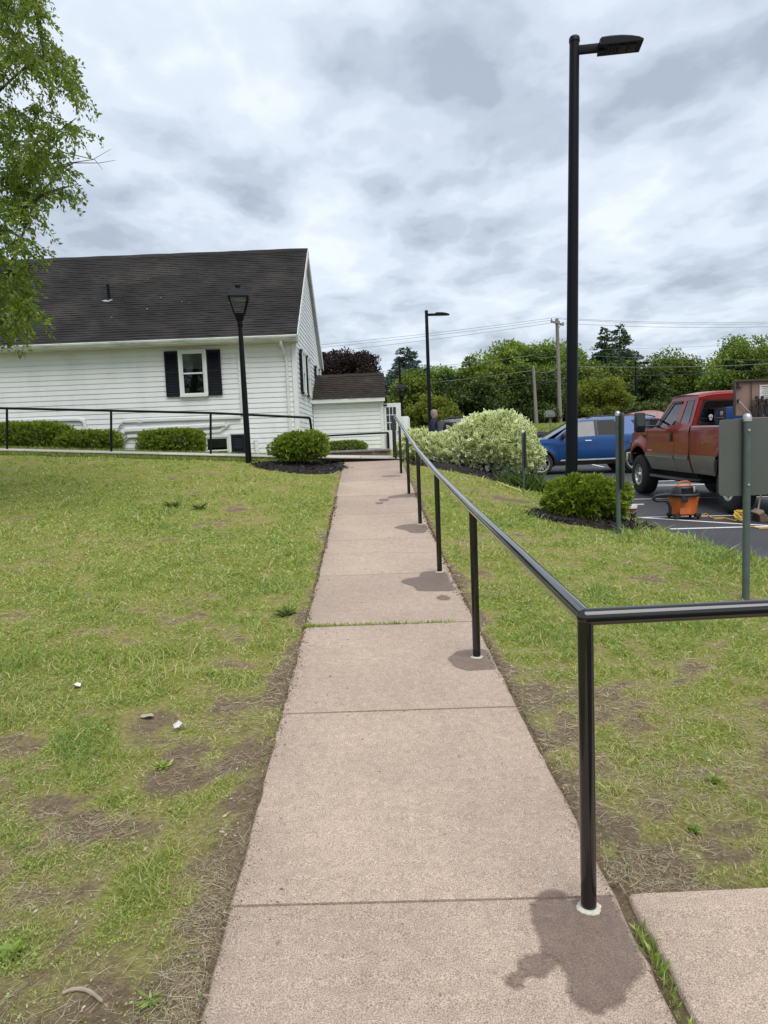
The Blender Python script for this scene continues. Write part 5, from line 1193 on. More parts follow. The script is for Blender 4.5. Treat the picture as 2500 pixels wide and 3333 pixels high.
# extension cord
M['cord'] = plain('yellow_cord', (.62, .40, .04), .55, var=.1)
cp = [z4(1210, 1405), z4(1240, 1400), z4(1275, 1425), z4(1300, 1432), z4(1360, 1428), z4(1420, 1442), z4(1455, 1450)]
P = [onlot(*c_) for c_ in cp]; k0 = P[-1]; cc = onlot(*z4(1482, 1455))
for k in range(46): 
    a_ = R(200 - k * 32); rr = .095 + .02 * math.sin(k * .9); P.append(Vector((cc.x + rr * math.cos(a_) + .012 * math.sin(k), cc.y + rr * .9 * math.sin(a_) , cc.z + .02 + .0016 * k + .05 * (1 + math.sin(a_)))))
P += [onlot(*z4(1515, 1480)), onlot(*z4(1560, 1488)), onlot(*z4(1600, 1497)), onlot(*z4(1659, 1496)), onlot(*z4(1800, 1480))]
tag(MB().tube([(q.x, q.y, max(q.z, float(lot(q.x, q.y))) + .012) for q in P], .0095, 8).build('extension_cord', M['cord']), 'yellow extension cord coiled and trailing over the parking lines', 'cord')
# push broom
v = onlot(*z4(1545, 1450)); br = thing('broom', 'straw push broom with wooden handle lying behind the right sign post', 'broom', (v.x, v.y + .1, v.z), R(-8))
M['straw_b'] = plain('broom_straw', (.22, .16, .095), .9, var=.35, scale=60, stretch=(1, 1, .1)); M['broom_wood'] = plain('broom_wood', (.30, .235, .17), .75, var=.2, scale=20, stretch=(1, 1, .1))
mb = MB(); rb = Matrix.Rotation(R(-32), 3, 'Y'); mb.box((.14, 0, .155), (.10, .36, .045), rot=rb, bev=.012); hb_ = mb.build('block', M['broom_wood'], br)
V = []; F = []
for k in range(420):
    y_ = random.uniform(-.17, .17); x_ = random.uniform(-.035, .035); b0 = rb @ Vector((x_, y_, -.02)) + Vector((.14, 0, .155)); sp = random.uniform(-.03, .03); d = rb @ Vector((x_ * 1.2 + random.uniform(-.02, .02) - .02, sp, -random.uniform(.11, .16))); e_ = b0 + d; e_.z = max(e_.z, .004)
    n_ = Vector((.004, .002, .002)); i = len(V); V += [b0 - n_, b0 + n_, e_ + n_, e_ - n_]; F.append((i, i + 1, i + 2, i + 3))
bs = mesh_np('bristles', np.array([tuple(q) for q in V]), np.array(F), M['straw_b'], parent=br); tag(bs, kind='stuff')
h1 = onlot(*z4(1620, 1300)); MB().tube([(.15, 0, .17), (.33, .35, .50), (.52, .72, .86)], .014, 10).build('handle', M['broom_wood'], br)
# small chips and weeds by the asphalt edge come with the lawn

# ------------------------------------------------------------ utility poles and wires
def upole(label, px, ptop, Y, r0, r1, cross=True, lean=0, base=None):
    p_ = at(px, ptop, Y); z0 = Gz(p_.x, Y); t_ = thing('utility_pole', label, 'utility pole', (p_.x - lean, Y, z0)); h = p_.z - z0
    MB().tube([(0, 0, -.3), (lean / 2, 0, h / 2), (lean, 0, h)], [r0, (r0 + r1) / 2, r1], 10).build('pole', M['pole_wood'], t_)
    if cross:
        rz = Matrix.Rotation(R(55), 3, 'Z')
        MB().box((lean, -.12, h - .35), (2.4, .1, .13), rot=Matrix.Rotation(R(-32), 3, 'Y') @ rz if False else rz, bev=.01).build('cross_arm', M['pole_wood'], t_)
        for q in (-1.1, -.35, .35, 1.1):
            w = rz @ Vector((q, 0, 0)); MB().lathe([(.04, 0), (.06, .05), (.035, .09), (.055, .13), (0, .17)], (lean + w.x, w.y - .12, h - .29), 8).build('insulator', M['wire_grey'], t_)
        MB().tube([(lean, -.12, h - .9), tuple(Vector((lean, -.12, h - .4)) + (rz @ Vector((.6, 0, 0))))], .03, 6).build('brace', M['wire_grey'], t_)
    else: MB().lathe([(r1 * 1.1, 0), (r1 * .6, .06), (0, .08)], (lean, 0, h), 8).build('cap', M['pole_wood'], t_)
    return t_
upole('tall wooden utility pole with a cross-arm before the trees', 1203, 688, 55, .17, .12, lean=-.12)
upole('shorter wooden utility pole left of the tall one', 1152, 792, 54, .15, .10, cross=False, lean=-.15)
def wire(label, pts, r=.016, mat='wire', sag=.5, grp=None):
    W3 = [at(a_, b_, c_) for a_, b_, c_ in pts]; P = []; r = r * .72
    for i in range(len(W3) - 1):
        for k in range(12):
            t_ = k / 12; q = W3[i].lerp(W3[i + 1], t_); q.z -= sag * 4 * t_ * (1 - t_); P.append(q)
    P.append(W3[-1]); return tag(MB().tube(P, r, 5, cap=False).build('power_line', M[mat]), label, 'wire', grp)
wire('topmost thin grey power line meeting the tall pole', [(380, 768, 62), (1196, 686, 55), (1800, 690, 58)], .017, 'wire_grey', .3)
wire('second thin grey power line just below the topmost one', [(380, 775, 62), (1209, 689, 55.4), (1800, 694, 58)], .017, 'wire_grey', .3)
wire('third thin grey power line at the low end of the cross-arm', [(380, 788, 61), (1193, 697, 54.4), (1800, 700, 58)], .017, 'wire_grey', .3)
wire('single faint line crossing the sky between the conifers and the light pole', [(900, 800, 64), (1206, 757, 55), (1800, 735, 60)], .012, 'wire_grey', .1)
wire('upper of the thin middle power lines left of the tall pole', [(560, 820, 60), (1150, 768, 54), (1208, 765, 55), (1800, 776, 58)], .016, 'wire_grey', .2)
wire('pale middle cable running from the annex roof to the tall pole', [(560, 850, 60), (1152, 800, 54), (1208, 790, 55), (1800, 776, 57)], .028, 'wire_grey', .3)
wire('thick black cable in front of the hedge trees', [(560, 872, 60), (1155, 824, 54), (1209, 812, 55), (1800, 786, 57)], .04, 'wire', .3)
wire('black cable just under the thick one before the trees', [(560, 866, 60), (1154, 815, 54), (1209, 797, 55), (1800, 792, 57)], .024, 'wire', .3)
# mailbox
p = at(1187, 893, 47); mz = Gz(p.x, 47)
mbx = thing('mailbox', 'weathered grey mailbox on a wooden post at the far verge', 'mailbox', (p.x, 47, mz)); hh = p.z - mz
MB().box((0.05, 0, hh / 2 - .1), (.12, .12, hh - .1), rot=Matrix.Rotation(R(-3), 3, 'Y')).build('post', M['pole_wood'], mbx); mb = MB(); mb.prism([(-.28, 0), (.28, 0), (.28, .26), (.22, .36), (.1, .42), (-.1, .42), (-.22, .36), (-.28, .26)], .6, lambda a_, b_, t2: (a_, t2 - .3, hh - .22 + b_)); mb.build('box', M['pole_wood'], mbx, ang=50); MB().box((0, -.31, hh - .05), (.3, .02, .2), bev=.01).build('box_door', M['wire_grey'], mbx)

# ------------------------------------------------------------ neighbour house beyond
nb = thing('house', 'low grey neighbour house behind the red pickup truck', 'house', (at(1480, 900, 68).x, 68, Gz(28, 68) - .2)); nz_ = nb.location.z
M['nb_wall'] = plain('grey_siding', (.27, .26, .24), .8, var=.1, scale=3); M['nb_roof'] = plain('grey_shingle', (.062, .062, .062), .95, var=.25, scale=2, bump=.3, bscale=8, spec=.1)
x0_, x1_ = at(1440, 880, 68).x - nb.location.x, 16.0; ze, zr_ = at(1440, 872, 68).z - nz_, at(1530, 849, 72).z - nz_
MB().box(((x0_ + x1_) / 2, 4, ze / 2), (x1_ - x0_, 8, ze)).build('wall', M['nb_wall'], nb, smooth=False)
mb = MB(); o_ = .5
V = [(x0_ - o_, -o_, ze - .05), (x1_ + o_, -o_, ze - .05), (x1_ + o_, 8 + o_, ze - .05), (x0_ - o_, 8 + o_, ze - .05), (x0_ + 3.4, 4, zr_), (x1_ - 3, 4, zr_)]
mb.add(V, [(0, 1, 5, 4), (1, 2, 5), (2, 3, 4, 5), (3, 0, 4), (3, 2, 1, 0)]); mb.build('roof', M['nb_roof'], nb, smooth=False)
xa = at(1416, 880, 74).x - nb.location.x; MB().box((xa + 3, 9, (ze - .5) / 2), (6, 6, ze - .5)).build('side_wing', M['nb_wall'], nb, smooth=False)
mb = MB(); V = [(xa - .4, 5.6, ze - .55), (xa + 7, 5.6, ze - .55), (xa + 7, 12.4, ze - .55), (xa - .4, 12.4, ze - .55), (xa - .2, 9, zr_ - .45), (xa + 7, 9, zr_ - .45)]; mb.add(V, [(0, 1, 5, 4), (1, 2, 5), (2, 3, 4, 5), (3, 0, 4), (3, 2, 1, 0)]); mb.build('wing_roof', M['nb_roof'], nb, smooth=False)
MB().box((x0_ + 2.6, -.03, ze * .55), (1.5, .06, 1.1)).build('window', M['dark_window'], nb, smooth=False); MB().box((x0_ + 6, -.03, ze * .55), (1.5, .06, 1.1)).build('window', M['dark_window'], nb, smooth=False); MB().box(((x0_ + x1_) / 2, -.48, ze - .1), (x1_ - x0_ + 1.1, .08, .2)).build('fascia', M['trim'], nb, smooth=False)

# ------------------------------------------------------------ person
M['skin'] = plain('skin', (.42, .245, .18), .55, var=.08); M['navy'] = plain('navy_cloth', (.010, .013, .034), .85, var=.25, scale=12, bump=.4, bscale=14); M['hair'] = plain('grey_hair', (.22, .21, .20), .8, var=.4, scale=60); M['trouser'] = plain('dark_trousers', (.02, .02, .024), .9)
pp = at(937, 885, 23.0); gz = Gz(pp.x - .05, 23.0); PH = pp.z - gz
person = thing('person', 'person in a navy jacket holding white papers behind the variegated shrub', 'person', (pp.x - .03, 23.0, gz), R(0)); K_ = PH / 1.78
def skin(name, joints, edges, mat, par, sub=2, root=0):
    me = bpy.data.meshes.new(name); me.from_pydata([tuple(Vector(j_[:3]) * K_) for j_ in joints], edges, []); me.materials.append(mat)
    o_ = bpy.data.objects.new(name, me); col.objects.link(o_); o_.parent = par
    m_ = o_.modifiers.new('skin', 'SKIN'); m_.use_smooth_shade = True
    for i, j_ in enumerate(joints):
        sv = me.skin_vertices[0].data[i]; rr = j_[3]; sv.radius = (rr[0] * K_, rr[1] * K_) if isinstance(rr, tuple) else (rr * K_, rr * K_); sv.use_root = (i == root)
    s_ = o_.modifiers.new('sub', 'SUBSURF'); s_.levels = sub; s_.render_levels = sub; return o_
# facing +X ; y<0 is the side towards the viewer (his right arm)
J = [(0, 0, .96, (.16, .14)), (0, 0, 1.10, (.17, .145)), (.02, 0, 1.28, (.165, .15)), (.01, 0, 1.42, (.14, .12)), (.025, 0, 1.50, .062), (.04, 0, 1.56, .058),
     (.0, -.19, 1.42, .075), (-.05, -.24, 1.16, .06), (.16, -.20, 1.02, .048), (.27, -.14, 1.00, .036),
     (.0, .19, 1.42, .075), (-.02, .24, 1.16, .06), (.18, .18, 1.04, .048), (.29, .12, 1.04, .036),
     (0, -.10, .90, .105), (.02, -.10, .50, .072), (-.03, -.10, .09, .048), (.12, -.10, .035, .04),
     (0, .10, .90, .105), (.0, .10, .50, .072), (-.03, .10, .09, .048), (.12, .10, .035, .04)]
E_ = [(0, 1), (1, 2), (2, 3), (3, 4), (4, 5), (3, 6), (6, 7), (7, 8), (8, 9), (3, 10), (10, 11), (11, 12), (12, 13), (0, 14), (14, 15), (15, 16), (16, 17), (0, 18), (18, 19), (19, 20), (20, 21)]
skin('body', J, E_, M['navy'], person)
skin('trousers', [(0, 0, .93, .12), (0, -.10, .88, .118), (.02, -.10, .50, .082), (-.03, -.10, .11, .062), (0, .10, .88, .118), (.0, .10, .50, .082), (-.03, .10, .11, .062)], [(0, 1), (1, 2), (2, 3), (0, 4), (4, 5), (5, 6)], M['trouser'], person)
mb = MB(); P = []
prof_ = [(1.50, .045, .045, .02), (1.545, .066, .058, .035), (1.58, .085, .068, .045), (1.62, .098, .074, .045), (1.67, .102, .078, .04), (1.72, .096, .075, .034), (1.76, .07, .055, .03), (1.785, .02, .016, .028)]
for z_, rx, ry, cx_ in prof_: P.append([(cx_ + rx * math.cos(a_), ry * math.sin(a_), z_) for a_ in np.linspace(0, 2 * math.pi, 25)])
mb.grid(P); mb.v = [tuple(Vector(q) * K_) for q in mb.v]; head = mb.build('head', M['skin'], person)
def hp_(mb, name, mat): mb.v = [tuple(Vector(q) * K_) for q in mb.v]; return mb.build(name, mat, head)
mb = MB(); mb.add([(.130, 0, 1.665), (.165, -.0, 1.625), (.135, -.018, 1.618), (.135, .018, 1.618)], [(0, 2, 1), (0, 1, 3), (1, 2, 3)]); hp_(mb, 'nose', M['skin'])
mb = MB(); P = [[(.036 + rx * 1.05 * math.cos(a_), ry * 1.07 * math.sin(a_), z_) for a_ in np.linspace(R(84 + 60 * max(0, (1.70 - z_) / .15)), R(276 - 60 * max(0, (1.70 - z_) / .15)), 18)] for z_, rx, ry in ((1.575, .084, .066), (1.63, .100, .076), (1.68, .103, .080), (1.72, .099, .078))]; mb.grid(P); hp_(mb, 'hair', M['hair'])
mb = MB(); mb.grid([[(.034 + r_ * 1.05 * math.cos(a_), r_ * .84 * math.sin(a_), z_) for a_ in np.linspace(0, 2 * math.pi, 20)] for z_, r_ in ((1.715, .099), (1.752, .085), (1.78, .05), (1.795, .008))]); hp_(mb, 'hair_top', M['hair'])
mb = MB(); mb.grid([[(.047 + r_ * math.cos(a_), r_ * .82 * math.sin(a_), z_) for a_ in np.linspace(R(-75), R(75), 14)] for z_, r_ in ((1.598, .096), (1.57, .090), (1.535, .072), (1.515, .055))]); hp_(mb, 'beard', M['hair'])
for sd in (-1, 1): mb = MB(); mb.lathe([(.004, -.012), (.026, -.006), (.028, .004), (.012, .01)], (.03, sd * .08, 1.645), 12, 'Y'); hp_(mb, 'ear', M['skin'])
mb = MB(); mb.tube([(.035, -.086, 1.672), (.125, -.062, 1.672), (.146, -.02, 1.668), (.146, .02, 1.668), (.125, .062, 1.672), (.035, .086, 1.672)], .004, 6); hp_(mb, 'glasses', M['plastic_black'])
for sd in (-1, 1): mb = MB(); mb.lathe([(0, -.004), (.010, 0), (0, .004)], (.132, sd * .034, 1.665), 8, 'X'); hp_(mb, 'eye', M['plastic_black'])
mb = MB(); mb.box((.135, 0, 1.588), (.012, .045, .008)); hp_(mb, 'mouth', M['skin'])
def hand(base, d, nrm, name='hand'):
    d = Vector(d).normalized(); nrm = Vector(nrm).normalized(); s_ = d.cross(nrm); b_ = Vector(base)
    J = [tuple(b_) + (.026,), tuple(b_ + d * .05) + ((.036, .02),), tuple(b_ + d * .085) + ((.036, .018),)]; E2 = [(0, 1), (1, 2)]
    for k, (o2, L) in enumerate(((-.030, .066), (-.010, .076), (.010, .072), (.029, .058))):
        i = len(J); r0 = b_ + d * .085 + s_ * o2; J += [tuple(r0) + (.0095,), tuple(r0 + d * L * .5 - nrm * .012) + (.009,), tuple(r0 + d * L * .7 - nrm * .045) + (.008,)]; E2 += [(2, i), (i, i + 1), (i + 1, i + 2)]
    i = len(J); r0 = b_ + d * .035 - s_ * .032; J += [tuple(r0) + (.011,), tuple(r0 + d * .03 - s_ * .022 - nrm * .01) + (.010,), tuple(r0 + d * .055 - s_ * .02 - nrm * .03) + (.009,)]; E2 += [(0, i), (i, i + 1), (i + 1, i + 2)]
    return skin(name, J, E2, M['skin'], person, 1)
hand((.27, -.14, 1.0), (1, .25, .05), (0, -.2, 1)); hand((.29, .12, 1.04), (1, -.25, .05), (0, .2, 1))
mb = MB(); mb.box((0, 0, 0), (.24, .17, .012)); pr_ = thing('papers', 'white folded papers held by the person in navy', 'paper', tuple(person.location + Vector((.34, -.02, 1.09)) * K_)); o_ = mb.build('sheet_stack', M['sticker'], pr_, smooth=False); o_.rotation_euler = (R(10), R(-32), R(8))
o_ = MB().box((0.01, .01, .012), (.22, .15, .006)).build('top_sheet', M['sticker'], pr_, smooth=False); o_.rotation_euler = (R(10), R(-28), R(14))
cupt = thing('paper_cup', 'white paper cup held at the waist of the person in navy', 'cup', tuple(person.location + Vector((.40, -.13, .96)) * K_)); MB().lathe([(.028, 0), (.036, .12), (.039, .122), (.037, .128)], (0, 0, 0), 14).build('cup', M['sticker'], cupt); MB().lathe([(.040, .12), (.040, .135), (.03, .14), (0, .142)], (0, 0, 0), 14).build('lid', M['sticker'], cupt)
# lawn scraps: yellow strip, litter, stick
a, b = at(1075, 1049, 15.2), at(1125, 1062, 14.3)
mb = MB(); mb.tube([(q.x, q.y, Gz(q.x, q.y) + .03) for q in (a, a.lerp(b, .5), b)], .018, 4); tag(mb.build('marking_strip', plain('strip_yellow', (.55, .50, .20), .6)), 'pale yellow strip lying on the right lawn below the shrub', 'strip')

# ------------------------------------------------------------ foliage
def unit(a): return a / np.maximum(1e-9, np.linalg.norm(a, axis=-1, keepdims=True))
def rdir(n): return unit(rng.normal(size=(n, 3)))
def kites(C, D, S, wr=.3, fold=0.0):
    n = len(C); S = np.asarray(S)[:, None] if np.ndim(S) else np.full((n, 1), S)
    side = unit(np.cross(D, rdir(n))); nn = np.cross(D, side)
    V = np.empty((n, 4, 3)); V[:, 0] = C; m = C + D * S * .45 + nn * S * fold
    V[:, 1] = m + side * S * wr; V[:, 2] = C + D * S; V[:, 3] = m - side * S * wr
    return V.reshape(-1, 3), np.arange(n * 4).reshape(n, 4)
def leafobj(name, C, D, S, wr, mat, rnd, parent=None, fold=0.0):
    V, F = kites(C, D, S, wr, fold); return mesh_np(name, V, F, mat, rnd, parent=parent)
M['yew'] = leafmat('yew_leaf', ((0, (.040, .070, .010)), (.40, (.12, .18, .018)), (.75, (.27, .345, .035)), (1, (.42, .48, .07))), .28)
M['vari_green'] = leafmat('variegated_green', ((0, (.075, .12, .035)), (.6, (.15, .21, .065)), (1, (.23, .30, .10))), .28)
M['vari_cream'] = leafmat('variegated_cream', ((0, (.62, .67, .38)), (.6, (.80, .83, .53)), (1, (.88, .89, .68))), .3)
M['tree_near'] = leafmat('willow_leaf', ((0, (0.070, 0.112, 0.017)), (.5, (0.167, 0.235, 0.036)), (.85, (0.248, 0.325, 0.054)), (1, (0.346, 0.403, 0.096))), .45)
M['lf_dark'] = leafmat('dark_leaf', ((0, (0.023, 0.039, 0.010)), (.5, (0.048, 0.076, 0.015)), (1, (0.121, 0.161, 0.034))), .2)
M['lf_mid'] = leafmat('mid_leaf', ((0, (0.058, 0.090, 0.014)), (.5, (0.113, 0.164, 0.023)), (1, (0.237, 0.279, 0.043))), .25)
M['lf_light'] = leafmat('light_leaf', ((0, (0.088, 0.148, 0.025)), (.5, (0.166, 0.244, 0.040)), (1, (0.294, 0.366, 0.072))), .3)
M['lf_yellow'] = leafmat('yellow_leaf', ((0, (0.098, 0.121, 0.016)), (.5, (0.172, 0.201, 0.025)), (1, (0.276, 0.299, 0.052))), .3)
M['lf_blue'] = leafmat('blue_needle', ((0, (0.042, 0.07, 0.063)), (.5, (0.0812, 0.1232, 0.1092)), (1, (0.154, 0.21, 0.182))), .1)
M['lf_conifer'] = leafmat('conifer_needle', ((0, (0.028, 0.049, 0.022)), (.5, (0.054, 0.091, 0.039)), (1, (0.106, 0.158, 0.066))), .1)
M['lf_purple'] = leafmat('purple_leaf', ((0, (.012, .008, .009)), (.5, (.026, .015, .016)), (1, (.050, .030, .028))), .15, tint=(1.3, .9, .8))
def clipped(label, name, c, size, n, mat='yew', power=3.0, leaf=.055, group=None, cat='bush', wob=.08, stems=4, seedn=1, base=0.0, wr=.16, flat_top=False):
    """clipped shrub: superellipsoid filled with sprigs; c = centre of the base"""
    t_ = thing(name, label, cat, c, 0, group); sx, sy, sz = size
    nn = n; d = rdir(nn * 2); d = d[d[:, 2] > -.85][:nn]; nn = len(d)
    k = (np.abs(d[:, 0]) ** power + np.abs(d[:, 1]) ** power + np.abs(d[:, 2]) ** power) ** (-1 / power)
    lum = 1 + wob * (vnoise(d[:, 0] * 3.1 + seedn, d[:, 1] * 3.1 + d[:, 2] * 2.7, seedn) - .5) * 2 + wob * 1.1 * (vnoise(d[:, 0] * 9 + seedn, d[:, 2] * 9 + d[:, 1] * 8, seedn + 4) - .5) * 2
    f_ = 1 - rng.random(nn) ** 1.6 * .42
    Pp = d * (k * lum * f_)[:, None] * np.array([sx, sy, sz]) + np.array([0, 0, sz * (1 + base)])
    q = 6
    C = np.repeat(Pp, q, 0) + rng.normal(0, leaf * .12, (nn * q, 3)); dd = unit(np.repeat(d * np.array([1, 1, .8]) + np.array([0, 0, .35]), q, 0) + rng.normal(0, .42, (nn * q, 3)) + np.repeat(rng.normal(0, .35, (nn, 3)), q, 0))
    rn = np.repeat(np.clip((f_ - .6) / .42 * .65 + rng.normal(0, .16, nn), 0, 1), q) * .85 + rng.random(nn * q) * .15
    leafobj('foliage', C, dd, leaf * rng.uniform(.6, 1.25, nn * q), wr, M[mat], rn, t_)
    P = []
    for th_ in np.linspace(-1.1, 1.57, 9):
        row = []
        for ph in np.linspace(0, 2 * math.pi, 19):
            v_ = np.array([math.cos(th_) * math.cos(ph), math.cos(th_) * math.sin(ph), math.sin(th_)]); kk = (np.abs(v_) ** power).sum() ** (-1 / power) * .60 * (1 + .1 * math.sin(ph * 3 + th_ * 4)); row.append(tuple(v_ * kk * np.array([sx, sy, sz]) + np.array([0, 0, sz * (1 + base)])))
        P.append(row)
    MB().grid(P).build('shade_core', M['twig'], t_)  # solid twig-coloured core, added to block light and darken the gaps between sprigs
    for k_ in range(stems):
        a_ = 2 * math.pi * k_ / stems + .4; r_ = .55; MB().tube([(.05 * math.cos(a_), .05 * math.sin(a_), -.08), (sx * .25 * math.cos(a_), sy * .25 * math.sin(a_), sz * .5 + base * sz), (sx * r_ * math.cos(a_), sy * r_ * math.sin(a_), sz * (1.1 + base))], [.022, .016, .008], 6).build('stem', M['twig'], t_)
    return t_
def mulch(x, y, rx, ry, label, n=900):
    zf = lambda a_, b_: Gz(x + a_, y + b_) + .02 + .09 * max(0, 1 - (a_ / rx) ** 2 - (b_ / ry) ** 2) ** .7
    t_ = thing('mulch_bed', label, 'mulch bed', (x, y, Gz(x, y))); z0 = Gz(x, y); mb = MB(); P = []
    for r_ in np.linspace(0, 1, 9): P.append([(rx * r_ * math.cos(a_) * (1 + .07 * math.sin(3 * a_)), ry * r_ * math.sin(a_), zf(rx * r_ * math.cos(a_), ry * r_ * math.sin(a_)) - z0 - (.05 if r_ > .95 else 0)) for a_ in np.linspace(0, 2 * math.pi, 33)])
    mb.grid(P); mb.build('mound', M['mulch'], t_)
    C = []; 
    for _ in range(n):
        a_ = random.uniform(0, 6.28); r_ = math.sqrt(random.random()) * 1.03; ax, ay = rx * r_ * math.cos(a_) * (1 + .07 * math.sin(3 * a_)), ry * r_ * math.sin(a_); C.append((ax, ay, zf(ax, ay) - z0 + .004))
    C = np.array(C); D_ = unit(rng.normal(size=(n, 3)) * np.array([1, 1, .45])); o_ = leafobj('wood_chips', C, D_, rng.uniform(.03, .09, n), .22, M['chip'], rng.random(n), t_); tag(o_, kind='stuff'); return t_
M['chip'] = leafmat('mulch_chip', ((0, (.010, .008, .007)), (.7, (.028, .021, .017)), (1, (.075, .055, .04))), .0)
# bushes
p = at(652, 990, 15.7); mulch(p.x, 15.7, 1.05, .75, 'black mulch mound under the bush beside the top of the path', 1300)
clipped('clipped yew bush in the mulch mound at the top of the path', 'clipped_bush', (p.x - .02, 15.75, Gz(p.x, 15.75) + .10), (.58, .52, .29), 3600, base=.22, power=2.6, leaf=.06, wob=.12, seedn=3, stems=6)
p = at(1265, 1125, 11.0); mulch(p.x + .05, 10.85, .95, .62, 'dark mulch around the clipped bush beside the car park', 1100)
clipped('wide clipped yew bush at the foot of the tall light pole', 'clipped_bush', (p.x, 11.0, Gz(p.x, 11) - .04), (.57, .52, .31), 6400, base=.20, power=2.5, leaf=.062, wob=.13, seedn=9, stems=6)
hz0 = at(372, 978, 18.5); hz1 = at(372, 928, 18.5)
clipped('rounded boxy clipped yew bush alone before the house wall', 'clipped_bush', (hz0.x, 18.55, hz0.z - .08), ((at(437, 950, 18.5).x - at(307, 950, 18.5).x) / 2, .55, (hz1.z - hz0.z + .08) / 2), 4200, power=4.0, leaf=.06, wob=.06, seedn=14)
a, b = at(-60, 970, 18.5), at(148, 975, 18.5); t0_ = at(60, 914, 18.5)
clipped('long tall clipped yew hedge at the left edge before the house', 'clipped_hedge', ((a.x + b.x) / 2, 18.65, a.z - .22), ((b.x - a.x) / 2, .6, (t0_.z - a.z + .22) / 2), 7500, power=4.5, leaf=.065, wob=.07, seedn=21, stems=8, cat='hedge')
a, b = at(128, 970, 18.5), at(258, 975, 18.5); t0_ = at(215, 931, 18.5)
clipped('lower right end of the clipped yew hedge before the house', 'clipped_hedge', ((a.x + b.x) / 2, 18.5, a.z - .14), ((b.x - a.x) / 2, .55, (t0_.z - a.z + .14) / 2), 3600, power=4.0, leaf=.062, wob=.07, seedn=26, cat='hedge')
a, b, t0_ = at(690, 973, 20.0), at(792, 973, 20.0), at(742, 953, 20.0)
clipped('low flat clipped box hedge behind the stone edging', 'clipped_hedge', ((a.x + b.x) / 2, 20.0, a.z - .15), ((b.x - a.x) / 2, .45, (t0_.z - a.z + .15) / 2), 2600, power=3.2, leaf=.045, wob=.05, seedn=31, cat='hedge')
# variegated shrub: rounded mounds of cream-edged leaves
def variegated(label, mounds, n, loc, leaf=.085):
    t_ = thing('variegated_shrub', label, 'shrub', loc); Cs = []; Ds = []; fs = []
    tot = sum(r_[3] * r_[5] for r_ in mounds)
    for cx_, cy_, cz_, rx, ry, rz in mounds:
        k_ = int(n * rx * rz / tot); d = rdir(k_); d[:, 2] = np.where(d[:, 2] < -.75, -d[:, 2], d[:, 2])
        lum = 1 + .16 * (vnoise(d[:, 0] * 3.3 + cx_, d[:, 1] * 3 + d[:, 2] * 3.4, 2) - .5) * 2 + .10 * (vnoise(d[:, 0] * 9, d[:, 1] * 8 + d[:, 2] * 9, 6) - .5) * 2
        f_ = 1 - rng.random(k_) ** 1.8 * .40; Cs.append(np.array([cx_, cy_, cz_]) + d * (lum * f_)[:, None] * np.array([rx, ry, rz])); Ds.append(d); fs.append(f_)
    C = np.concatenate(Cs); d = np.concatenate(Ds); f_ = np.concatenate(fs); q = 4
    C = np.repeat(C, q, 0) + rng.normal(0, .018, (len(C) * q, 3)); m = len(C); D_ = unit(np.repeat(d * .7 + np.array([0, -.1, .55]), q, 0) + rng.normal(0, .55, (m, 3)))
    S_ = (leaf * rng.uniform(.65, 1.25, m))[:, None]; side = unit(np.cross(D_, rdir(m) * .6 + np.array([0, -.6, .6]))); nn = np.cross(D_, side)
    V = np.empty((m, 4, 3)); mid = C + D_ * S_ * .45; V[:, 0] = C; V[:, 1] = mid + side * S_ * .27; V[:, 2] = C + D_ * S_; V[:, 3] = mid - side * S_ * .27
    rn = rng.random(m); o_ = mesh_np('cream_leaf_edges', V.reshape(-1, 3), np.arange(m * 4).reshape(m, 4), M['vari_cream'], rn, parent=t_)
    V2 = np.concatenate([V.copy(), V.copy()]); 
    cen = C + D_ * S_ * .47; 
    for s_, e_ in ((0, 1), (1, -1)):
        for k_ in range(4): V2[s_ * m:(s_ + 1) * m, k_] = cen + (V[:, k_] - cen) * (.38 if k_ % 2 else .52) + nn * S_ * .02 * e_
    mesh_np('green_leaf_centres', V2.reshape(-1, 3), np.arange(2 * m * 4).reshape(2 * m, 4), M['vari_green'], np.concatenate([rn, rn]), parent=t_)
    for cx_, cy_, cz_, rx, ry, rz in mounds:
        for k_ in range(5): a_ = k_ * 1.26; MB().tube([(cx_ + .08 * math.cos(a_), cy_ + .08 * math.sin(a_), cz_ - rz * 1.15), (cx_ + rx * .4 * math.cos(a_), cy_ + ry * .4 * math.sin(a_), cz_ - rz * .1), (cx_ + rx * .75 * math.cos(a_), cy_ + ry * .75 * math.sin(a_), cz_ + rz * .5)], [.02, .014, .006], 6).build('stem', M['bark'], t_)
    return t_
def W2(px, py, Y, ox, oy, oz): q = at(px, py, Y); return (q.x - ox, q.y - oy, q.z - oz)
o1 = (at(1070, 1000, 17).x, 17.0, Gz(2.4, 17.0))
variegated('large rounded variegated shrub with cream-edged leaves beside the rail', [(*W2(1055, 955, 17, *o1), .92, .85, .66), (*W2(1112, 975, 16.8, *o1), .58, .65, .58), (*W2(1008, 975, 17, *o1), .55, .6, .48)], 5200, o1, .115)
o2 = (at(915, 985, 17.2).x, 17.2, Gz(.9, 17.2))
variegated('smaller variegated shrub with cream-edged leaves close to the handrail end', [(*W2(898, 967, 17.3, *o2), .40, .45, .36), (*W2(945, 975, 17.1, *o2), .45, .5, .36), (*W2(872, 985, 17.3, *o2), .22, .3, .30)], 2500, o2, .11)
p = at(1080, 1035, 16.0); mulch(p.x - .4, 16.35, 1.75, .55, 'dark mulch strip under the variegated shrubs', 900)
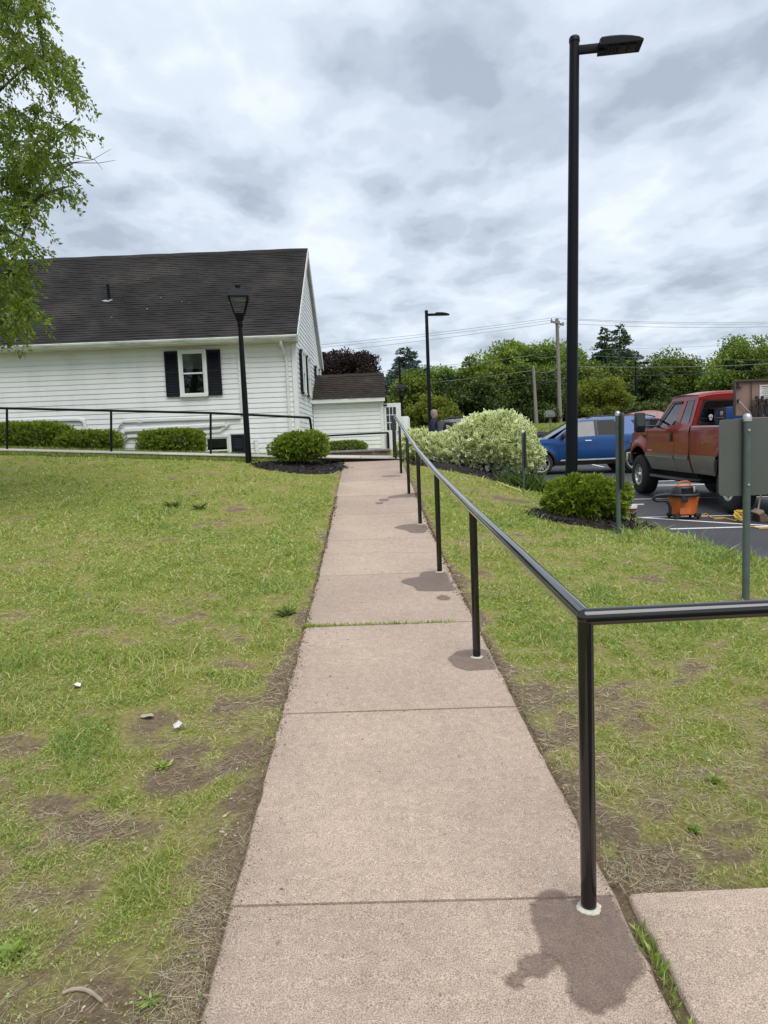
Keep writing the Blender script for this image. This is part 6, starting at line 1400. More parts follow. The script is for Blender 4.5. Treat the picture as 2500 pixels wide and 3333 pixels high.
# iris-like leaves at the shrub foot
def tuft(label, x, y, n, h, spread, mat='grass_long', name='grass_tuft'):
    z0 = Gz(x, y); C = np.column_stack([rng.normal(0, spread, n), rng.normal(0, spread * .6, n), np.full(n, -.01)]); D_ = unit(np.column_stack([rng.normal(0, .35, n), rng.normal(0, .35, n), np.ones(n)])); V = np.empty((n, 4, 3)); S_ = (h * rng.uniform(.6, 1.1, n))[:, None]; s_ = unit(np.cross(D_, rdir(n))) * .008
    V[:, 0] = C - s_; V[:, 1] = C + s_; V[:, 2] = C + D_ * S_ * .6 + s_ * .8 ; V[:, 3] = C + D_ * S_ + unit(D_ * np.array([1, 1, 0]) + 1e-6) * S_ * .25
    o_ = mesh_np(name, V.reshape(-1, 3), np.arange(4 * n).reshape(n, 4), M[mat], rng.random(n)); o_.location = (x, y, z0); return tag(o_, label, 'plant')
M['grass_long'] = leafmat('long_grass', ((0, (.05, .085, .018)), (.6, (.095, .145, .03)), (1, (.17, .22, .06))), .3)
p = at(1120, 1030, 15.9); tuft('clump of long green blades at the foot of the large shrub', p.x, 15.8, 260, .38, .22)
p = at(1165, 1040, 15.7); tuft('clump of long green blades right of the thin sign post', p.x, 15.7, 200, .32, .18)

# far and near trees
def crown_clumps(c, r, k, seed, top_bias=.2):
    """clump centres spread through an ellipsoid, more of them towards its skin"""
    g = np.random.default_rng(seed); d = unit(g.normal(size=(k, 3))); d[:, 2] = np.where(d[:, 2] < -.5, -d[:, 2], d[:, 2]); f_ = g.random(k) ** .4
    lum = 1 + .28 * (g.random(k) - .5)
    return np.array(c) + d * (f_ * lum)[:, None] * np.array(r)
def decid(label, px, ptop, Y, w, mat, n=9000, clumps=70, leaf=.30, hfrac=.72, trunk=.22, seed=1, cr=None, group=None, flatness=.75, name='tree', cat='tree'):
    p_ = at(px, ptop, Y); z0 = Gz(p_.x, Y); h = p_.z - z0; t_ = thing(name, label, cat, (p_.x, Y, z0), 0, group)
    rz = h * hfrac / 2; c = (0, 0, h - rz * .96); r_ = (w / 2, w / 2 * .8, rz); cc = crown_clumps(c, np.array(r_) * .86, clumps, seed); g = np.random.default_rng(seed + 50)
    rad = (cr or w * .11) * g.uniform(.6, 1.35, clumps); per = int(n * 1.9) // clumps; d = unit(g.normal(size=(clumps * per, 3))); rr = g.random(clumps * per) ** .45
    C = np.repeat(cc, per, 0) + d * (rr * np.repeat(rad, per))[:, None] * np.array([1.15, 1, flatness]); D_ = unit(d * .6 + g.normal(0, .6, d.shape) + np.array([0, 0, .1]))
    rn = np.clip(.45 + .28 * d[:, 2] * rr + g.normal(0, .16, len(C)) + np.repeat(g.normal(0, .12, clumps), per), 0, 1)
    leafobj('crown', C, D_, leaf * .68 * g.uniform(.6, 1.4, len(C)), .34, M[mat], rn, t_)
    tr = MB(); tr.tube([(0, 0, -.3), (w * .01, 0, h * .3), (-w * .02, 0, h * .6), (w * .01, 0, h * .85)], [trunk, trunk * .8, trunk * .5, trunk * .15], 8); tk = tr.build('trunk', M['bark'], t_)
    for k in range(0, clumps, max(1, clumps // 14)):
        q = Vector(cc[k]); s_ = Vector((0, 0, min(h * .75, max(h * .15, q.z - h * .22)))); MB().tube([s_, s_.lerp(q, .5) + Vector((0, 0, h * .02)), q], [trunk * .32, trunk * .2, trunk * .06], 5).build('limb', M['bark'], tk)
    return t_
def conifer(label, px, ptop, Y, w, mat, n=9000, leaf=.28, seed=1, open_=.0, base=.03, droop=.25, trunk=.2, power=1.0, layers=26):
    p_ = at(px, ptop, Y); z0 = Gz(p_.x, Y); h = p_.z - z0; t_ = thing('conifer', label, 'tree', (p_.x, Y, z0)); g = np.random.default_rng(seed); Cs = []; Ds = []; Rn = []
    bs = []
    for L in range(layers):
        f_ = base + (1 - base) * (L / layers) ** .92; nb_ = max(4, int(11 * (1 - f_) + 4))
        for b_ in range(nb_):
            a_ = g.uniform(0, 2 * math.pi); ln = w / 2 * (1 - f_) ** power * g.uniform(.65, 1.12) + .12; bs.append((f_ * h + g.normal(0, h * .012), a_, ln))
    tot = sum(b_[2] for b_ in bs)
    for zz, a_, ln in bs:
        k_ = max(6, int(n * ln / tot)); s_ = g.random(k_) ** .75; dirv = np.array([math.cos(a_), math.sin(a_), 0]); sd = np.array([-math.sin(a_), math.cos(a_), 0])
        q = dirv * (s_ * ln)[:, None] + np.array([0, 0, 1]) * (zz - droop * ln * s_ ** 1.3 + .12 * ln * s_ ** 3)[:, None] + sd * (g.normal(0, .16, k_) * ln * (1.15 - s_))[:, None] + np.array([0, 0, 1]) * g.normal(0, .05, k_)[:, None] * ln
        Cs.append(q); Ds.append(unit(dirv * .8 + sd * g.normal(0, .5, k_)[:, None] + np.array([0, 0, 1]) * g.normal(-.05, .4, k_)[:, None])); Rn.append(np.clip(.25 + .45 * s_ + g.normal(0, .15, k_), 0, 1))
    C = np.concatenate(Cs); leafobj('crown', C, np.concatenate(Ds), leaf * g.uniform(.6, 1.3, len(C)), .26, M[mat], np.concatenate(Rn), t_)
    MB().tube([(0, 0, -.3), (0, 0, h * .5), (0, 0, h * .97)], [trunk, trunk * .6, .02], 8).build('trunk', M['bark'], t_); return t_
G1 = 'row of trees beyond the road'
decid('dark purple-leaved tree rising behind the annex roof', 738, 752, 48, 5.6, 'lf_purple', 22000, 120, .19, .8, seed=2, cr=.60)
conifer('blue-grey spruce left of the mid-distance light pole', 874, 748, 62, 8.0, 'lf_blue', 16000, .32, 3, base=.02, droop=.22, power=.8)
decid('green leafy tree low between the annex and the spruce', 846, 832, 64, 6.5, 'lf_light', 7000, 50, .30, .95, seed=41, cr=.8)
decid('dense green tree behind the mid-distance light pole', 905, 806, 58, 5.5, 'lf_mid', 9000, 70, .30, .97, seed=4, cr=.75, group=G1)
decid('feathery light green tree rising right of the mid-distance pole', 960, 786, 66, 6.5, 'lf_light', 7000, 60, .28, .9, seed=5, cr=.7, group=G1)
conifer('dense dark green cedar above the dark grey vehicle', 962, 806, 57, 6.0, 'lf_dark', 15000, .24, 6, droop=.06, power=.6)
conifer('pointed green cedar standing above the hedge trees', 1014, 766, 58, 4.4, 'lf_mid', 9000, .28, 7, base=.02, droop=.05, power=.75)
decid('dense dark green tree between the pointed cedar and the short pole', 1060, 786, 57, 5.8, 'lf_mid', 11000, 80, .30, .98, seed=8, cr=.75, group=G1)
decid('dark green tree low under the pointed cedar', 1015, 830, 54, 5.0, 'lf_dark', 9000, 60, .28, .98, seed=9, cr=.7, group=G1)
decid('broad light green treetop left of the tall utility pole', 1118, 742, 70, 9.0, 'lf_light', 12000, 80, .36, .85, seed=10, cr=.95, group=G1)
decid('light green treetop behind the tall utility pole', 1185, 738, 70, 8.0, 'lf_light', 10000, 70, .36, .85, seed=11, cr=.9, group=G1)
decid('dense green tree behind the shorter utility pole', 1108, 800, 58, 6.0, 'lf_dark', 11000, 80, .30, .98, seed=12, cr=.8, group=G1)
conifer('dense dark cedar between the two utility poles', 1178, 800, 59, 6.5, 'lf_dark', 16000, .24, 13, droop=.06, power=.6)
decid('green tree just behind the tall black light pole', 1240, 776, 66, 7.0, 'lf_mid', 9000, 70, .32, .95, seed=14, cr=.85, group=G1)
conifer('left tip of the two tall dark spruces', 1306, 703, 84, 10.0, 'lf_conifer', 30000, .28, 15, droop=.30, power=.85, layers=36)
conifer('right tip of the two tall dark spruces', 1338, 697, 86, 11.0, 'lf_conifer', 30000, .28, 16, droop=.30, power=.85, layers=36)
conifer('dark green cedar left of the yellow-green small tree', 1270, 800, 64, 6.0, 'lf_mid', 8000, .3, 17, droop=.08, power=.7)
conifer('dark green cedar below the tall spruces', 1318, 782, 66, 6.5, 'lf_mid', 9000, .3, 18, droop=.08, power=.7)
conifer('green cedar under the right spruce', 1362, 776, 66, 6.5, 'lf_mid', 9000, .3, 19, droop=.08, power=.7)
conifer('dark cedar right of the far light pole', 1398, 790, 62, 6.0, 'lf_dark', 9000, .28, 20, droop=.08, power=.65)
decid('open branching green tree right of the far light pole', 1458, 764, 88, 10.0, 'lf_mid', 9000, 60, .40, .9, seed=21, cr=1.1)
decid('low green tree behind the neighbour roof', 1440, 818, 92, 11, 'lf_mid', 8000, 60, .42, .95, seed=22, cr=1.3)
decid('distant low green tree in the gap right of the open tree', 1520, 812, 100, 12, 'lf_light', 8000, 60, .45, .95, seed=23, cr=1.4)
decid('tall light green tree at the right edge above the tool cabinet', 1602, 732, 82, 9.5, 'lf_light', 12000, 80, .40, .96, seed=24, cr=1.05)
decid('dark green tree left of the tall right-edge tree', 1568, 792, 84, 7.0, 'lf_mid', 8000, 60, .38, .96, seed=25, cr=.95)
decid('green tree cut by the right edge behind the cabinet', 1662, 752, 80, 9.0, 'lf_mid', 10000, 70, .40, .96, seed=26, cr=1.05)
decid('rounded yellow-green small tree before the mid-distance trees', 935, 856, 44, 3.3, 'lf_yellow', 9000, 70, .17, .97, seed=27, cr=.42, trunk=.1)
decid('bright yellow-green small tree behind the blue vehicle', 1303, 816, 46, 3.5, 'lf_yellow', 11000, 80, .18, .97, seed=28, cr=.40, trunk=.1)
decid('small cream-green shrub behind the hood of the red pickup', 1412, 890, 40, 1.6, 'vari_cream', 3000, 24, .10, .97, seed=29, cr=.25, trunk=.05, name='shrub', cat='shrub')
for k, (px, py) in enumerate(((1040, 880), (1090, 868), (1150, 880), (1225, 868), (1285, 880), (1345, 880), (1395, 880))):
    decid(['dark undergrowth bush below the pointed cedar', 'dark undergrowth bush left of the shorter utility pole', 'dark undergrowth bush behind the mailbox', 'dark undergrowth bush right of the tall utility pole', 'dark undergrowth bush behind the yellow-green small tree', 'dark undergrowth bush behind the red sedan', 'dark undergrowth bush before the dark cedar'][k], px, py, 56 + (k % 2), 4.2, 'lf_dark', 5000, 36, .26, .99, seed=60 + k, cr=.7, trunk=.08, name='undergrowth_bush', cat='bush')
# far wood closing the horizon
n = 26000; xw = rng.uniform(-90, 150, n); yw = rng.uniform(125, 150, n); zw = G(xw, yw) + rng.random(n) ** .6 * (6.5 + 2.5 * vnoise(xw * .12, yw * .1, 3)); C = np.column_stack([xw, yw, zw])
tag(leafobj('far_wood', C, rdir(n), rng.uniform(.9, 2.0, n), .4, M['lf_mid'], np.clip(.4 + rng.normal(0, .2, n), 0, 1)), 'distant green wood closing the horizon', 'wood', kind='stuff')

# ------------------------------------------------------------ near tree at the left edge
nt_ = thing('leafy_tree', 'large leafy tree overhanging the left edge with drooping twigs', 'tree', (-7.6, 10.4, Gz(-7.6, 10.4)))
TO = np.array([-7.6, 10.4, Gz(-7.6, 10.4)])
BY = [-700, -400, -150, 0, 40, 80, 130, 180, 200, 235, 270, 300, 340, 362, 385, 400, 440, 470, 510, 560, 600, 650, 690, 735, 745]
BX = [-380, -140, 40, 104, 112, 122, 182, 200, 216, 192, 205, 208, 186, 184, 190, 168, 148, 102, 92, 64, 82, 72, 106, 92, 60]
g = np.random.default_rng(5); seeds = []
while len(seeds) < 1120:
    py = g.uniform(-700, 735); px = g.uniform(-900, 230)
    lim = np.interp(py, BY, BX)
    if px > lim - 14: continue
    Y = g.uniform(8.6, 12.2)
    q = at(px, py, Y); dd = (np.array(q) - np.array([-7.4, 10.4, 6.3])) / np.array([3.7, 2.6, 4.9])
    if (dd ** 2).sum() > 1.0 and px < 0: continue
    near_edge = (lim - px) < 60
    if py > 470 and py < 540 and px > lim - 50 and g.random() < .5: continue
    seeds.append((np.array(q), near_edge))
limbs = [[(-7.6, 10.4, 0.2), (-7.55, 10.4, 2.4), (-7.3, 10.3, 4.0), (-7.0, 10.3, 6.0), (-6.8, 10.2, 8.5), (-6.7, 10.2, 10.6)]]
def pl(*a_): return [tuple(at(x_, y_, Y_)) for x_, y_, Y_ in a_]
limbs += [pl((-260, 900, 10.3), (-60, 720, 10.2), (5, 640, 10.2), (25, 560, 10.1), (60, 540, 10)), pl((-150, 760, 10.3), (0, 640, 10.2), (22, 585, 10.1), (75, 440, 10.0), (130, 375, 9.9)), pl((-230, 700, 10.3), (-60, 600, 10.3), (30, 590, 10.2), (60, 575, 10), (80, 570, 9.9)), pl((-260, 560, 10.4), (-60, 430, 10.3), (60, 350, 10.2), (120, 290, 10.1), (165, 255, 10.0)), pl((-250, 420, 10.4), (-60, 250, 10.3), (50, 150, 10.2), (95, 128, 10.1)), pl((-240, 260, 10.4), (-80, 60, 10.3), (60, -60, 10.3)), pl((-60, 720, 10.2), (10, 690, 10.0), (40, 650, 9.8), (95, 690, 9.7)), pl((-280, 500, 10.4), (-520, 250, 10.6)), pl((-300, 600, 10.4), (-600, 450, 10.5)), pl((25, 470, 10.1), (85, 425, 10), (130, 408, 10), (160, 400, 10))]
rad0 = [.19] + [.032] * (len(limbs) - 1); LP = []
for L, r0 in zip(limbs, rad0):
    L = [Vector(q) - Vector(TO) for q in L]; F_ = []
    for i in range(len(L) - 1):
        p0, p1, p2, p3 = L[max(0, i - 1)], L[i], L[i + 1], L[min(len(L) - 1, i + 2)]
        for k in range(6): t2 = k / 6; F_.append(.5 * ((2 * p1) + (p2 - p0) * t2 + (2 * p0 - 5 * p1 + 4 * p2 - p3) * t2 * t2 + (3 * p1 - p0 - 3 * p2 + p3) * t2 ** 3))
    F_.append(L[-1]); rr = [r0 * (1 - .86 * i / (len(F_) - 1)) for i in range(len(F_))]
    MB().tube(F_, rr, 9 if r0 > .1 else 7).build('trunk' if r0 > .1 else 'limb', M['bark'], nt_); LP += [np.array(q) for q in F_[3:]]
LP = np.array(LP); tw = MB(); LC = []; LD = []; LS = []
for q, ne in seeds:
    q = q - TO; dist = np.linalg.norm(LP - q, axis=1); s_ = LP[dist.argmin()]; dv = q - s_; ln = np.linalg.norm(dv)
    mid = s_ + dv * .5 + np.array([0, 0, .10 * ln]); P = [s_, s_ + dv * .25 + np.array([0, 0, .07 * ln]), mid, s_ + dv * .78 + np.array([0, 0, .06 * ln]), q]
    if ln < .75: tw.tube(P, [.011, .008, .006, .0045, .003], 4, cap=False)
    for b_ in range(5):
        d = g.normal(size=3); d[2] = -abs(d[2]) * .8 - .1; d = d / np.linalg.norm(d); L = g.uniform(.22, .48); e0 = s_ + dv * g.uniform(.55, 1.0); e0[2] += .05 * ln; pts = [e0, e0 + d * L * .5 + np.array([0, 0, .04]), e0 + d * L + np.array([0, 0, -.06])]
        tw.tube(pts, [.004, .003, .002], 3, cap=False)
        m = 32
        for k in range(m):
            f_ = k / m; c_ = pts[0] * (1 - f_) ** 2 + 2 * pts[1] * f_ * (1 - f_) + pts[2] * f_ ** 2; ld = d * .5 + g.normal(size=3) * .7 + np.array([0, 0, -.35]); LC.append(c_ + g.normal(size=3) * .02); LD.append(ld); LS.append(g.uniform(.042, .082))
bt = tw.build('twigs', M['twig'], nt_, recalc=False); tag(bt, kind='stuff')
LC = np.array(LC); LD = unit(np.array(LD)); LS = np.array(LS)
tag(leafobj('leaves', LC, LD, LS, .23, M['tree_near'], np.clip(rng.normal(.5, .22, len(LC)), 0, 1), nt_, fold=.06), kind='stuff')
for pts in (((90, 372, 10), (150, 352, 10), (200, 345, 10), (240, 322, 10)), ((90, 378, 10), (160, 352, 10), (215, 352, 10), (250, 346, 10)), ((80, 300, 9.9), (140, 330, 9.9), (205, 345, 10), (222, 366, 10))):
    MB().tube([Vector(at(*q)) - Vector(TO) for q in pts], [.010, .007, .004, .002], 5).build('bare_twig', M['twig'], nt_)

# ------------------------------------------------------------ lawn growth
M['grass'] = leafmat('grass_blade', ((0, (0.558, 0.450, 0.301)), (.18, (0.461, 0.450, 0.186)), (.45, (0.346, 0.401, 0.105)), (.75, (0.206, 0.297, 0.071)), (1, (0.164, 0.258, 0.071))), .3)
M['clover'] = leafmat('weed_leaf', ((0, (0.184, 0.269, 0.059)), (.6, (0.306, 0.403, 0.101)), (1, (0.475, 0.535, 0.183))), .3)
M['straw'] = leafmat('dry_straw', ((0, (0.194, 0.141, 0.081)), (.5, (0.372, 0.297, 0.186)), (1, (0.594, 0.519, 0.372))), .1, tint=(1, 1, 1))
M['dead_leaf'] = leafmat('dead_leaf', ((0, (0.168, 0.102, 0.054)), (.5, (0.360, 0.264, 0.168)), (1, (0.600, 0.528, 0.396))), .1, tint=(1, 1, 1))
M['crumb'] = leafmat('soil_crumb', ((0, (.05, .035, .022)), (.6, (.13, .095, .06)), (1, (.28, .22, .15))), .0)
def lawn_points(n, y0, y1, k=1.0):
    """random lawn spots in view, thinner with distance"""
    u = rng.random(n); 
    y = y0 * (y1 / y0) ** u if k == 1 else (y0 ** (1 - k) + u * (y1 ** (1 - k) - y0 ** (1 - k))) ** (1 / (1 - k))
    hw = .60 * y + .5; x = rng.uniform(-1, 1, n) * hw
    le = lotedge(y) + .03
    ok = ((x < xL(y) - .004) | ((x > xR(y) + .004) & (x < le))) & (x > -11.5) & (y < 16.75)
    ok &= ~((x > xR(y)) & (y < 2.36) & (y > .9))
    return x[ok], y[ok]
def lawnz(x, y):
    return G(x, y) + (fbm(x * 2.2, y * 2.2, 3, 4) - .5) * .045
def blades(name, n, y0, y1, h, wmin, thr, gain, mat, lean=.55, k=1.0, patch=0.0, label=None, wk=.00075, tall=None):
    x, y = lawn_points(n, y0, y1, k); c = cover(x, y)
    pr = np.clip((c - thr) * gain, 0, 1)
    if patch: pr *= np.clip((fbm(x * 2.6 + 9, y * 2.6, 31, 3) - .5) * 8, 0, 1)
    ok = rng.random(len(x)) < pr; x, y, c = x[ok], y[ok], c[ok]; m = len(x); z = lawnz(x, y) - .004
    C = np.column_stack([x, y, z]); D_ = unit(np.column_stack([rng.normal(0, lean, m), rng.normal(0, lean, m), np.ones(m)]))
    hh = h * rng.uniform(.45, 1.25, m) * np.clip(.35 + 1.6 * (c - .25), .4, 1.9)
    edge = np.where(x > 0, sst((x - lotedge(y) + 1.3) / .9), 0); hh = hh * (1 + .7 * edge)
    w = np.maximum(wmin, wk * y) * rng.uniform(.7, 1.3, m); side = unit(np.cross(D_, rdir(m))) * w[:, None]
    bend = unit(D_ * np.array([1, 1, 0]) + rng.normal(0, .2, (m, 3)) * np.array([1, 1, 0]) + 1e-6)
    V = np.empty((m, 5, 3)); V[:, 0] = C - side; V[:, 1] = C + side; mid = C + D_ * hh[:, None] * .6; V[:, 2] = mid + side * .75; V[:, 3] = mid - side * .75; V[:, 4] = C + D_ * hh[:, None] * .95 + bend * hh[:, None] * .35
    idx = np.arange(m)[:, None] * 5; Q = np.concatenate([idx + np.array([0, 1, 2]), idx + np.array([0, 2, 3]), idx + np.array([3, 2, 4])])
    tan_ = rng.random(m) < .16
    rn = np.clip(.10 + .45 * np.clip(c, 0, 1.3) + rng.normal(0, .16, m) + .7 * (fbm(x * 1.3, y * 1.3, 77, 3) - .5) + .18 * edge, 0, 1); rn = np.where(tan_, rn * .12, rn)
    o_ = mesh_np(name, V.reshape(-1, 3), Q, M[mat], np.tile(rn, 3)); return tag(o_, label, 'grass', kind='stuff')
blades('grass', 300000, 1.0, 16.7, .034, .0013, .30, 2.6, 'grass', .8, 1.35, label='short patchy green grass of the lawn')
blades('grass', 60000, 1.0, 16.7, .070, .0014, .62, 2.0, 'grass', .45, 1.0, patch=1, label='longer green grass clumps standing out of the short lawn')
# weeds with tiny leaves
x, y = lawn_points(330000, 1.0, 12, 1.5); c = cover(x, y); pr = np.maximum(np.clip((c - .32) * 3.0, 0, 1) * np.clip((fbm(x * 4.4 + 2, y * 4.4, 61, 3) - .43) * 6, 0, 1), .10 * np.clip((fbm(x * 9, y * 9, 15, 2) - .5) * 8, 0, 1)); ok = rng.random(len(x)) < pr; x, y = x[ok], y[ok]; m = len(x)
C = np.column_stack([x, y, lawnz(x, y) + rng.random(m) ** 1.5 * .028]); D_ = unit(rng.normal(size=(m, 3)) * np.array([1, 1, .5]) + np.array([0, 0, .25]))
tag(leafobj('ground_weeds', C, D_, np.maximum(.009, .0028 * y) * rng.uniform(.7, 1.5, m), .34, M['clover'], np.clip(rng.normal(.5, .25, m), 0, 1)), 'low bright green weeds creeping through the lawn', 'weeds', kind='stuff')
# dry straw lying on the soil
x, y = lawn_points(260000, 1.0, 10, 1.4); c = cover(x, y); pr = np.clip(1.0 - c * 1.0, .14, .9) * np.clip((fbm(x * 2.2 + 5, y * 2.2, 81, 3) - .30) * 3.2, .15, 1); ok = rng.random(len(x)) < pr; x, y = x[ok], y[ok]; m = len(x)
C = np.column_stack([x, y, lawnz(x, y) + .003 + rng.random(m) * .006]); a_ = rng.uniform(0, 2 * math.pi, m); D_ = np.column_stack([np.cos(a_), np.sin(a_), rng.normal(0, .12, m)]); L_ = rng.uniform(.02, .075, m); sd = np.column_stack([-np.sin(a_), np.cos(a_), rng.normal(0, .3, m)]) * np.maximum(.0006, .00028 * y)[:, None]
V = np.empty((m, 4, 3)); V[:, 0] = C - sd; V[:, 1] = C + sd; V[:, 2] = C + D_ * L_[:, None] + sd * .5; V[:, 3] = C + D_ * L_[:, None] - sd * .5
tag(mesh_np('straw_litter', V.reshape(-1, 3), np.arange(4 * m).reshape(m, 4), M['straw'], rng.random(m)), 'dry straw and thatch scattered over the bare soil', 'straw', kind='stuff')
# fallen dry leaves
x, y = lawn_points(5200, 1.2, 8, 1.6); d_ = np.where(x < 0, xL(y) - x, x - xR(y)); ok = rng.random(len(x)) < np.clip(.75 - d_ * .35, .12, 1); x, y = x[ok], y[ok]; m = len(x)
C = np.column_stack([x, y, lawnz(x, y) + .008]); D_ = unit(rng.normal(size=(m, 3)) * np.array([1, 1, .3])); tag(leafobj('fallen_leaves', C, D_, rng.uniform(.012, .034, m), .17, M['dead_leaf'], rng.random(m), fold=.08), 'small fallen tan leaves along the sidewalk edges', 'leaves', kind='stuff')
# debris on the slabs
n = 220; y = rng.uniform(1.9, 13, n); x = xL(y) + rng.random(n) ** 2 * 1.2; C = np.column_stack([x, y, zp(y) + .003]); D_ = unit(np.column_stack([rng.normal(size=n), rng.normal(size=n), np.abs(rng.normal(0, .06, n))])); tag(leafobj('slab_debris', C, D_, rng.uniform(.006, .022, n), .22, M['dead_leaf'], rng.random(n) * .5), 'tiny twigs and leaf bits on the pink slabs', 'debris', kind='stuff')
# soil crumbs creeping over the slab edges
n = 5200; y = 1.7 * (12 / 1.7) ** rng.random(n); ls = rng.random(n) < .5; dd = np.abs(rng.normal(0, .02, n)) * (.3 + 1.4 * vnoise(y * 3, y * 0 + ls, 8)) - .012; x = np.where(ls, xL(y) + dd, xR(y) - dd); C = np.column_stack([x, y, zp(y) + .002]); D_ = unit(rng.normal(size=(n, 3)) * np.array([1, 1, .25]) + np.array([0, 0, .1])); tag(leafobj('soil_crumbs', C, D_, np.maximum(.004, .0016 * y) * rng.uniform(.6, 1.8, n), .4, M['crumb'], rng.random(n)), 'dark soil crumbs creeping over the slab edges', 'soil', kind='stuff')
# grass in the joint right of the near slab and in the cracked joint
n = 420; y = rng.uniform(1.3, 2.2, n); x = xR(y) + .028 + rng.normal(0, .010, n); C = np.column_stack([x, y, zp(y) - .03]); D_ = unit(np.column_stack([rng.normal(0, .5, n), rng.normal(-.1, .6, n), np.ones(n)])); ok = (vnoise(y * 6, y * 0, 4) > .3) | (y < 1.85); C, D_ = C[ok], D_[ok]
tag(leafobj('joint_grass', C, D_, rng.uniform(.02, .055, len(C)), .09, M['clover'], rng.random(len(C))), 'grass growing in the joint between the two near slabs', 'grass', kind='stuff')
n = 500; x = xL(5.5) + rng.random(n) ** 2.2 * 1.15; y = 5.5 - .02 * (x + .1) + rng.normal(0, .008, n); C = np.column_stack([x, y, zp(y) - .012]); D_ = unit(np.column_stack([rng.normal(0, .7, n), rng.normal(0, .5, n), np.ones(n)])); tag(leafobj('joint_grass', C, D_, rng.uniform(.015, .05, n), .12, M['clover'], rng.random(n)), 'low grass growing in the wide joint across the path', 'grass', kind='stuff')
# grass fringe by the house walk and beyond it
n = 26000; x = rng.uniform(-11, -1.4, n); y = np.where(rng.random(n) < .45, rng.uniform(16.45, 16.62, n), rng.uniform(17.76, 18.3, n)); C = np.column_stack([x, y, G(x, y) - .01]); D_ = unit(np.column_stack([rng.normal(0, .4, n), rng.normal(0, .4, n), np.ones(n)])); tag(leafobj('walk_fringe_grass', C, D_, rng.uniform(.05, .13, n), .07, M['grass'], np.clip(rng.normal(.6, .2, n), 0, 1)), 'grass fringe along the pale walk before the house', 'grass', kind='stuff')
n = 14000; x = rng.uniform(4, 24, n); y = rng.uniform(45.6, 53, n); C = np.column_stack([x, y, G(x, y)]); D_ = unit(np.column_stack([rng.normal(0, .5, n), rng.normal(0, .5, n), np.ones(n)])); tag(leafobj('verge_grass', C, D_, rng.uniform(.10, .25, n), .2, M['grass'], np.clip(rng.normal(.5, .2, n), 0, 1)), 'mown grass of the verge beyond the road', 'grass', kind='stuff')
# individual weeds
def rosette(label, px, py, n, L, mat='clover', wr=.2):
    q = at(px, py, 1.0); a_, c_ = q.x, q.z - EYE; lo, hi = .8, 17.0
    for _ in range(40):
        m_ = (lo + hi) / 2
        if EYE + c_ * m_ - Gz(a_ * m_, m_) > 0: lo = m_
        else: hi = m_
    x_, y_ = a_ * lo, lo; C = np.zeros((n, 3)) + rng.normal(0, .006, (n, 3)); an = rng.uniform(0, 6.28, n); D_ = unit(np.column_stack([np.cos(an), np.sin(an), rng.uniform(.15, .8, n)])); o_ = leafobj('broadleaf_weed', C, D_, L * rng.uniform(.6, 1.2, n), wr, M[mat], rng.random(n), fold=.06); o_.location = (x_, y_, float(lawnz(x_, y_)) + .005); return tag(o_, label, 'weed')
rosette('narrow-leaved weed rosette by the stick at the near left', 325, 2170, 34, .05, wr=.10)
rosette('dark-leaved weed rosette low on the left lawn', 350, 1660, 70, .05, wr=.14)
rosette('bright broad-leaved weed in the middle of the left lawn', 455, 1462, 22, .06, wr=.28)
rosette('spiky grass tuft on the upper left lawn', 372, 1095, 60, .16, 'grass_long', .05)
rosette('spiky grass tuft beside the path on the upper left lawn', 430, 1100, 50, .15, 'grass_long', .05)
rosette('dense green tuft at the left path edge', 620, 1330, 90, .12, 'grass_long', .05)
rosette('low green weed beside the near rail post', 1500, 1800, 70, .03, wr=.25)
rosette('curled broad weed on the right lawn beyond the rail', 1545, 1690, 30, .055, wr=.12)
rosette('tall weed by the asphalt edge at the right sign post', 1607, 1215, 26, .16, wr=.16)
rosette('leafy weed at the near left corner', 30, 2060, 60, .05, wr=.25)
def ground_at(px, py):
    q = at(px, py, 1.0); a_, c_ = q.x, q.z - EYE; lo, hi = .8, 17.0
    for _ in range(40):
        m_ = (lo + hi) / 2
        if EYE + c_ * m_ - Gz(a_ * m_, m_) > 0: lo = m_
        else: hi = m_
    return Vector((a_ * lo, lo, float(lawnz(a_ * lo, lo))))
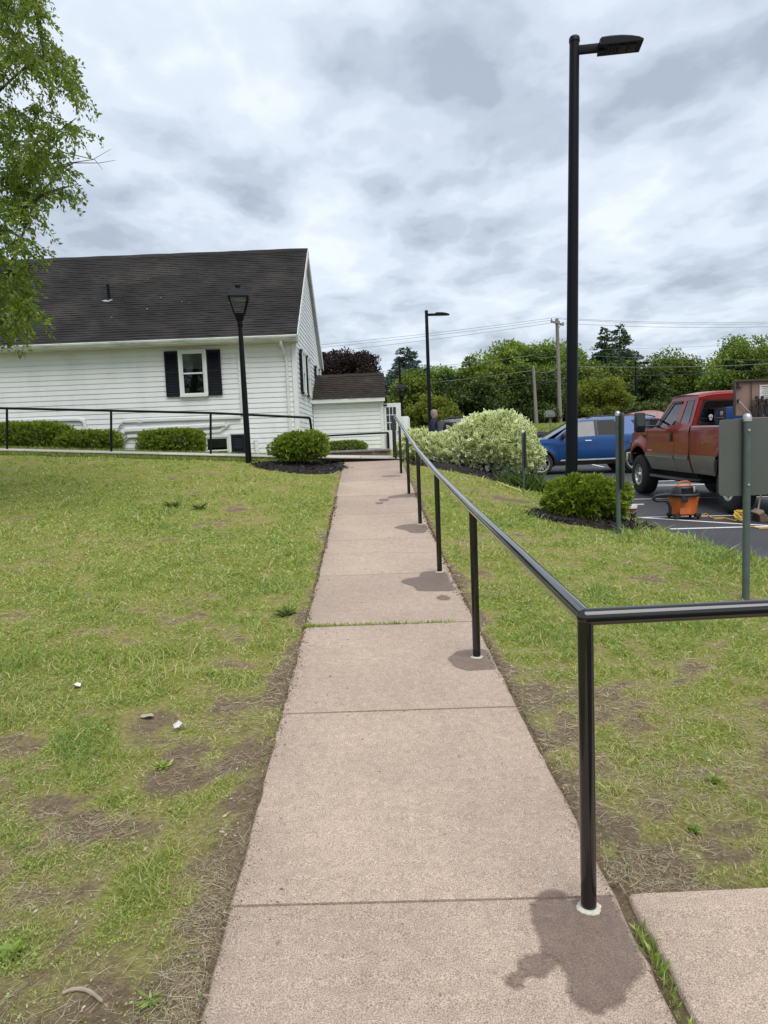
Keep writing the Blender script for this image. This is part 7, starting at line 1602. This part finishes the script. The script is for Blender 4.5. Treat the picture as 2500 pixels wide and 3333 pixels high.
def scrap(label, px, py, s, mat, h=.03):
    q = ground_at(px, py); mb = MB(); V = []; n_ = 9
    for i in range(n_):
        a_ = 2 * math.pi * i / n_; r_ = s * random.uniform(.55, 1.1); V.append((r_ * math.cos(a_), r_ * .75 * math.sin(a_), random.uniform(.2, 1) * h))
    mb.add([(0, 0, h * 1.3)] + V, [(0, i + 1, (i + 1) % n_ + 1) for i in range(n_)]); V2 = [(v_[0] * .9, v_[1] * .9, v_[2] - .004) for v_ in [(0, 0, h * 1.3)] + V]; mb.add(V2, [(0, (i + 1) % n_ + 1, i + 1) for i in range(n_)])
    o_ = mb.build('litter_scrap', M[mat], smooth=False, recalc=False); o_.location = q + Vector((0, 0, .012)); return tag(o_, label, 'litter')
M['scrap_pale'] = plain('pale_leaf', (.34, .34, .24), .8, var=.2)
scrap('white crumpled scrap on the left lawn', 388, 1577, .040, 'sticker', .035); scrap('pale dry leaf left of the white scrap', 322, 1552, .045, 'scrap_pale', .010); scrap('small pale scrap on the far left lawn', 168, 1488, .035, 'sticker', .02)
a, b = ground_at(135, 2152), ground_at(222, 2172); m_ = a.lerp(b, .55) + Vector((0, .02, .02))
tag(MB().tube([a.lerp(b, k / 12) + Vector((0, .030 * math.sin(math.pi * (k / 12) ** .8), .010)) for k in range(13)], [.0035 + .0025 * math.sin(math.pi * (k + 2) / 15) + .0006 * (k % 3) for k in range(13)], 8).build('fallen_stick', M['broom_wood']), 'curved fallen stick lying at the near left corner', 'stick')
# dead stalks at the asphalt edge
for k, (px, py) in enumerate(((1546, 1128), (1585, 1135), (1632, 1190), (1600, 1178))):
    q = ground_at(min(px, 1560), py) if False else onlot(px, py); q.x = min(q.x, float(lotedge(q.y)) + .02); P = [(0, 0, 0), (random.uniform(-.03, .05), 0, .14), (random.uniform(.0, .14), 0, .27)]
    o_ = MB().tube(P, [.004, .003, .002], 5).build('dry_stalk', M['straw_b']); o_.location = (q.x, q.y, Gz(q.x, q.y) + .01); tag(o_, ['dry weed stalk right of the vacuum at the lawn edge', 'dry weed stalk beside the nearest parking line', 'dry weed stalk right next to the right sign post', 'dry weed stalk between the parking line and right sign post'][k], 'stalk')
